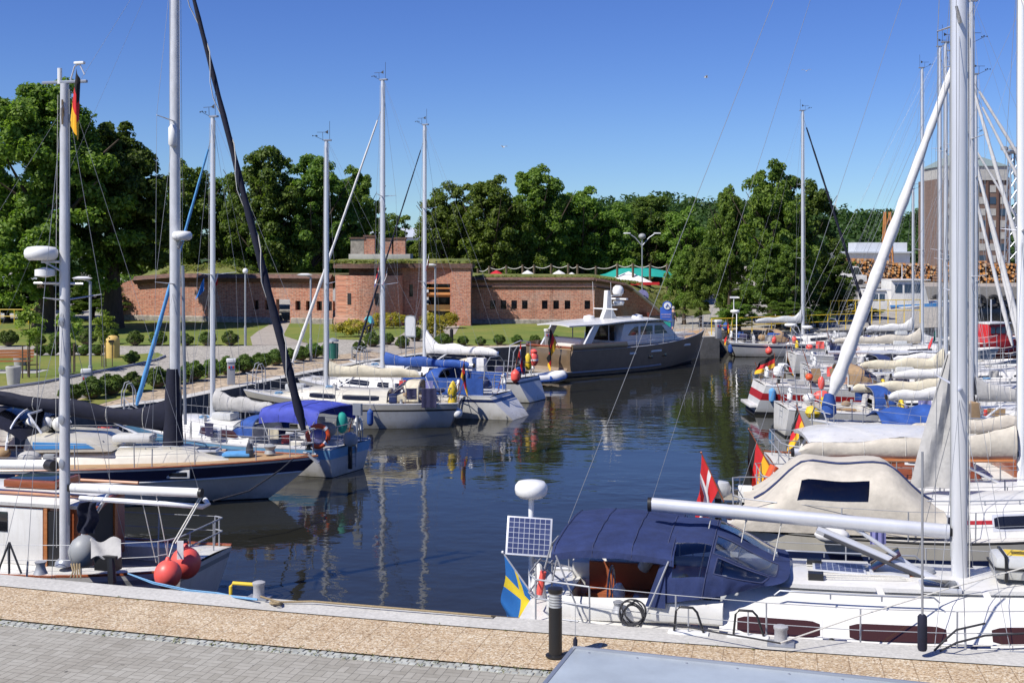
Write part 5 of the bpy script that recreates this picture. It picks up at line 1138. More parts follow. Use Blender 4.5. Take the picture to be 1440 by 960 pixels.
        for i in range(2):
            s.part('companion_board', 'varnish', lambda b: b.box((x1 + .12, 0, s.fb + .1 + .2 * i), (.03, .6, .18)))
        s.part('radar_arch', 'steel', lambda b: b.tube([s.at(-L / 2 + .35, -.85), s.at(-L / 2 + .25, -.8, 1.2), s.at(-L / 2 + .25, -.4, 1.45), s.at(-L / 2 + .25, .4, 1.45), s.at(-L / 2 + .25, .8, 1.2), s.at(-L / 2 + .35, .85)], .022, 6)) if q.random() < .4 else None
    def winch(s, x, f, r=.065, z=None):
        p = s.at(x, f, .02) if z is None else Vector((x, s.at(x, f).y, z)); s.part('winch', 'steel', lambda b: b.lathe([(r * 1.2, 0), (r, .03), (r * .75, .09), (r, .14), (r * .5, .16)], p, 12))
    def wheel(s, x, r=.38, z=None):
        p = s.at(x, 0, .25) if z is None else Vector((x, 0, z))
        def f(b):
            b.tube([p + Vector((0, math.cos(a) * r, math.sin(a) * r)) for a in np.linspace(0, 2 * PI, 25)], .016, 6, cap=False)
            for k in range(6): a = k * PI / 3; b.bar(p, p + Vector((0, math.cos(a) * r, math.sin(a) * r)), .009, 5)
        s.part('steering_wheel', 'steel', f); s.part('steering_pedestal', 'plastic_w', lambda b: b.lathe([(.13, -.9), (.09, -.2), (.1, .1), (.05, .18)], p + Vector((.12, 0, 0)), 10))
    def outboard(s, p, mat='plastic_g', tilt=0., sc_=1.):
        p = Vector(p); o = s.part('outboard_motor', mat, lambda b: b.lathe([(.10, -.02), (.16, .05), (.17, .25), (.13, .36), (.05, .40)], p, 12, sx=1.35 * sc_, sy=sc_)); s.part('leg', 'black', lambda b: b.box(p + Vector((0, 0, -.35)), (.12, .08, .7)), o, bev=.02)
    def radar(s, p, r=.28, hgt=.2, mat='plastic_w'):
        p = Vector(p); return s.part('radar_dome', mat, lambda b: b.lathe([(r * .72, 0), (r * .95, hgt * .22), (r, hgt * .5), (r * .97, hgt * .75), (r * .8, hgt * .97), (r * .3, hgt * 1.06)], p, 28), ang=60)
    def handrail(s, x0, x1, f, n=4):
        def fn(b):
            P = [s.ctop(lerp(x0, x1, i / (n * 2)), f, .07) for i in range(n * 2 + 1)]; b.tube([s.ctop(x0 - .08, f, 0)] + P + [s.ctop(x1 + .08, f, 0)], .014, 6)
            for i in range(1, n): p = s.ctop(lerp(x0, x1, i / n), f, .07); b.bar(p, p - Vector((0, 0, .08)), .012, 5)
        s.part('handrail', 'alu_dark', fn)
    def solar(s, p, w, l, M3, name='solar_panel', parent=None):
        p = Vector(p); fr = s.part(name, 'panel_rim', lambda b: b.box(p, (l, w, .03), 0, 0, M3), parent, bev=.006)
        b = MB(); n = M3 @ Vector((0, 0, .0175)); vs = [p + n + M3 @ Vector((x * l * .46, y * w * .46, 0)) for x, y in ((-1, -1), (1, -1), (1, 1), (-1, 1))]; b.add(vs, [(0, 1, 2, 3)]); o = b.build('solar_cells', 'solar', fr, smooth=False, fix=False)
        L_ = o.data.uv_layers.new(name='UVMap'); uv = [(0, 0), (l / max(w, l), 0), (l / max(w, l), w / max(w, l)), (0, w / max(w, l))]
        for i, lp in enumerate(o.data.loops): L_.data[lp.index].uv = uv[lp.vertex_index]
        return fr
    def coil(s, p, r, n, mat, name='coiled_rope', up=(0, 0, 1)):
        p = Vector(p); z = Vector(up).normalized(); e1 = z.orthogonal().normalized(); e2 = z.cross(e1)
        s.part(name, mat, lambda b: b.tube([p + e1 * (math.cos(a) * r * (.75 + .25 * math.sin(a * .37))) + e2 * (math.sin(a) * r * (.8 + .2 * math.cos(a * .53))) + z * (.03 * math.sin(a * 1.7)) for a in np.linspace(0, 2 * PI * n, int(18 * n))], .012, 5))
    def w2(s, p): return s.loc + s.R @ Vector(p)
# ---------------------------------------------------------------- loose gear: flags, fenders, ropes (each its own thing)
FLAGS = {'german': (['flag_black', 'flag_red', 'flag_gold'], lambda u, v: 0 if v > .667 else (1 if v > .333 else 2)),
         'swedish': (['flag_blue', 'flag_yellow'], lambda u, v: 1 if (.40 < v < .60 or .3 < u < .44) else 0),
         'danish': (['flag_red', 'flag_white'], lambda u, v: 1 if (.42 < v < .58 or .30 < u < .42) else 0),
         'polish': (['flag_white', 'flag_red'], lambda u, v: 0 if v > .5 else 1),
         'italian': (['green_dark', 'flag_white', 'flag_red'], lambda u, v: 0 if u < .33 else (1 if u < .66 else 2)),
         'blue': (['flag_blue', 'flag_white'], lambda u, v: 0), 'dutch': (['flag_red', 'flag_white', 'flag_navy'], lambda u, v: 0 if v > .667 else (1 if v > .333 else 2))}
def flag(label, foot, tip, w, h, kind, droop=.75, out=(1, 0), name='flag', staff=True, seed=0, cat='flag'):
    foot, tip = Vector(foot), Vector(tip); t = thing(name, label, cat, foot); d = (tip - foot); L = d.length; dn = d.normalized(); q = random.Random(seed + 5)
    if staff: b = MB(); b.bar((0, 0, 0), d, .016, 6, 0, .012); b.ball(d, .025, n=8); b.build('flagstaff', 'mahogany' if kind in ('german', 'danish') else 'alu', t)
    o = Vector((out[0], out[1], 0)).normalized(); sidev = Vector((-o.y, o.x, 0)); ph = q.uniform(0, 6)
    mats, kf = FLAGS[kind]
    def fn(u, v):
        hp_ = d - dn * (h * (1 - v)) - dn * .03; s_ = u * w
        fall = droop * (1 - .25 * (1 - v)); dirv = (o * (1 - fall) + Vector((0, 0, -1)) * fall).normalized()
        fold = (.10 * math.sin(u * 7.5 + v * 2.2 + ph) + .05 * math.sin(u * 14 + v * 4 + ph)) * w * min(1, u * 3)
        return hp_ + dirv * s_ + sidev * fold * .8 + o * .06 * w * math.sin(u * 5 + ph + v * 3) * u
    b = MB(); b.grid(fn, 30, 24, kf=kf); b.build('cloth', mats, t, fix=False); return t
def fender(label, p, r, ln, mat, tie=.5, cat='fender'):
    p = Vector(p); t = thing('fender', label, cat, p); b = MB(); n = 9
    b.lathe([(r * .25, -ln / 2)] + [(r * math.sin(PI * (.12 + .38 * i / 4)), -ln / 2 + r * .9 * i / 4) for i in range(5)] + [(r * math.sin(PI * (.5 + .38 * i / 4)), ln / 2 - r * .9 * (1 - i / 4)) for i in range(5)] + [(r * .2, ln / 2 + .04)], n=14); b.build('body', mat, t)
    b = MB(); b.bar((0, 0, ln / 2), (0, 0, ln / 2 + tie), .010, 5); b.build('lanyard', 'rope_w', t); return t
def ballfender(label, p, r, mat, tie):
    p = Vector(p); t = thing('ball_fender', label, 'fender', p); b = MB(); b.lathe([(max(.02, r * math.sin(PI * i / 12)), -r * 1.06 * math.cos(PI * i / 12)) for i in range(13)], n=22); b.lathe([(r * .24, r * .98), (r * .15, r * 1.22), (r * .1, r * 1.28)], n=12); b.build('body', mat, t, ang=60); b = MB(); b.bar((0, 0, r), Vector(tie) - p, .012, 5); b.build('lanyard', 'rope_w', t)
def rope(label, pts, r, mat, sag=0., cat='rope'):
    pts = [Vector(p) for p in pts]
    if len(pts) == 2: a, c = pts; pts = [a.lerp(c, i / 14) - Vector((0, 0, sag * math.sin(PI * i / 14))) for i in range(15)]
    b = MB(); b.tube(pts, r, 6); o = b.build('mooring_rope', mat); return tag(o, label, cat)
def lifebuoy(label, c, r, nrm, mat='orange'):
    c = Vector(c); n = Vector(nrm).normalized(); e1 = Vector((0, 0, 1)).cross(n).normalized(); e2 = n.cross(e1); t = thing('lifebuoy', label, 'lifebuoy', c)
    b = MB(); b.tube([e1 * math.cos(a) * r + e2 * math.sin(a) * r for a in np.linspace(0, 2 * PI, 33)], r * .24, 10, cap=False); b.build('ring', mat, t)
    for k in range(4): a = PI / 4 + k * PI / 2; m = e1 * math.cos(a) * r + e2 * math.sin(a) * r; tg = -e1 * math.sin(a) + e2 * math.cos(a); b = MB(); b.bar(m - tg * r * .13, m + tg * r * .13, r * .265, 10); b.build('band', 'plastic_w', t)
def place(X, D, head, lx=0., ly=0.):
    a = math.radians(head); return (X - lx * math.cos(a) + ly * math.sin(a), D - lx * math.sin(a) - ly * math.cos(a))
V3 = Vector
# ================================================================ R1: white Swedish sloop alongside the near quay
mx = .7
R1 = Boat('moored_sloop', 'white sloop with navy canopy lying alongside the near quay, Swedish flag at its stern', 11.4, 3.75, place(XD(1349, 17.75), 17.75, -12.6, mx), -12.6, fb=1.16, bow=.28, aft=.03, rake=.9, trans=-.55, tr=.80, hull=((0, 'anti'), (.22, 'gel'), (.80, 'navy_gel'), (.9, 'gel')), cockpit=(-5.15, -2.95), ckw=.62, deck='gel', floor=.55)
B_ = R1
B_.cabin(-2.75, 4.4, .80, .50, 2.5, wins=[(-2.5, -1.35), (-.95, .35), (.95, 2.3)], wmat='win_brown', frame='gel', z0=.10, z1=.46, slope=.66, stripe=('navy_gel', .02, .10))
B_.part('coaming', 'gel', lambda b: [b.tube([B_.at(x, sd * .70, .12 + .12 * sm(-5, -3.0, x)) for x in np.linspace(-5.3, -2.7, 8)], .13, 8, flat=1.4) for sd in (1, -1)])
B_.mast(mx, 17.2, .112, z0=1.42, mat='alu', spread=((.204, 1.1), (.547, 1.0)), back=(-5.6, 0, 1.3), top='vane', flat=1.3, wr=.0055)
bz = 2.50; e = B_.px(915, 697, 19.0); B_.boom(4.42, bz, .088, dz=.20, lines=3, yaw=-.00)
B_.part('boom_strut', 'alu', lambda b: b.bar((mx - .2, -.02, 1.72), (mx - 2.05, -.02, 2.45), .065, 8)); B_.part('boom_strut', 'wire_dark', lambda b: b.bar((mx - .25, -.10, 1.70), (mx - 1.95, -.12, 2.38), .028, 6))
B_.bimini(-5.2, -3.4, 1.42, 2.24, 'navy_cloth', drop=.13, curve=.12)
B_.hood(-3.55, -1.75, 1.40, .80, 'navy_cloth', z=1.57, lean=.20, hw3=True, rise=.26)
B_.part('hood_side', 'navy_cloth', lambda b: [b.grid(lambda u, v: V3((lerp(-3.52, -3.82 + .25 * v, u), sd * (1.42 - .06 * u), lerp(1.50, 2.2, v))), 3, 6) for sd in (1, -1)])
B_.furl(5.45, .97, .075, 'white_cloth')
B_.rails(-4.6, 4.2, 8, .62)
# stern pole with radar dome and tilted solar panel
pf = B_.px(747, 838, 19.2); B_.part('stern_pole', 'alu_white', lambda b: b.bar((pf.x, pf.y, .7), (pf.x, pf.y, ZD(700, 19.2)), .045, 10))
B_.part('pole_brace', 'alu_white', lambda b: [b.bar((pf.x, pf.y, 1.75), B_.at(-5.3, f, .05), .018, 6) for f in (.2, .9)])
B_.radar((pf.x, pf.y, ZD(699, 19.2)), .265, .26)
Mx = B_.R.transposed() @ Matrix.Rotation(math.radians(4), 3, 'Y') @ Matrix.Rotation(math.radians(62), 3, 'X')
B_.solar(B_.px(744, 754, 18.95), .62, .72, Mx)
B_.part('horseshoe_buoy', 'plastic_w', lambda b: b.tube([B_.px(747, 820, 18.8) + V3((.02 * i, .10 * math.cos(a), .28 * math.sin(a))) for i, a in enumerate(np.linspace(-.9, 4.0, 12))], .06, 8))
B_.part('danbuoy', 'coral', lambda b: b.bar(B_.px(758, 835, 18.6), B_.px(764, 803, 18.6), .05, 8))
B_.part('swim_ladder', 'steel', lambda b: [b.bar(B_.px(752 + 18 * i, 850, 18.7), B_.px(776 + 12 * i, 762, 18.7), .014, 6) for i in range(2)])
B_.wheel(-4.5, .44, 1.25); B_.winch(-4.2, -.84, .085, 1.42); B_.winch(-4.2, .84, .085, 1.42)
B_.part('cockpit_cushion', 'cushion', lambda b: [b.box((-4.05, sd * .82, 1.03), (1.9, .42, .10)) for sd in (1, -1)] + [b.box((-4.0, .98, 1.3), (2.0, .07, .42))])
B_.part('cockpit_table', 'varnish', lambda b: b.box((-3.8, 0, 1.22), (.7, .34, .06)))
B_.part('rolled_cover', 'grey_cloth', lambda b: b.bar((-4.1, .9, 1.45), (-3.8, .75, 1.95), .10, 10))
B_.part('companionway_hatch', 'win_brown', lambda b: b.box((-2.77, 0, 1.55), (.03, .7, .62)))
B_.solar(B_.ctop(-1.02, .12, .03), .52, .78, Matrix.Rotation(.02, 3, 'Y'), 'deck_solar_panel', B_.cab)
B_.hatch(-.3, .12, .56, .56, .55, mat='win_brown'); B_.part('companion_trim', 'cushion', lambda b: b.box(B_.ctop(-.18, .1, .02), (.5, .5, .02)))
B_.hatch(.35, -.62, .42, .55)
B_.part('vent_cowl', 'steel', lambda b: b.lathe([(.10, 0), (.14, .03), (.12, .08), (.02, .10)], B_.ctop(.25, .12, 0), 14))
B_.handrail(-1.9, .2, -.80, 3); B_.handrail(-1.9, .2, .80, 3)
B_.part('control_line', 'rope_w', lambda b: [b.tube([(.6, y, 1.75), (-.2, y * 1.6, B_.ctop(-.2).z + .03), (-1.5, y * 2.1, B_.ctop(-1.5).z + .02)], .010, 5) for y in (-.1, -.16, -.22, .14, .2)])
B_.part('clutch_block', 'black', lambda b: [b.box((-1.38, y, B_.ctop(-1.38).z + .05), (.22, .16, .1)) for y in (-.42, .38)])
B_.part('genoa_track', 'alu_dark', lambda b: [b.tube([B_.at(x, sd * .90, .03) for x in np.linspace(-1.4, 1.6, 6)], .016, 4) for sd in (1, -1)])
for sd in (1, -1):
    for xa, xb in ((-1.9, -.55), (-.45, .9), (1.0, 2.2)): B_.part('non_slip_panel', 'grip_pad', lambda b: b.grid(lambda u, v: B_.ctop(lerp(xa, xb, u), sd * lerp(.38, .58, v), .006), 8, 3))
    for xa in (-4.9, -2.6, 3.6): B_.part('deck_cleat', 'steel', lambda b: (b.bar(B_.at(xa - .12, sd * .92, .07), B_.at(xa + .12, sd * .92, .07), .018, 6), b.bar(B_.at(xa, sd * .92), B_.at(xa, sd * .92, .07), .025, 6)))
    B_.part('jib_sheet', 'rope_b' if sd > 0 else 'rope_w', lambda b: b.tube([B_.at(-2.9, sd * .86, .12), B_.at(-1.5, sd * .9, .06), B_.at(.4, sd * .86, .08), B_.at(2.5, sd * .8, .06), B_.at(4.8, sd * .5, .1)], .010, 5))
    B_.part('deck_block', 'black', lambda b: b.ball(B_.at(-1.2, sd * .9, .1), .05, n=8))
B_.part('windlass', 'plastic_g', lambda b: b.box(B_.at(4.6, 0, .1), (.4, .3, .18)), bev=.04)
t = thing('life_raft', 'white life raft canister with yellow label strapped to the near foredeck', 'life raft', B_.w2(B_.ctop(1.55, -.05, .04)), B_.h)
b = MB(); b.box((0, 0, .19), (.82, .62, .34)); b.build('canister', 'gel_grey', t, bev=.09); b = MB(); b.box((0, 0, .19), (.86, .66, .035)); b.build('seam', 'black', t, bev=.01); b = MB(); b.box((-.02, -.0, .364), (.40, .34, .008)); b.build('label_plate', 'yellow', t); 

for x in (-.26, .26): b = MB(); b.box((x, 0, .19), (.045, .655, .375)); b.build('strap', 'black', t, bev=.01)
b = MB(); [b.box((-.02 + random.uniform(-.01, .01), y, .371), (.26, .022, .006)) for y in (-.09, -.03, .03)]; b.build('label_mark', 'black', t)
flag('Swedish blue and yellow flag hanging at the stern of the near sloop', PD(747, 833, 18.7), PD(707, 776, 18.7), 1.15, .66, 'swedish', droop=.96, out=(.65, -.2), seed=1)
B_.coil(B_.px(890, 862, 17.0), .2, 6, 'rope_d', 'coiled_rope', (.1, -1, .2)); B_.coil(B_.px(795, 862, 17.9), .13, 5, 'red_cloth', 'coiled_rope', (.2, -1, 0))
# ================================================================ R2: cream boat with beige cockpit tent
R2 = Boat('cruising_sloop', 'cream sloop with beige cockpit tent beside the Swedish sloop, Danish flag at its stern', 9.7, 3.4, place(XD(1352, 24.1), 24.1, -10, -.2), -10, fb=1.12, bow=.5, aft=.05, rake=1.2, trans=.15, tr=.68, hull=((0, 'anti'), (.20, 'gel_grey'), (.66, 'navy_gel'), (.78, 'gel_cream')), cockpit=(-3.7, -1.8), rail='black')
B_ = R2
B_.cabin(-1.7, 3.1, .72, .48, 1.6, wins=[(-1.4, -.5), (.2, 1.3)], wmat='win', frame='alu', z0=.30, z1=.75, stripe=('red_gel', .48, .62))
B_.mast(-.2, 15.2, .09, spread=((.33, .95), (.66, .8)), back=(-4.7, 0, 1.3), wr=.0055)
def tent(u, v):
    a = PI * v; x = lerp(-4.5, -.7, u); hh = 1.22 * (.30 + .70 * sm(0, .34, u)) * (1 - .62 * sm(.72, 1, u)); s_ = math.sin(a); sag = .05 * math.sin(u * PI * 3) ** 2
    return V3((x - .5 * (1 - u) * (1 - s_ ** .5 if s_ > 0 else 1) * 1., 1.45 * math.copysign(abs(math.cos(a)) ** .6, -math.cos(a)), 1.2 + hh * (s_ ** .55 if s_ > 0 else 0) - sag * s_))
B_.part('cockpit_tent', ['beige_cloth', 'vinyl_brown', 'black'], lambda b: b.grid(tent, 30, 40, kf=lambda u, v: 1 if (.30 < u < .62 and (.10 < v < .25 or .75 < v < .90)) else 0))
B_.part('tent_trim', 'navy_cloth', lambda b: b.tube([tent(u, .47) + V3((0, 0, .015)) for u in np.linspace(.05, .98, 16)], .03, 6))
B_.part('staysail', 'grey_cloth', lambda b: b.grid(lambda u, v: V3((lerp(-.32, lerp(-1.2, -.5, v), u), -.06 * math.sin(u * 9 + v * 4), lerp(1.9, 4.6, v))), 8, 12), thick=.03)
B_.rails(-3.9, 3.4, 7, .6); B_.winch(-2.2, .75); B_.winch(-2.2, -.75); B_.hatch(1.6, 0, .5, .5); B_.furl(4.65, .96, .07, 'white_cloth')
B_.handrail(-1.2, 1.4, -.6, 4)
p = B_.px(1010, 690, 25.2); o = B_.part('outboard_motor', 'gel_grey', lambda b: b.lathe([(.10, -.14), (.19, -.06), (.21, .08), (.17, .19), (.06, .22)], p, 14, sx=1.3)); B_.part('leg', 'black', lambda b: b.box(p + V3((0, 0, -.5)), (.14, .1, .8)), o, bev=.02)
B_.part('throw_bag', 'plastic_w', lambda b: b.box(B_.px(1048, 694, 25.5), (.30, .10, .36)), bev=.03); B_.part('spray_dodger', 'lilac_cloth', lambda b: b.grid(lambda u, v: B_.px(lerp(1064, 1096, u), lerp(688, 715, v), 25.3) + V3((0, .03 * math.sin(u * 22), 0)), 20, 4), thick=.01)
B_.part('dotted_cushion', 'black', lambda b: b.ball(B_.px(1053, 730, 23.6), .17, sz=.6)); B_.part('cushion_dot', 'plastic_w', lambda b: [b.ball(B_.px(1053 + dx, 728 + dy, 23.42), .022, n=6) for dx, dy in ((-8, -3), (-3, -4), (3, -4), (8, -2), (-5, 2), (1, 1), (6, 3))])
B_.part('locker_bag', 'red_cloth', lambda b: b.ball(B_.px(1026, 724, 23.8), .1)); B_.part('laundry', 'lilac_cloth', lambda b: b.grid(lambda u, v: B_.px(lerp(1224, 1246, u), lerp(748, 765, v), 22.5) + V3((0, .02 * math.sin(u * 15), 0)), 10, 3), thick=.008)
B_.part('locker_bag', 'white_cloth', lambda b: b.ball(B_.px(1170, 752, 22.8), .22, sx=1.5, sz=.7))
flag('red and white Danish flag drooping from the stern of the cream sloop', PD(1018, 705, 24.9), PD(986, 636, 25.0), 1.35, .80, 'danish', droop=.95, out=(-1, -.1), seed=2)
# ================================================================ R3: wooden-sided motor sailer
R3 = Boat('motor_sailer', 'white-roofed motor sailer with mahogany wheelhouse sides behind the beige tented sloop', 11.5, 3.7, place(XD(1437, 29.9), 29.9, -4, .45), -5, fb=1.15, bow=.5, aft=.2, trans=.1, tr=.75, hull=((0, 'anti'), (.22, 'gel')), cockpit=(-5.2, -3.6), rail='mahogany')
B_ = R3
B_.cabin(-3.5, -.9, .80, .74, .4, mat='mahogany', top='gel', wins=[(-2.7, -2.05), (-1.95, -1.45)], wmat='win_blue', frame='alu_white', z0=.50, z1=.84, slope=.9)
B_.part('wheelhouse_roof', 'gel', lambda b: b.grid(lambda u, v: V3((lerp(-4.95, -1.0, u), lerp(-1.62, 1.62, v) * (1 - .12 * sm(.8, 1, u)), 2.02 + .14 * (1 - (2 * v - 1) ** 2) + .08 * math.sin(PI * u) - .10 * sm(.85, 1, u) - .1 * sm(.15, 0, u))), 20, 12), thick=.10)
B_.part('roof_post', 'gel', lambda b: [b.bar((-4.85, sd * 1.5, 1.3), (-4.45, sd * 1.5, 2.0), .04, 6) for sd in (1, -1)] + [b.bar((-3.6, sd * 1.5, 1.3), (-3.6, sd * 1.5, 2.0), .05, 6) for sd in (1, -1)])
B_.part('side_curtain', 'vinyl', lambda b: [b.grid(lambda u, v: V3((lerp(-4.6, -3.65, u), sd * 1.5, lerp(1.5, 2.0, v))), 4, 4) for sd in (1, -1)])
B_.part('cabin_trunk', 'mahogany', lambda b: b.box((1.2, 0, 1.42), (2.6, 2.2, .42)), bev=.05)
B_.part('folded_chair', 'blue_cloth', lambda b: b.grid(lambda u, v: B_.px(lerp(1310, 1336, u), lerp(622, 636, v) + 10 * u, 28.0), 4, 3), thick=.05)
B_.rails(-4.8, 4.2, 6, .62); B_.wheel(-3.9, .35, 1.75)
B_.part('transom_board', 'mahogany', lambda b: b.box((-5.72, 0, 1.28), (.05, 2.2, .16)), bev=.01)
B_.part('name_board', 'plastic_w', lambda b: b.box(B_.px(1099, 675, 28.2), (.4, .05, .22)), bev=.01)
t = thing('rescue_sling', 'orange rescue sling pack hanging on the stern rail of the motor sailer', 'rescue sling', PD(1082, 675, 28.3)); b = MB(); b.tube([(-.12, 0, -.32), (-.05, 0, -.05), (.02, 0, .12), (.12, 0, .34)], .11, 10); b.build('pack', 'orange', t); b = MB(); [b.bar((x, -.11, z), (x + .06, .11, z), .02) for x, z in ((-.08, -.15), (.0, .05), (.07, .2))]; b.build('strap', 'plastic_w', t)
flag('large faded German flag leaning at the stern of the mahogany motor sailer', PD(1090, 668, 28.5), PD(1053, 603, 28.7), 1.5, 1.0, 'german', droop=.95, out=(-1, -.1), seed=3)
R2b = Boat('wooden_boomed_sloop', 'narrow sloop with a long beige boom cover between the tented sloop and the motor sailer', 9.6, 2.6, place(XD(1437, 27.1), 27.1, -6, 1.2), -6, fb=.9, bow=.4, hull=((0, 'anti'), (.25, 'gel_cream')), cockpit=(-3.8, -1.9), rail='mahogany')
R2b.cabin(-1.8, 3.0, .66, .36, 1.5, mat='mahogany', wins=[(-1.3, -.2), (.4, 1.4)], z0=.3, z1=.74); R2b.mast(1.2, 14.6, .095, mat='alu_white', spread=((.45, .95),), back=(-4.6, 0, 1.0), wr=.0055); R2b.boom(4.95, 2.08, .08, cover='beige_cloth', fat=.27, dz=-.05, head=.6); R2b.part('boom_sole', 'varnish', lambda b: b.bar((1.0, -.1, 1.94), (-3.1, -.1, 1.89), .08, 6, flat=.5)); R2b.rails(-3.8, 3.4, 6, .6); R2b.furl(4.6, .95, .07, 'white_cloth'); R2b.hatch(1.9, 0, .45, .45)
# ================================================================ R4 .. R10: the row of boats along the right
def row(name, label, px, D, head, mxl, L, B, mastpx_h, boomc, boomz=2.5, boomln=3.6, hull=((0, 'anti'), (.25, 'gel')), hoodc=None, furlc='white_cloth', fb=1.0, winm='win', bow=.4, r=.08, spread=((.36, .85), (.68, .7)), cabin=True, dirx=-1, furlfrac=.96, hoodwin=True, **k):
    fb -= .12
    b = Boat(name, label, L, B, place(XD(px, D), D, head, mxl), head, fb=fb, bow=bow, hull=hull, cockpit=(-L * .40, -L * .20), **k)
    b.cabin(-L * .19, L * .32, .66, .42, 1.5, wins=[(-L * .13, -L * .02), (L * .03, L * .15)], wmat=winm, z0=.30, z1=.74)
    b.mast(mxl, ZD(mastpx_h, D), r, spread=spread, back=(-L / 2 + .2, 0, fb + .1), wr=.0055)
    b.boom(boomln, boomz, .07, cover=boomc, fat=.24, dirx=dirx)
    if furlc: b.furl(L / 2 - .2, furlfrac, .115, furlc)
    if hoodc: b.hood(-L * .21, -L * .06, B * .36, .72, hoodc, z=fb + .18, win=hoodwin)
    b.rails(-L * .40, L * .36, 6, .6); b.winch(-L * .22, .75); b.winch(-L * .22, -.75); b.hatch(L * .16, 0, .5, .5); b.handrail(-L * .1, L * .12, -.62, 3); b.handrail(-L * .1, L * .12, .62, 3); b.wheel(-L * .33, .4, fb + .35); b.clutter(int(D * 10))
    return b
R4 = row('white_sloop', 'low white sloop with a red cabin line behind the mahogany motor sailer', 1470, 32, -2, 1.0, 10.5, 3.3, -60, 'beige_cloth', 1.9, 3.6, hull=((0, 'anti'), (.25, 'gel'), (.78, 'red_gel'), (.86, 'gel')), fb=.95)
R5 = row('blue_tented_sloop', 'sloop with bow pointing left, thick white furled headsail and blue covers', 1366, 37.5, 176, .3, 10.6, 3.4, 2, 'grey_cloth', 2.1, 3.4, hull=((0, 'anti'), (.25, 'gel_cream'), (.7, 'navy_gel'), (.8, 'gel_cream')), furlc=None, fb=1.05)
R5.furl(4.75, .95, .20, 'white_cloth', r0=.225, z=1.75); R5.part('furl_foot_bag', 'blue_cloth', lambda b: b.lathe([(.1, -.15), (.24, 0), (.22, .3), (.14, .6)], R5.at(4.7, 0, .25), 12))
R5.part('deck_cover', 'blue_cloth', lambda b: b.grid(lambda u, v: V3((lerp(1.1, 3.3, u), lerp(-1.15, 1.15, v), 1.35 + .55 * (1 - abs(2 * v - 1) ** 1.5) * (1 - .4 * u) + .05 * math.sin(u * 16 + v * 6))), 24, 14), thick=.02)
R5.part('hatch_box', 'tan_cloth', lambda b: b.box((.5, .2, 1.75), (.5, .7, .5), 0, .3), bev=.03)
R6 = row('cream_sloop', 'cream sloop with long sand-coloured boom cover just behind the blue-covered sloop', 1345, 44, 0, 1.2, 10.5, 3.4, 30, 'cream_cloth', 1.62, 3.8, hull=((0, 'anti'), (.25, 'gel')), hoodc='blue_cloth', furlc='white_cloth')
R6.part('stern_bag', 'yellow', lambda b: b.lathe([(.2, 0), (.28, .15), (.22, .34), (.05, .4)], R6.px(1143, 586, 42.5), 12))
R7 = row('red_striped_sloop', 'white sloop with dark red hull stripe, stern facing the open basin, on the right', 1330, 50, 0, 2.0, 11.6, 3.6, 60, 'cream_cloth', 1.9, 3.6, hull=((0, 'anti'), (.26, 'gel_grey'), (.60, 'red_gel'), (.80, 'gel')), hoodc='tan_cloth', fb=1.2, trans=-.5, bow=.3)
R7.part('bathing_platform', 'gel', lambda b: b.box((-6.1, 0, .35), (.6, 2.0, .12)), bev=.03); R7.part('deck_chair', 'tan_cloth', lambda b: [b.grid(lambda u, v: R7.px(lerp(x, x + 13, u) + 4 * v, lerp(518, 534, v), 49), 3, 4) for x in (1140, 1166)], thick=.03)
R7.outboard(R7.px(1095, 528, 49.6), 'plastic_w'); R7.radar(R7.px(1101, 516, 51), .22, .16); R7.part('radar_pole', 'alu', lambda b: b.bar(R7.px(1101, 530, 51), R7.px(1101, 517, 51), .03))
R7.part('fender_basket', 'orange', lambda b: b.ball(R7.px(1138, 530, 48.6), .16)); R7.part('bathing_ladder', 'blue_cloth', lambda b: b.box(R7.px(1083, 562, 49.6), (.55, .5, .5)), bev=.06)
R8 = row('navy_boomed_sloop', 'white sloop with navy blue boom cover, behind the red-striped one', 1338, 57, 0, 1.6, 10.5, 3.3, 72, 'dark_cloth', 1.55, 4.0, hoodc='navy_cloth', furlc='white_cloth'); 
R8.part('cover_emblem', 'plastic_w', lambda b: b.lathe([(.11, -.01), (.11, .01)], R8.px(1312, 500, 56.7), 12, R=Matrix.Rotation(PI / 2, 3, 'X')))
R9 = row('silver_boomed_sloop', 'white sloop with bare silver boom and no boom cover on the right', 1322, 60.5, 0, 1.4, 10.8, 3.3, 66, None, 1.6, 5.6, furlc='white_cloth', fb=.95)
R10 = row('white_sloop', 'white sloop with long off-white boom cover near the far end of the right row', 1297, 66, 0, 1.5, 11.5, 3.5, 96, 'beige_cloth', 1.75, 4.9, furlc=None, fb=1.1)
R11 = row('white_sloop', 'small far sloop with a slim short mast behind the furled headsail', 1284, 76, 5, 1., 9., 3., 266, 'white_cloth', 1.8, 3., furlc=None, fb=1.0, r=.07, spread=((.5, .7),))
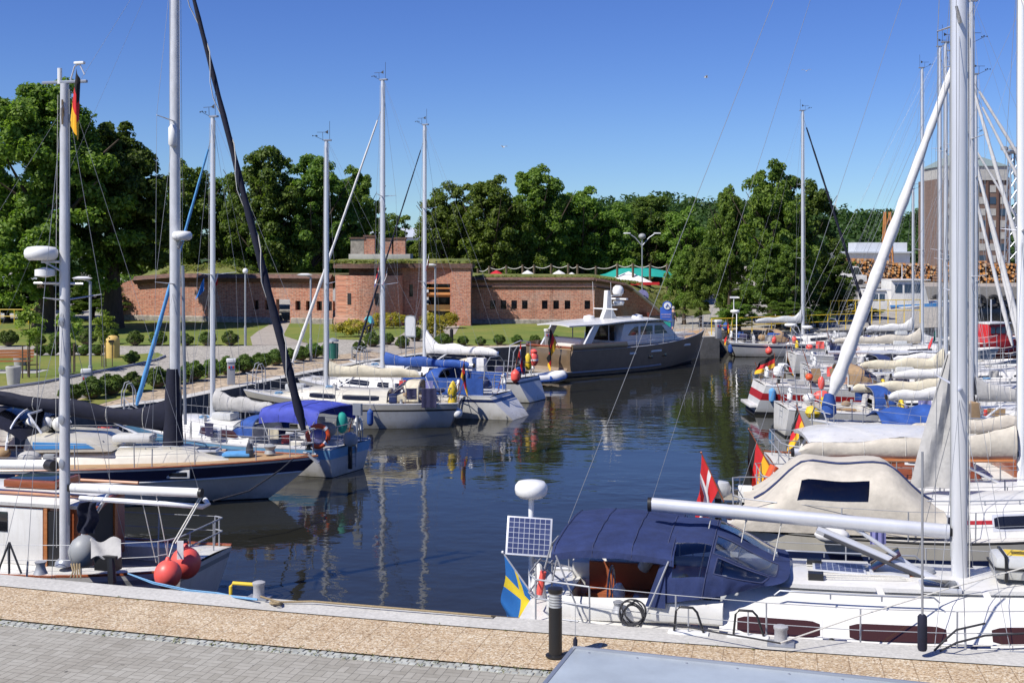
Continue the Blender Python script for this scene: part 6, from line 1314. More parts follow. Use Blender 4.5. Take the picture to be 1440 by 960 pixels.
# boats further right of which mainly bows, booms and slanting furled sails are seen
R12 = row('white_sloop', 'white sloop right of the thick mast with headsail rising left from the right edge', 1372, 47, 0, -1.0, 10., 3.2, 105, 'white_cloth', 1.8, 3.2, furlc='white_cloth', furlfrac=.93, fb=1.0)
R13 = row('dark_hulled_sloop', 'dark-hulled sloop at the right edge with white rolled headsail', 1366, 53, 0, -1.2, 10., 3.2, 190, 'white_cloth', 1.9, 3.4, hull=((0, 'anti'), (.25, 'dark_gel')), furlc='white_cloth', fb=1.05)
R14 = row('white_sloop', 'white sloop at the right edge behind the thick mast, blue cabin stripe', 1365, 41, 2, -2.2, 10., 3.2, 60, 'white_cloth', 1.7, 2.8, hull=((0, 'anti'), (.25, 'gel'), (.7, 'blue_gel'), (.78, 'gel')), furlc='white_cloth', furlfrac=.9, fb=.95)
flag('bright German flag flying over the stern of the red-striped sloop', PD(1090, 520, 50), PD(1089, 497, 50), .85, .55, 'german', droop=.35, out=(-1, -.1), seed=4)
flag('drooping German flag just right of the bright flying one', PD(1110, 524, 56), PD(1106, 487, 56), .9, .6, 'german', droop=.96, out=(.4, -.1), seed=5)
flag('drooping dark German flag between the red-striped hull and the orange buoy gear', PD(1143, 560, 45), PD(1139, 538, 45), .9, .5, 'german', droop=.97, out=(.4, -.1), seed=6)
flag('faded pink flag drooping behind the motor sailer roof', PD(1136, 612, 33), PD(1120, 570, 33.3), .8, .6, 'german', droop=.82, out=(-1, -.1), seed=7)
flag('small green, white and red flag hanging left of the thick nearest mast', PD(1316, 480, 50), PD(1316, 462, 50), .5, .45, 'italian', droop=.7, out=(-.7, -.1), seed=8)
t = thing('dan_buoy', 'orange and yellow dan buoy gear standing on a stern at the end of the row', 'dan buoy', PD(1155, 575, 44.2)); b = MB(); b.bar((0, 0, 0), (.02, 0, 1.3), .03); b.build('staff', 'alu', t); b = MB(); b.lathe([(.08, .75), (.13, .9), (.12, 1.1), (.05, 1.2)], n=10); b.build('float', 'coral', t); b = MB(); b.lathe([(.09, .1), (.13, .25), (.1, .45)], (.08, -.05, 0), n=10); b.build('weight_bag', 'yellow', t)
for lb, p, mat in [('pale blue fender at the stern of the red-striped sloop', PD(1086, 556, 48.7), 'sky_cloth')]: fender(lb, p, .14, .6, mat)
# ================================================================ far quay: sailboat B2 and the motor yacht
B2 = row('white_cruiser_sloop', 'white sloop with navy band alongside the far quay right of the motor yacht', 1129, 77.4, 3, .1, 9.8, 3.3, 156, 'gel_grey', 2.2, 3.0, hull=((0, 'anti'), (.26, 'gel'), (.80, 'navy_gel'), (.92, 'gel')), hoodc='tan_cloth', furlc='dark_cloth', fb=.90, bow=.45, trans=.5, r=.095)
B2.part('gantry', 'alu', lambda b: [b.bar(B2.at(-4.5, f), (-4.35, f * .6, 2.7), .03) for f in (-.8, .8)] + [b.bar((-4.35, -.5, 2.7), (-4.35, .5, 2.7), .03)]); B2.radar((-4.35, 0, 2.75), .3, .2); B2.part('wind_generator', 'plastic_w', lambda b: (b.bar((-4.4, .1, 2.8), (-4.4, .1, 3.7), .03), b.box((-4.4, .1, 3.75), (.5, .12, .12)), b.box((-4.15, .1, 3.75), (.02, .9, .08))))
B2.part('dodger_blue', 'blue_cloth', lambda b: b.box((-2.0, -.9, 1.3), (.9, .5, .45)), bev=.15); B2.radar((.2, -.6, 1.75), .35, .2); B2.radar((-.9, -.7, 1.9), .4, .2)
for lb, x, f in [('coral round fender on the near side of the far quay sloop', -2.6, -1.02)]: p = B2.at(x, f); ballfender(lb, B2.w2((p.x, p.y - .15, .42)), .22, 'coral', B2.w2(p))
for lb, x in [('red fender bag on the deck rail of the far quay sloop, left one', -2.2), ('red fender bag on the deck rail of the far quay sloop, right one', -.9)]: p = B2.at(x, -.9, .3); fender(lb, B2.w2(p), .17, .45, 'coral', .2)
fender('blue ball fender high on the stern of the far quay sloop', B2.w2(B2.at(-4.8, .5, .9)), .22, .5, 'blue_cloth', .2); fender('blue fender hanging at the stern corner of the far quay sloop', B2.w2((-4.85, -.9, .5)), .16, .6, 'blue_cloth', .6)
flag('German flag drooping at the stern of the far quay sloop', B2.w2(B2.at(-4.6, -.2)), B2.w2((-4.9, -.2, 2.4)), 1.1, .75, 'german', droop=.94, out=(-.6, -.1), seed=9)
# ================================================================ the dark motor yacht
YH = 42; Y = Boat('motor_yacht', 'dark bronze motor yacht with white superstructure moored at the far quay', 13.2, 4.2, place(6.9, 68.9, YH), YH, fb=1.42, bow=.50, aft=.0, rake=1.5, trans=-.15, tr=.86, tm=.4, hull=((0, 'anti'), (.17, 'bronze')), deck='teak', cat='motor yacht', rail='alu', lowbow=.2)
B_ = Y
mk('hull_bronze', (.31, .235, .17), .6, metal=.0, var=.12, coat=.0, spec=.2)
Y.hull.data.materials[1] = M['hull_bronze']
Y.part('transom_panel', 'bronze', lambda b: b.grid(lambda u, v: V3((-6.66 - .05 * math.sin(PI * v), lerp(-1.72, 1.72, u), lerp(.35, 1.5, v))), 10, 5), thick=.03)
Y.part('bulwark_cap', 'mahogany', lambda b: b.bar((-6.65, -1.75, 1.6), (-6.65, 1.75, 1.6), .06)); Y.part('swim_platform', 'teak_grey', lambda b: b.box((-7.05, 0, .30), (1.0, 3.5, .10)), bev=.03)
Y.part('rubbing_strake', 'steel', lambda b: [b.tube([V3((x, sd * (y + .02), z)) for x, y, z in (Y.hp(t, .30) for t in np.linspace(.02, .55, 12))], .05, 6) for sd in (1, -1)])
for q in (.22, .37, .62):
    x, y, z = Y.hp(q + .12, .80); Y.part('hull_vent', 'plastic_w', lambda b: b.box((x, -y - .01, z), (.9 if q > .3 else .5, .05, .12)), bev=.02)
for q in (.46, .56): x, y, z = Y.hp(q, .62); Y.part('porthole', 'win', lambda b: b.box((x, -y - .01, z), (.35, .05, .18)), bev=.03)
# deckhouse
def house(b):
    prof = [(-2.6, 1.5), (2.7, 1.6), (2.0, 2.35), (1.15, 3.05), (-2.2, 3.05)]
    b.prism(prof, -1.45, 1.45, M3=Matrix(((1, 0, 0), (0, 0, -1), (0, 1, 0))))
hs_ = Y.part('deckhouse', 'gel', house, bev=.14); mk('house_silver', (.58, .60, .64), .35, metal=.1); hs_.data.materials[0] = M['house_silver']
for sd in (1, -1):
    for i, pl in enumerate([[(-1.9, 2.2), (-1.05, 2.2), (-1.05, 2.8), (-1.35, 2.75), (-1.65, 2.55)], [(-.85, 2.2), (.15, 2.2), (.15, 2.8), (-.85, 2.8)], [(.35, 2.2), (1.45, 2.2), (.92, 2.8), (.35, 2.8)]]):
        b = MB(); b.prism(pl, -.012, .012, M3=Matrix(((1, 0, 0), (0, 0, -1), (0, 1, 0))), c=(0, sd * 1.455, 0)); b.build('window', 'win', hs_, smooth=False)
b = MB(); b.add([(1.18, -1.3, 3.0), (1.18, 1.3, 3.0), (2.06, 1.3, 2.32), (2.06, -1.3, 2.32)], [(0, 1, 2, 3)]); [b.v.__setitem__(i, (v[0] + .03, v[1], v[2] + .03)) for i, v in enumerate(b.v)]; b.build('windscreen', 'win', hs_, smooth=False, thick=.02)
Y.part('deckhouse_band', 'gel', lambda b: b.box((.1, 0, 1.68), (5.6, 3.02, .34)), bev=.04)
Y.part('roof', 'gel', lambda b: b.grid(lambda u, v: V3((lerp(-6.3, 1.6, u), lerp(-1.75, 1.75, v) * (.72 + .28 * sm(0, .25, u)), 3.12 + .10 * (1 - (2 * v - 1) ** 2) + .12 * sm(.2, .55, u) - .22 * sm(.86, 1, u) - .05 * sm(.2, 0, u))), 22, 12), thick=.09)
Y.part('roof_pillar', 'house_silver', lambda b: [b.prism([(-5.75, 1.5), (-5.2, 1.5), (-4.35, 3.1), (-4.8, 3.1)], -.06, .06, M3=Matrix(((1, 0, 0), (0, 0, -1), (0, 1, 0))), c=(0, sd * 1.6, 0)) for sd in (1, -1)])
Y.part('cockpit_bulwark', 'bronze', lambda b: [b.tube([V3((x, sd * (y - .05), z + .18)) for x, y, z in (Y.hp(t, 1) for t in np.linspace(0, .3, 8))], .10, 6, flat=2) for sd in (1, -1)])
Y.part('aft_door', 'win', lambda b: b.box((-2.64, 0, 2.2), (.04, 2.2, 1.5))); Y.part('aft_seat', 'plastic_w', lambda b: b.box((-5.0, 0, 1.85), (.8, 2.4, .6)), bev=.1); Y.part('door_post', 'steel', lambda b: [b.bar((-3.4, sd * 1.4, 1.55), (-3.4, sd * 1.4, 3.1), .03) for sd in (1, -1)])
my = Y.part('radar_mast', 'gel', lambda b: b.prism([(-2.6, 3.2), (-1.3, 3.2), (-1.75, 4.0), (-1.95, 5.3), (-2.15, 5.3), (-2.25, 4.0)], -.14, .14, M3=Matrix(((1, 0, 0), (0, 0, -1), (0, 1, 0)))), bev=.03)
Y.part('satellite_dome', 'plastic_w', lambda b: b.lathe([(.18, 4.95), (.30, 5.05), (.33, 5.25), (.28, 5.5), (.14, 5.64)], (-1.25, -.1, 0), 18), my); Y.part('dome_bracket', 'gel', lambda b: (b.box((-1.5, -.1, 4.92), (.8, .3, .08)), b.box((-1.4, 0, 4.25), (1.1, .3, .08))), my)
Y.part('radar_dome', 'plastic_w', lambda b: b.lathe([(.26, 4.3), (.33, 4.38), (.32, 4.5), (.1, 4.55)], (-1.1, 0, 0), 18), my); Y.part('radar_scanner', 'plastic_w', lambda b: b.box((-1.2, 0, 4.68), (.2, 1.5, .12)), my, bev=.03); Y.part('horn_bar', 'plastic_w', lambda b: b.bar((-2.2, -.9, 4.0), (-2.2, .9, 4.0), .05), my); Y.part('satellite_dome', 'plastic_w', lambda b: b.lathe([(.25, 3.2), (.33, 3.3), (.30, 3.5), (.05, 3.58)], (-.2, -.6, 0), 16), my); Y.part('satellite_dome', 'plastic_w', lambda b: b.lathe([(.25, 3.2), (.33, 3.3), (.30, 3.5), (.05, 3.58)], (-2.9, .6, 0), 16), my); Y.part('whip_antenna', 'plastic_w', lambda b: [b.bar((-2.4, y, 3.2), (-2.5, y, 5.9), .012, 5) for y in (-.7, .7)], my)
Y.part('foredeck_trunk', 'gel', lambda b: b.prism([(2.4, 1.6), (5.0, 1.78), (4.6, 2.0), (2.4, 2.1)], -.85, .85, M3=Matrix(((1, 0, 0), (0, 0, -1), (0, 1, 0)))), bev=.07)
Y.rails(-1.8, 5.2, 7, .75, push=0)
for o in [q for q in bpy.data.objects if q.parent == Y.t and q.name.split('.')[0] in ('deckhouse', 'deckhouse_band', 'roof', 'roof_pillar', 'aft_door', 'aft_seat', 'door_post', 'radar_mast', 'foredeck_trunk')]: o.scale.z = .80; o.location.z = 1.45 * .20 - .02

flag('large German flag at the transom of the dark motor yacht', Y.w2((-6.7, -.9, 1.5)), Y.w2((-7.5, -1.0, 2.7)), 1.6, 1.0, 'german', droop=.93, out=(-.5, -.35), seed=10)

t = thing('mooring_post', 'pale leaning wooden mooring post in the water below the red-striped sloop', 'mooring post', (XD(1103, 45.5), 45.5, -.6), 0); b = MB(); b.tube([(-.15, 0, 0), (0, 0, .9), (.16, 0, 1.55)], .11, 10); b.build('post', 'cream_cloth', t); b = MB(); b.lathe([(.12, 1.5), (.13, 1.58), (.05, 1.62)], (.16, 0, 0), 10); b.build('cap', 'alu_dark', t)
# ================================================================ left row of boats
# A: wooden-wheelhouse boat lying at the near quay
A = Boat('wheelhouse_boat', 'white boat with varnished wooden wheelhouse and scarred mast at the near quay corner', 9.2, 3.0, place(XD(91, 21.3), 21.3, 166, -2.3, .95), 166, fb=.95, bow=.5, aft=.16, trans=.35, tr=.62, hull=((0, 'anti_red'), (.24, 'gel'), (.86, 'plastic_g'), (.93, 'gel')), cockpit=(-4.2, -2.2), deck='gel', floor=.35, rail='mahogany')
B_ = A
wh = A.part('wheelhouse', 'mahogany', lambda b: b.box((-1.40, 0, 1.52), (2.1, 1.5, 1.2)), bev=.03)
A.part('wheelhouse_side', 'gel', lambda b: [b.box((-1.05, sd * .765, 1.50), (1.36, .03, 1.02)) for sd in (1, -1)], wh, bev=.01)
A.part('side_door', 'black', lambda b: b.box((-2.02, .77, 1.48), (.36, .03, 1.0)), wh); A.part('door_frame', 'varnish', lambda b: [b.box((x, .78, 1.5), (.07, .05, 1.14)) for x in (-1.80, -2.24)], wh)
A.part('doorway', 'black', lambda b: b.box((-2.465, .12, 1.55), (.03, .82, 1.06)), wh); A.part('door_frame', 'varnish', lambda b: [b.box((-2.48, y, 1.55), (.05, .09, 1.18)) for y in (-.36, .60)] + [b.box((-2.48, .12, 2.1), (.05, 1.0, .1))], wh)
for sd in (1, -1): A.part('window', 'win', lambda b: b.box((-.75, sd * .785, 1.75), (.5, .02, .36)), wh, bev=.004)
A.part('wheelhouse_roof', 'gel', lambda b: b.grid(lambda u, v: V3((lerp(-2.85, .15, u), lerp(-1.0, .84, v), 2.12 + .16 * (1 - (2 * v - 1) ** 2))), 12, 12), thick=.07)
A.part('roof_edge', 'mahogany', lambda b: b.tube([V3((-2.87, lerp(-1.0, .84, v), 2.08 + .16 * (1 - (2 * v - 1) ** 2))) for v in np.linspace(0, 1, 13)], .05, 6))
A.part('skylight', 'mahogany', lambda b: b.box((-1.1, -.1, 2.34), (1.1, .8, .14)), bev=.02); A.part('skylight_pane', 'win_blue', lambda b: b.box((-1.1, -.1, 2.42), (.95, .66, .02)), bev=.006)
A.part('roof_rail', 'varnish', lambda b: [b.bar((-2.7, sd * .7 - .1, 2.24), (.0, sd * .7 - .1, 2.24), .03) for sd in (1, -1)])
mk('mast_grey', (.58, .585, .60), .45, metal=.2, var=.16, scale=6, stretch=(1, 1, .35))
pre_ = set(bpy.data.objects)
A.mast(-2.3, ZD(118, 21.3), .108, z0=1.1, mat='mast_grey', spread=((.55, .85),), back=None, top=None, flat=1.05, taper=.85, wr=.005)
mtop = ZD(118, 21.3)
A.part('masthead', 'alu_dark', lambda b: b.box((-2.3, 0, mtop + .03), (.9, .06, .05)), bev=.01); A.part('antenna', 'plastic_w', lambda b: b.bar((-2.2, 0, mtop), (-2.2, 0, mtop + .28), .04, 8)); A.part('masthead_arm', 'alu', lambda b: b.tube([(-2.4, 0, mtop), (-2.5, 0, mtop + .3), (-2.6, 0, mtop + .34), (-2.7, 0, mtop + .15)], .014, 6)); A.part('deck_light', 'plastic_w', lambda b: b.box((-2.6, 0, mtop + .36), (.2, .08, .05)), bev=.02)
def ports(b):
    for py in (452, 520, 590, 652): z = ZD(py, 21.2); b.lathe([(.048, -.01), (.055, .005), (.03, .015)], (-2.3, .10, z), 12, R=Matrix.Rotation(-PI / 2, 3, 'X'), sy=1.6)
A.part('mast_fitting', 'alu_dark', ports, A.m); A.part('mast_scar', 'soil', lambda b: b.grid(lambda u, v: V3((-2.3 + math.sin(lerp(-.5, .2, u)) * .098, math.cos(lerp(-.5, .2, u)) * .0945, lerp(ZD(175, 21.2), ZD(140, 21.2), v) )), 4, 6, skip=lambda u, v: abs(u - .5) > .5 * math.sin(PI * v)), A.m)
for o in set(bpy.data.objects) - pre_:
    if o.parent == A.t: o.location.y = .95
A.radar(A.px(58, 366, 21.2), .29, .24); A.part('radar_bracket', 'alu', lambda b: (b.bar(A.px(58, 368, 21.2), (-2.3, .95, ZD(368, 21.3)), .025), b.bar(A.px(62, 368, 21.2), (-2.3, .95, ZD(384, 21.3)), .018)))
A.part('radar_reflector', 'plastic_w', lambda b: b.lathe([(.02, -.09), (.17, -.06), (.17, .05), (.02, .09)], A.px(63, 383, 21.2), 12)); A.part('crosstree', 'alu', lambda b: b.bar(A.px(48, 398, 21.3), A.px(117, 399, 21.3), .022, 6))
pre_ = set(bpy.data.objects)
A.boom(2.5, ZD(688, 21.1), .065, 'plastic_w', dz=.03, lines=2, yaw=.0)
for o in set(bpy.data.objects) - pre_:
    if o.parent == A.t: o.location.y = .95
A.part('spare_spar', 'alu_white', lambda b: b.tube([A.px(112, 700, 21.0), A.px(200, 706, 20.9), A.px(285, 712, 20.8), A.px(293, 708, 20.8), A.px(288, 702, 20.9)], .045, 8))
A.part('fore_boom', 'plastic_w', lambda b: b.bar(A.px(68, 653, 21.4), A.px(-60, 652, 22), .09, 10)); A.part('fore_boom_cap', 'black', lambda b: b.bar(A.px(67, 653, 21.4), A.px(76, 655, 21.3), .1, 10))
A.part('ensign_cloth', 'dark_cloth', lambda b: b.grid(lambda u, v: A.px(lerp(112, 137, u) - 3 * v, lerp(706, 750, v), 20.9) + V3((.03 * math.sin(v * 9), .05 * math.sin(u * 9 + v * 4), 0)), 10, 10), thick=.012)
oc = A.part('outboard_cover', 'grey_cloth', lambda b: b.grid(lambda u, v: A.px(lerp(128, 170, u), lerp(758, 785, abs(2 * v - 1)), lerp(20.2, 20.7, v)) + V3((0, 0, .05 * math.sin(u * 7 + v * 5))), 12, 12), thick=.03); A.part('outboard_leg', 'black', lambda b: (b.bar(A.px(156, 785, 20.2), A.px(158, 820, 20.1), .07, 8), b.box(A.px(152, 790, 20.3), (.4, .2, .25))))
A.part('cockpit_bundle', 'plastic_g', lambda b: b.ball(A.px(118, 775, 20.6), .26, sz=1.1)); A.part('winch', 'steel', lambda b: b.lathe([(.12, 0), (.09, .06), (.07, .14), (.1, .2)], A.px(57, 806, 20.0), 12))
A.rails(-4.2, 3.9, 7, .55); A.part('stern_pennant', 'white_cloth', lambda b: b.grid(lambda u, v: A.px(lerp(249, 258, u), lerp(760, 786, v), 20.3), 3, 4), thick=.01)
A.part('mainsheet', 'rope_w', lambda b: [b.bar(A.px(283 + i * 3, 695, 20.8), A.px(243 + i * 4, 764, 20.4), .013, 5) for i in range(2)])
A.part('fishing_gear', 'rope_tan', lambda b: [b.tube([A.px(100 + 4 * i, 792, 19.9), A.px(103 + 3 * i, 803, 19.8), A.px(99 + 5 * i, 812, 19.75)], .015, 5) for i in range(4)])
A.part('tripod_stand', 'black', lambda b: [b.bar(A.px(13, 762, 19.9), A.px(x, 806, 19.8), .018, 5) for x in (-4, 13, 30)])
ballfender('pale coral ball fender hanging at the stern of the wheelhouse boat, front one', PD(236, 807, 19.85), .225, 'coral', PD(243, 765, 20.3)); ballfender('darker coral ball fender hanging at the stern of the wheelhouse boat, rear one', PD(261, 791, 20.6), .26, 'coral', PD(247, 762, 20.4))
flag('German flag wrapped around the masthead of the wheelhouse boat', PD(99, 170, 21), PD(108, 92, 21), .42, .95, 'german', droop=.85, out=(.4, -.3), seed=11, staff=False)
# B: navy and white ketch with teak deck
Bk = Boat('bluewater_sloop', 'large white sloop with navy sheer band, teak deck and navy boom cover on the left', 13.0, 3.7, place(XD(246, 32.4), 32.4, -2, 2.6), -2, fb=1.02, bow=.12, aft=.12, rake=1.7, trans=.9, tr=.55, hull=((0, 'anti'), (.20, 'gel'), (.70, 'gel'), (.735, 'navy_gel'), (.96, 'gel')), deck='teak', cockpit=(-3.1, -1.1), rail='mahogany', lowbow=.10)
B_ = Bk
Bk.cabin(-1.0, 4.3, .58, .27, 1.6, mat='gel_cream', top='gel_cream', wins=[], z0=.3, z1=.7, slope=.85)
Bk.part('doghouse', 'gel_cream', lambda b: b.prism([(-1.15, 1.35), (1.25, 1.40), (.65, 1.72), (-1.05, 1.80)], -1.05, 1.05, M3=Matrix(((1, 0, 0), (0, 0, -1), (0, 1, 0)))), bev=.08); Bk.part('doghouse_band', 'blue_gel', lambda b: [b.prism([(-.85, 1.47), (.8, 1.50), (.57, 1.63), (-.85, 1.66)], -.01, .01, M3=Matrix(((1, 0, 0), (0, 0, -1), (0, 1, 0))), c=(0, sd * 1.055, 0)) for sd in (1, -1)])
Bk.mast(2.6, 15.3, .14, mat='mast_grey', spread=((.33, 1.05), (.64, .95)), back=(-6.2, 0, 1.5), wr=.005, flat=1.2); Bk.part('mast_sleeve', 'dark_cloth', lambda b: b.lathe([(.28, 1.45), (.25, 2.0), (.22, 2.8), (.17, 3.5)], (2.55, 0, 0), 14)); Bk.part('pole_track', 'alu_dark', lambda b: b.bar((2.9, -.05, 2.0), (2.83, -.05, 6.3), .045, 8))
Bk.boom(5.35, 1.95, .10, cover='dark_cloth', fat=.21, dz=.85, head=1.1, yaw=-.02); Bk.part('boom_tail', 'dark_cloth', lambda b: b.tube([Bk.bend + V3((0, 0, .1)), Bk.bend + V3((-.05, 0, -.7)), Bk.bend + V3((-.15, 0, -1.5))], .10, 8))
ft = Bk.at(6.3, 0, .12); Bk.furl(6.25, .985, .12, 'dark_cloth', r0=.125); Bk.part('sheet_line', 'rope_w', lambda b: b.tube([ft.lerp(V3((2.65, 0, 15.1)), .03 + .9 * i / 30) + V3((.12 * math.cos(i), .12 * math.sin(i) - .05, 0)) for i in range(31)], .014, 4))
Bk.radar(Bk.px(256, 338, 32.2), .27, .24); Bk.part('radar_bracket', 'alu_dark', lambda b: b.bar(Bk.px(256, 340, 32.2), (2.65, 0, ZD(352, 32.3)), .04)); Bk.part('radar_reflector', 'plastic_w', lambda b: b.lathe([(.08, 0), (.12, .06), (.12, .5), (.06, .58)], Bk.px(243, 206, 32.2), 12))
Bk.part('arch_bimini', ['dark_cloth', 'vinyl'], lambda b: b.grid(lambda u, v: V3((lerp(-3.4, -1.0, u) , 1.35 * (2 * v - 1), 1.5 + .95 * math.sin(PI * (.12 + .80 * u)) ** .8 * (1 - .25 * (2 * v - 1) ** 2))), 20, 14, kf=lambda u, v: 1 if (.62 < u < .92 and .2 < v < .8) else 0), thick=.015)
Bk.part('bimini_hoop', 'alu_white', lambda b: b.tube([V3((-1.4, 1.4 * math.cos(a), 1.5 + .9 * math.sin(a))) for a in np.linspace(0, PI, 15)], .03, 6)); Bk.part('windscreen', 'vinyl', lambda b: b.grid(lambda u, v: V3((-.65 - .35 * v, lerp(-.95, .95, u), 1.88 + .5 * v)), 6, 3), thick=.02); Bk.part('windscreen_frame', 'alu_white', lambda b: b.tube([(-.65, -.97, 1.88), (-1.0, -.97, 2.38), (-1.0, .97, 2.38), (-.65, .97, 1.88)], .03, 6))
Bk.part('rail_dodger', 'white_cloth', lambda b: [b.grid(lambda u, v: Bk.at(lerp(-5.2, -2.6, u), sd * (.99 - .02 * math.sin(u * 20)), lerp(.08, .66, v)), 20, 4) for sd in (1, -1)], thick=.01)
Bk.part('life_raft_case', 'gel', lambda b: b.box((1.55, -.15, 1.66), (1.05, .65, .2)), bev=.08); Bk.hatch(3.5, 0, .55, .6); Bk.part('deck_hatch', 'sky_cloth', lambda b: b.box(Bk.at(4.35, -.05, .07), (.75, .6, .08)), bev=.02); Bk.part('windlass', 'plastic_g', lambda b: b.lathe([(.16, 0), (.12, .1), (.17, .2), (.05, .26)], Bk.at(5.2, 0, .05), 12)); Bk.part('anchor_chain_locker', 'dark_gel', lambda b: b.lathe([(.12, 0), (.1, .22), (.07, .34)], Bk.at(4.7, -.25, .02), 10))
for x in (-2.9, .2, 3.1): 
    X_, y_, z_ = Bk.hp(Bk.tx(x), .86)
    for sd in (1, -1):
        fr = Bk.part('window_frame', 'gel', lambda b: b.box((x, sd * (y_ + .0), z_), (.62, .07, .22)), bev=.03); Bk.part('window', 'win', lambda b: b.box((x, sd * (y_ + .02), z_), (.48, .06, .12)), fr, bev=.02)
Bk.part('rubbing_strake', 'gel', lambda b: [b.tube([V3((x, sd * (y + .012), z)) for x, y, z in (Bk.hp(t, .715) for t in np.linspace(.0, .995, 26))], .03, 6) for sd in (1, -1)])
Bk.clutter(77); Bk.rails(-5.4, 5.0, 8, .66); Bk.wheel(-2.6, .42, 1.75); Bk.winch(-1.2, .7, .09); Bk.winch(-1.2, -.7, .09); Bk.handrail(1.3, 3.3, -.55, 3); Bk.handrail(1.3, 3.3, .55, 3)
Bk.part('bow_anchor', 'steel', lambda b: (b.bar(Bk.at(6.1, 0, .06), Bk.at(6.45, 0, .0), .035), b.box(Bk.at(6.4, 0, -.1), (.35, .3, .06), 0, 0, Matrix.Rotation(.7, 3, 'Y'))))
Bk.part('stern_bags', 'black', lambda b: [b.ball(Bk.px(x, 598, 32.6), .24, sz=1.3) for x in (32, 55, 78)]); Bk.part('stern_bags', 'plastic_w', lambda b: [b.ball(Bk.px(x, 596, 32.3), .16, sz=1.2) for x in (44, 66, 82)])
flag('small pale blue courtesy pennant under the right spreader of the navy-banded sloop', PD(287, 412, 32.2), PD(287, 389, 32.2), .34, .34, 'blue', droop=.7, out=(-.6, -.1), seed=12, name='pennant', staff=False)
rope('dark mooring line from the bow of the navy-banded sloop down to the water', [Bk.w2(Bk.at(5.9, -.9)), PD(395, 660, 29.0), PD(350, 690, 27.8), PD(300, 704, 27.2)], .02, 'rope_d')
# C: light blue little sloop
C = Boat('light_blue_sloop', 'small light blue and white sloop with violet bimini and orange lifebuoy at its stern', 9.0, 2.85, place(XD(299, 38.2), 38.2, 155, .7), 155, fb=.80, bow=.35, aft=.06, rake=1.2, trans=.12, tr=.80, hull=((0, 'anti'), (.24, 'gel'), (.74, 'blue_gel')), cockpit=(-3.7, -1.5), deck='gel', rail='alu')
mk('hull_lightblue', (.20, .45, .70), .3, coat=.3); C.hull.data.materials[2] = M['hull_lightblue']
C.cabin(-1.4, 3.2, .68, .42, 1.5, wins=[(-1.0, -.3), (-.2, .5)], wmat='win_brown', frame='alu_dark', z0=.30, z1=.76, stripe=None)
C.mast(.7, ZD(165, 38.2), .085, spread=((.5, .95),), back=(-4.3, 0, 1.1), wr=.005); C.boom(2.35, 1.72, .06, cover='grey_cloth', fat=.28, head=.2, lines=2); C.furl(3.95, .93, .085, 'sky_cloth')
C.bimini(-4.0, -1.9, 1.05, 1.88, 'violet_cloth', drop=.40, curve=.16); C.hood(-1.6, -.3, .95, .55, 'blue_cloth', z=1.05); C.rails(-3.7, 3.2, 6, .6); C.outboard(C.at(-4.7, .3, .0), 'plastic_g'); C.clutter(3); C.hatch(2.2, 0, .5, .5); C.winch(-1.7, .8); C.winch(-1.7, -.8)
C.part('towel', 'cream_cloth', lambda b: b.grid(lambda u, v: C.px(lerp(377, 392, u), lerp(603, 617, v), 36.6) + V3((0, .02 * math.sin(u * 9), 0)), 5, 4), thick=.02); C.part('towel', 'coral', lambda b: b.grid(lambda u, v: C.px(lerp(396, 408, u), lerp(611, 623, v), 36.4), 4, 4), thick=.02); C.part('wind_vane_gear', 'alu_dark', lambda b: (b.bar(C.at(-4.55, -.2, -.3), C.at(-4.6, -.2, .95), .03), b.box(C.at(-4.6, -.2, 1.0), (.3, .08, .35)), b.bar(C.at(-4.5, -.5, 0), C.at(-4.6, -.2, .9), .02)))
C.part('hanging_bag', 'teal_cloth', lambda b: b.ball(C.px(481, 594, 36.2), .18, sz=1.8))
lifebuoy('orange lifebuoy on the stern rail of the light blue sloop', C.w2(C.at(-4.15, 1.02, .42)), .30, (.25, -1, .1))
flag('small white and red Polish pennant under the spreader of the light blue sloop', PD(306, 402, 38.3), PD(307, 378, 38.3), .3, .45, 'polish', droop=.8, out=(-.4, -.1), seed=13, name='pennant', staff=False)
# D: cream sloop
D_ = Boat('cream_racer_sloop', 'cream sloop with tan sprayhood, stern to the basin, left of the blue-tented sloop', 8.5, 3.1, place(XD(459, 46.5), 46.5, 177, 1.0), 177, fb=.92, bow=.35, aft=.0, rake=1.2, trans=.45, tr=.66, hull=((0, 'anti'), (.22, 'gel_grey'), (.78, 'dark_gel'), (.84, 'gel_cream')), cockpit=(-3.8, -2.5), deck='gel_cream', rail='alu')
D_.cabin(-1.5, 3.0, .62, .34, 1.8, mat='gel_cream', top='gel_cream', wins=[(-1.2, .2), (.5, 1.5)], z0=.2, z1=.7)
D_.mast(1.0, ZD(198, 46.5), .085, spread=((.44, .85),), back=(-4.1, 0, 1.0)); D_.boom(3.6, 1.92, .065, cover='cream_cloth', fat=.24, head=.3); D_.hood(-2.75, -1.3, 1.05, .72, 'cream_cloth', z=1.0, wmat='vinyl_brown'); D_.furl(4.5, .90, .03, 'white_cloth') if 0 else None
D_.rails(-3.6, 3.0, 6, .6); D_.clutter(4); D_.hatch(1.9, 0, .5, .5); D_.winch(-2.1, .8); D_.winch(-2.1, -.8); D_.wheel(-3.2, .36, 1.15)
D_.part('stern_arch', 'alu', lambda b: [b.bar(D_.at(-3.4, sd * .9), D_.at(-3.0, sd * .7, 1.0), .02) for sd in (1, -1)])
D_.part('towel', 'purple_cloth', lambda b: b.grid(lambda u, v: D_.w2(D_.at(lerp(-2.9, -3.45, u), 1.02, lerp(.62, -.15, v))) * 0 + D_.at(lerp(-2.9, -3.45, u), 1.03, lerp(.62, -.1, v)) + V3((0, .02 * math.sin(u * 14), 0)), 8, 6), thick=.015)
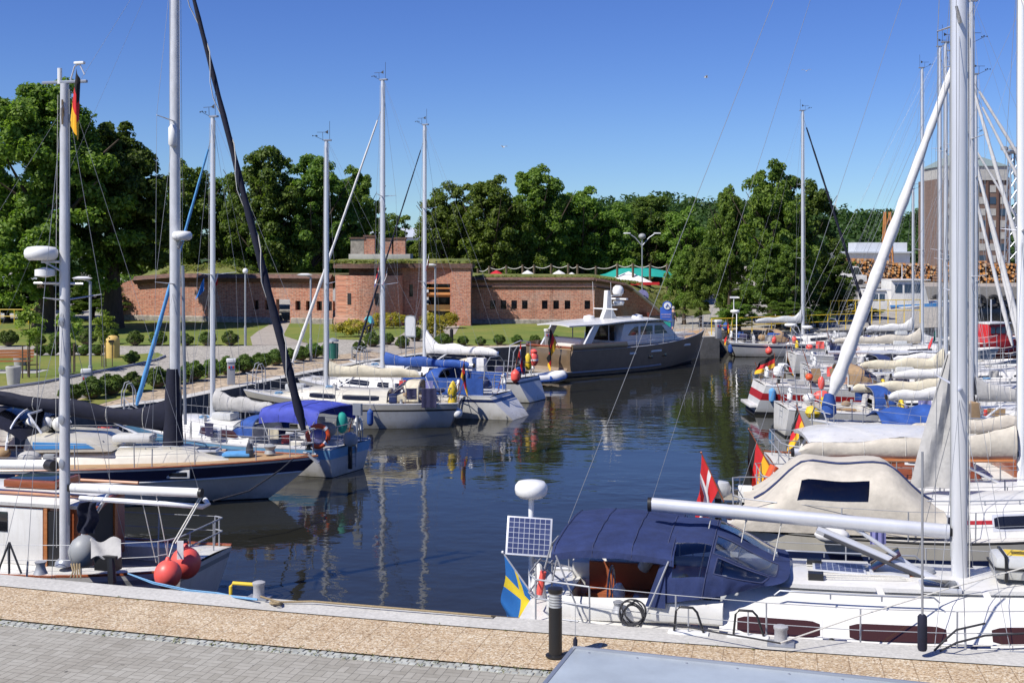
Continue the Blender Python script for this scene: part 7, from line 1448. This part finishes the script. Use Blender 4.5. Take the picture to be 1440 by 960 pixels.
fender('royal blue fender hanging mid-side on the cream sloop', D_.w2(D_.at(-1.0, 1.06, -.45)), .12, .6, 'blue_cloth', .55)
ballfender('white ball fender at the stern of the cream sloop', D_.w2(D_.at(-4.2, .75, -.40)), .19, 'plastic_w', D_.w2(D_.at(-4.15, .75, .2)))
for i, f in enumerate((.85, .45)):
    t = thing('yellow_oilskin', 'yellow oilskin and life vest hung on the stern rail of the cream sloop, ' + ('left one' if i == 0 else 'right one'), 'life vest', D_.w2(D_.at(-4.0, f, .30)), 0); b = MB(); b.lathe([(.08, -.42), (.17, -.35), (.15, -.15), (.10, -.02), (.16, .08), (.15, .25), (.07, .42), (.03, .48)], n=10, sx=1, sy=.7); b.build('vest', 'sign_yellow' if 'sign_yellow' in M else 'yellow', t); b = MB(); b.tube([(math.cos(a) * .125, math.sin(a) * .09, -.03) for a in np.linspace(0, 2 * PI, 13)], .02, 5, cap=False); b.build('belt', 'black', t)
# E: sloop with blue tent and scooped transom
E = Boat('blue_tented_sloop', 'white sloop with blue cockpit tent and long reverse transom pointing into the basin', 10.3, 3.4, place(XD(538, 50.6), 50.6, 157, .3), 157, fb=.92, bow=.35, aft=.0, rake=1.1, trans=-1.15, tr=.66, hull=((0, 'anti'), (.22, 'gel'), (.80, 'navy_gel'), (.9, 'gel')), cockpit=(-4.0, -1.9), deck='gel', rail='alu')
E.cabin(-1.8, 3.2, .64, .42, 1.9, wins=[(-1.5, 0), (.4, 1.6)], z0=.25, z1=.72); E.mast(.3, ZD(113, 50.6), .10, spread=((.33, 1.0), (.62, .85)), back=(-4.9, 0, 1.0), wr=.005); E.boom(4.1, 2.02, .08, cover='blue_cloth', fat=.20, head=.2); E.furl(4.95, .90, .085, 'white_cloth')
E.hood(-2.9, -1.4, 1.2, .85, 'blue_cloth', z=1.05, wmat='win'); E.part('rail_dodger', 'blue_cloth', lambda b: [b.grid(lambda u, v: E.at(lerp(-4.9, -1.5, u), sd * (.99 - .015 * math.sin(u * 25)), lerp(.05, .72, v)), 22, 4) for sd in (1, -1)], thick=.012)
E.rails(-4.3, 3.7, 6, .62); E.wheel(-3.6, .45, 1.45); E.clutter(5); E.hatch(2.2, 0, .5, .5); E.part('boarding_plank', 'gel', lambda b: b.box(E.at(-4.7, .5, .15), (1.2, .5, .06), 0, .2), bev=.02); E.part('tender_rope', 'rope_d', lambda b: b.tube([E.at(-4.2, 1, .0), E.at(-3.7, 1.08, -.35), E.at(-3.0, 1.06, -.3), E.at(-2.6, 1.0, 0)], .02, 5))
fender('flat white fender on the side of the blue-tented sloop', E.w2(E.at(-3.3, 1.08, -.45)), .14, .6, 'plastic_w', .4)
flag('German flag hanging at the blue cockpit tent between the two left sloops', D_.w2(D_.at(-4.1, .1, .2)), D_.w2(D_.at(-4.4, .1, 1.5)), .9, .55, 'german', droop=.95, out=(.4, -.2), seed=14)
# F: sloop with pale boom cover
Fb = Boat('grey_sloop', 'grey-white sloop with pale boom cover, farthest of the left row, flags at its stern', 9.8, 3.2, place(XD(597, 56.3), 56.3, 152, .6), 152, fb=.98, bow=.4, aft=.05, rake=1.1, trans=-.6, tr=.68, hull=((0, 'anti'), (.22, 'gel_grey'), (.85, 'dark_gel'), (.92, 'gel')), cockpit=(-3.9, -2.0), rail='alu')
Fb.cabin(-1.9, 3.1, .64, .40, 1.7, wins=[(-1.4, -.2), (.2, 1.2)]); Fb.mast(.6, ZD(176, 56.3), .09, spread=((.36, .8), (.66, .7)), back=(-4.6, 0, 1.0)); Fb.boom(3.9, 2.05, .075, cover='white_cloth', fat=.25, head=1.4); Fb.rails(-3.9, 3.4, 6, .6); Fb.hood(-2.2, -.9, 1.05, .65, 'cream_cloth', z=1.15); Fb.furl(4.6, .93, .06, 'dark_cloth')
Fb.clutter(6); Fb.part('gantry', 'alu', lambda b: [b.tube([Fb.at(-4.4, sd * .9), Fb.at(-4.5, sd * .85, 1.5), Fb.at(-4.5, 0, 1.6)], .025, 6) for sd in (1, -1)]); Fb.part('liferaft_bag', 'white_cloth', lambda b: b.box(Fb.at(-2.9, .8, .55), (.9, .3, .75)), bev=.06); Fb.outboard(Fb.at(-4.75, .5, .4), 'black'); Fb.part('horseshoe_buoy', 'blue_cloth', lambda b: [b.ball(Fb.at(-4.8, f, .35), .17) for f in (.7, .4)])
flag('red and white flag drooping at the stern of the farthest left sloop', Fb.w2(Fb.at(-4.7, .9, .2)), Fb.w2(Fb.at(-5.1, 1.0, 1.7)), .95, .6, 'danish', droop=.97, out=(.3, -.2), seed=15)
t = thing('rescue_sling', 'coral rescue pack on the stern of the farthest left sloop', 'rescue sling', Fb.w2(Fb.at(-4.9, -.5, .8))); b = MB(); b.lathe([(.1, -.35), (.2, -.2), (.2, .1), (.14, .2), (.17, .3), (.08, .4)], n=12); b.build('pack', 'coral', t); b = MB(); b.lathe([(.205, -.12), (.205, -.04)], n=12); b.build('band', 'plastic_w', t)
t = thing('yellow_life_vest', 'yellow life vest hung beside the coral pack on the farthest left sloop', 'life vest', Fb.w2(Fb.at(-4.95, .1, .65))); b = MB(); b.lathe([(.08, -.35), (.15, -.2), (.12, .1), (.14, .25), (.05, .4)], n=10); b.build('vest', 'yellow', t); b = MB(); b.tube([(math.cos(a) * .13, math.sin(a) * .13, 0) for a in np.linspace(0, 6.28, 13)], .02, 5, cap=False); b.build('belt', 'black', t)
fender('coral pear fender at the stern of the farthest left sloop', Fb.w2(Fb.at(-4.8, .95, .15)), .2, .55, 'coral', .3)
flag('thin blue and white house pennant on the mast with the blue boom cover', PD(533, 398, 50.5), PD(532, 372, 50.5), .5, .5, 'dutch', droop=.9, out=(-.3, -.1), seed=16, name='pennant', staff=False)
flag('red and white courtesy pennant beside the mast with the blue boom cover', PD(541, 395, 50.6), PD(545, 374, 50.6), .45, .4, 'polish', droop=.9, out=(-.3, -.1), seed=17, name='pennant', staff=False)
flag('faded red courtesy pennant on the mast of the farthest left sloop', PD(603, 378, 56.3), PD(603, 355, 56.3), .35, .55, 'polish', droop=.85, out=(-.3, -.1), seed=18, name='pennant', staff=False)
# inflatable dinghy
t = thing('inflatable_dinghy', 'white and blue inflatable dinghy floating at the stern of the motor yacht', 'dinghy', (XD(762, 60.2), 60.2, 0), .5)
b = MB(); b.tube([(-1.2, -.55, .3), (.4, -.55, .32), (1.0, -.35, .4), (1.25, 0, .45), (1.0, .35, .4), (.4, .55, .32), (-1.2, .55, .3)], .22, 12); b.build('tube', 'plastic_w', t); b = MB(); b.box((-.2, 0, .15), (2.0, .9, .06)); b.build('floor', 'plastic_g', t); b = MB(); b.box((-1.0, 0, .35), (.06, .9, .4)); b.build('transom', 'varnish', t); b = MB(); b.tube([(-1.2, -.75, .25), (.4, -.77, .27), (1.1, -.5, .34), (1.46, 0, .4)], .06, 6); b.build('rubbing_strip', 'blue_cloth', t); b = MB(); b.ball((-.9, -.62, .32), .18, n=10); b.build('side_bag', 'blue_cloth', t); b = MB(); b.ball((.1, -.62, .32), .18, n=10); b.build('side_bag', 'blue_cloth', t)

# ================================================================ things on the near quay
def bollard(label, p, h=.26):
    t = thing('mooring_bollard', label, 'bollard', p, -.24); b = MB(); b.box((0, 0, .015), (.36, .24, .03)); b.build('base_plate', 'alu_dark', t, bev=.006); b = MB(); b.lathe([(.095, .03), (.085, .06), (.085, h - .05), (.098, h - .03), (.098, h), (.07, h + .012)], n=20); b.build('body', 'granite', t)
p1 = PZ(1098, 906); bollard('grey mooring bollard on the near kerb beside the white sloop', p1, .25); p2 = PZ(364, 841); bollard('grey mooring bollard beside the yellow hoop on the near kerb', p2, .25)
p = PZ(346, 836); t = thing('ladder_hoop', 'yellow steel grab hoop of the quay ladder at the near kerb', 'ladder hoop', p, -.24); b = MB(); b.tube([(-.26, 0, -.05), (-.26, 0, .12), (-.22, 0, .17), (.2, 0, .17), (.25, 0, .12), (.25, 0, -.05)], .028, 8); b.build('hoop', 'yellow', t); b = MB(); [b.bar((-.25, .12, -.2 - .25 * i), (.25, .12, -.2 - .25 * i), .016) for i in range(3)]; b.build('rung', 'yellow', t)
for lb, x, y in [('black boarding hoop on the kerb at the near sloop cockpit, left one', 968, 890), ('black boarding hoop on the kerb at the near sloop cabin, right one', 1052, 895)]:
    p = PZ(x, y); t = thing('boarding_hoop', lb, 'ladder hoop', p, -.24); b = MB(); b.tube([(-.2, 0, 0), (-.17, 0, .3), (-.12, 0, .36), (.06, 0, .36), (.12, 0, .3), (.22, 0, 0)], .018, 6); b.build('hoop', 'black', t); b = MB(); b.bar((.0, 0, 0), (0, 0, .35), .012); b.build('post', 'steel', t); b = MB(); b.box((0, 0, .01), (.56, .16, .03)); b.build('base_plate', 'plastic_w', t, bev=.008)
p = PZ(781, 922); t = thing('bollard_light', 'black bollard light with ribbed grey glass head on the tiled quay path', 'bollard light', p)
hb_ = ZD(825, p.y) - p.z; b = MB(); b.lathe([(.13, 0), (.13, .02), (.09, .03)], n=24); b.build('base_plate', 'black', t); b = MB(); b.lathe([(.088, .02), (.088, hb_ * .72)], n=24); b.build('post', 'black', t); b = MB(); b.lathe([(.08 if i % 2 else .088, hb_ * (.72 + .2 * i / 10)) for i in range(11)], n=24); b.build('lamp_glass', 'plastic_g', t, ang=20); b = MB(); b.lathe([(.09, hb_ * .92), (.098, hb_ * .94), (.098, hb_ * .985), (.03, hb_)], n=24); b.build('cap', 'black', t)
rope('twisted tan mooring rope along the near kerb edge', [PZ(366, 838, QZ + .1), PZ(392, 846, QZ + .03), PZ(440, 845, QZ + .05), PZ(560, 855, QZ + .05), PZ(690, 866, QZ + .04), PZ(740, 870, QZ - .3)], .016, 'rope_tan')
b = MB(); b.tube([PZ(388 + 9 * math.cos(a) * (1 - a / 30), 847 + 2.2 * math.sin(a) * (1 - a / 30), QZ + .02 + a * .004) for a in np.linspace(0, 15, 50)], .017, 6); tag(b.build('rope_coil', 'rope_tan'), 'dark tangled rope coil on the kerb right of the mooring bollard', 'rope')
for i in range(2): rope('pale blue mooring line from the wheelhouse boat to the kerb bollard, ' + ('upper strand' if i == 0 else 'lower strand'), [PD(180, 806, 20.1), PD(215, 818 + 2 * i, 19.7), PD(265, 829 + 2 * i, 19.3), PD(305, 833 + i, 19.1), PZ(330, 838 + i, QZ + .02), PZ(362, 842 + i, QZ + .06)], .012, 'rope_b')
rope('thin white line crossing from the near bollard up to the sloop foredeck', [PZ(1098, 903, QZ + .15), PD(1200, 868, 16.2), PD(1330, 828, 16.8), PD(1450, 795, 17.2)], .010, 'rope_w'); rope('dark mooring line over the near sloop deck edge to the bollard', [PZ(1098, 904, QZ + .12), PD(1060, 897, 15.9), PD(1010, 889, 16.2), PD(940, 876, 16.6)], .012, 'rope_d')
rope('black mooring warp curving from the near sloop deck down to the kerb', [PD(1440, 890, 15.9), PD(1385, 893, 15.75), PD(1345, 903, 15.65), PZ(1322, 915, QZ + .02)], .014, 'rope_d'); rope('second black mooring warp curving to the near kerb beside the dark fender post', [PD(1385, 876, 16.1), PD(1345, 885, 15.85), PD(1330, 898, 15.7), PZ(1314, 914, QZ + .02)], .014, 'rope_d')
t = thing('fender_post', 'dark navy padded post at the near sloop shroud', 'fender', PD(1297, 914, 15.65)); b = MB(); b.lathe([(.05, 0), (.062, .03), (.062, .44), (.04, .47)], n=12); b.build('pad', 'dark_cloth', t); b = MB(); b.bar((0, 0, .45), (0, 0, 2.6), .016); b.build('stay', 'wire', t)
# roof panel of the kiosk below the viewpoint
cz = 3.95; q0 = PZ(807.5, 911, cz); ux = (PZ(1275, 960, cz) - q0).normalized(); uy = V3((ux.y, -ux.x, 0)); k = thing('kiosk_roof', 'flat pale blue-grey sheet metal canopy roof below the viewpoint', 'canopy', (q0.x, q0.y, 0), math.atan2(ux.y, ux.x))
mk('sheet_blue', (.42, .47, .50), .42, metal=.1, var=.22, scale=1.6, bmp=.05, bscale=3)  # tone blotches stand for dirt and for cloud reflections painted into the colour
b = MB(); b.box((3.5, -1.8, cz - .06), (7, 3.6, .12)); b.build('roof', 'sheet_blue', k, bev=.012)
for i in range(22): b = MB(); b.lathe([(.010, 0), (.009, .003), (.004, .005)], (.12 + i * .33, -.06, cz), 8); b.build('rivet', 'alu_dark', k)
for x in (2.35, 4.7): b = MB(); b.box((x, -1.82, cz + .004), (.035, 3.5, .012)); b.build('seam', 'sheet_blue', k, bev=.004)
b = MB(); b.box((3.5, .006, cz - .03), (7.02, .02, .09)); b.build('edge_trim', 'alu_dark', k, bev=.004); b = MB(); b.box((-.006, -1.8, cz - .05), (.03, 3.62, .11)); b.build('edge_trim', 'alu_dark', k, bev=.004)
for x, y in ((.3, -.3), (6.7, -.3), (.3, -3.3), (6.7, -3.3)): b = MB(); b.bar((x, y, QZ - .05), (x, y, cz - .12), .06); b.build('post', 'alu_dark', k)
t = thing('roof_antenna', 'thin wire antenna with a navy foot on the corner of the canopy roof', 'antenna', PZ(809, 910, cz)); b = MB(); b.lathe([(.014, 0), (.016, .05), (.004, .075)], n=10); b.build('foot', 'dark_cloth', t); b = MB(); b.bar((0, 0, .06), (0, 0, .32), .0022, 5); b.build('whip', 'wire', t)
# ================================================================ people
def person(name, label, loc, rz, joints, edges, rad, clothes, cat='person'):
    t = thing(name, label, cat, loc, rz); me = bpy.data.meshes.new('body'); me.from_pydata([j for j in joints], edges, []); o = bpy.data.objects.new('body', me); COL.objects.link(o)
    o.modifiers.new('skin', 'SKIN'); 
    for i, r in enumerate(rad): me.skin_vertices[0].data[i].radius = (r, r)
    me.skin_vertices[0].data[0].use_root = True
    sb = o.modifiers.new('sub', 'SUBSURF'); sb.levels = sb.render_levels = 2
    dg = bpy.context.evaluated_depsgraph_get(); ev = o.evaluated_get(dg); m2 = bpy.data.meshes.new_from_object(ev); bpy.data.objects.remove(o)
    m2.materials.clear(); mats = []; 
    for c in ('skin',) + tuple(q for q, _ in clothes): m2.materials.append(M[c])
    for p in m2.polygons:
        c = p.center; p.use_smooth = True; p.material_index = 0
        for i, (q, f) in enumerate(clothes):
            if f(c): p.material_index = i + 1
    o = bpy.data.objects.new('body', m2); COL.objects.link(o); o.parent = t; return t
def head(t, c, face, hair='hair_grey'):
    c = V3(c); b = MB(); b.ball(c + V3((-.015 * face, 0, .03)), .108, n=14, sx=1.05, sy=.86, sz=1.1); b.build('hair', hair, t)
    b = MB(); b.bar(c + V3((.09 * face, 0, .0)), c + V3((.125 * face, 0, -.02)), .014); b.build('nose', 'skin', t)
# man walking on the far quay, seen from behind and the side
J = [(0, 0, .95), (0, 0, 1.18), (0, 0, 1.42), (.03, 0, 1.50), (.06, 0, 1.60), (.06, 0, 1.70), (0, .10, .90), (.10, .11, .50), (-.02, .11, .08), (.14, .11, .03), (0, -.10, .90), (-.04, -.11, .50), (-.20, -.11, .12), (-.06, -.12, .04), (0, .20, 1.40), (-.06, .25, 1.13), (.08, .24, .90), (.12, .23, .82), (0, -.20, 1.40), (.03, -.25, 1.13), (.14, -.23, .92), (.18, -.22, .84)]
E_ = [(0, 1), (1, 2), (2, 3), (3, 4), (4, 5), (0, 6), (6, 7), (7, 8), (8, 9), (0, 10), (10, 11), (11, 12), (12, 13), (2, 14), (14, 15), (15, 16), (16, 17), (2, 18), (18, 19), (19, 20), (20, 21)]
Rr = [.15, .15, .17, .06, .09, .095, .10, .07, .045, .045, .10, .07, .045, .045, .075, .05, .035, .035, .075, .05, .035, .035]
dq = 77.6; pm_ = person('person', 'white-haired man in a dark grey shirt and blue shorts standing behind the yacht bow', (XD(946, dq), dq, QZ), .5, J, E_, Rr, [('shirt_grey', lambda c: 1.0 < c.z < 1.46 and (abs(c.y) < .22 or c.z > 1.18)), ('jeans', lambda c: .48 < c.z <= 1.0 and abs(c.y) < .215), ('rubber', lambda c: c.z < .075)]); head(pm_, (.06, 0, 1.67), 1)
# cyclist by the fort gate
pc = PZ(520, 478); cy = thing('bicycle', 'dark bicycle ridden across the path before the fort gate', 'bicycle', pc, 2.6)
for x in (-.52, .52):
    b = MB(); b.tube([(x + math.cos(a) * .32, 0, .34 + math.sin(a) * .32) for a in np.linspace(0, 2 * PI, 25)], .022, 6, cap=False); wl_ = b.build('wheel', 'rubber', cy); b = MB(); [b.bar((x, 0, .34), (x + math.cos(a) * .31, 0, .34 + math.sin(a) * .31), .004, 4) for a in np.linspace(0, 5.6, 10)]; b.build('spokes', 'steel', wl_)
b = MB(); [b.bar(a, c, .02) for a, c in (((-.52, 0, .34), (-.08, 0, .32)), ((-.08, 0, .32), (-.22, 0, .85)), ((-.22, 0, .8), (.36, 0, .86)), ((.36, 0, .86), (-.08, 0, .32)), ((-.52, 0, .34), (-.2, 0, .78)), ((.52, 0, .34), (.34, 0, .98)))]; b.build('frame', 'dark_gel', cy); b = MB(); b.bar((.30, -.28, 1.05), (.30, .28, 1.05), .015); b.build('handlebar', 'black', cy); b = MB(); b.box((-.24, 0, .91), (.26, .15, .06)); b.build('saddle', 'black', cy, bev=.02)
J2 = [(-.22, 0, .98), (-.10, 0, 1.20), (.06, 0, 1.42), (.10, 0, 1.50), (.14, 0, 1.60), (.15, 0, 1.69), (-.18, .10, .97), (.16, .11, .80), (.02, .11, .40), (.14, .11, .34), (-.18, -.10, .97), (.10, -.11, .62), (-.10, -.11, .22), (.03, -.11, .17), (.06, .20, 1.38), (.22, .24, 1.20), (.30, .24, 1.08), (.33, .24, 1.06), (.06, -.20, 1.38), (.22, -.24, 1.20), (.30, -.24, 1.08), (.33, -.24, 1.06)]
pr_ = person('person', 'cyclist in a teal shirt and dark trousers riding before the fort gate', pc, 2.6, J2, E_, Rr, [('shirt_teal', lambda c: 1.02 < c.z < 1.47 and (abs(c.y) < .23 or c.z > 1.22)), ('trouser', lambda c: c.z <= 1.02), ('rubber', lambda c: c.z < .1)]); head(pr_, (.15, 0, 1.66), 1, 'soil')
# gulls
for i, (x, y, d) in enumerate([(993, 109, 140), (1134, 100, 150), (708, 207, 160)]):
    t = thing('gull', 'white gull gliding in the blue sky, ' + ['left of the single far mast top', 'just above the single far mast top', 'over the trees behind the fort'][i], 'gull', PD(x, y, d), i * 1.2); b = MB()
    b.lathe([(.01, -.22), (.06, -.12), (.085, 0), (.06, .14), (.04, .2), (.01, .26)], n=10, R=Matrix.Rotation(PI / 2, 3, 'Y')); b.build('body', 'plastic_w', t)
    for s in (1, -1): b = MB(); b.grid(lambda u, v: V3((.12 - .2 * v + .1 * u * (1 - u) - .12 * u * u, s * (.05 + .55 * u), .02 + .16 * math.sin(u * 2.4))), 8, 3); b.build('wing', 'gel_grey', t, thick=.012)
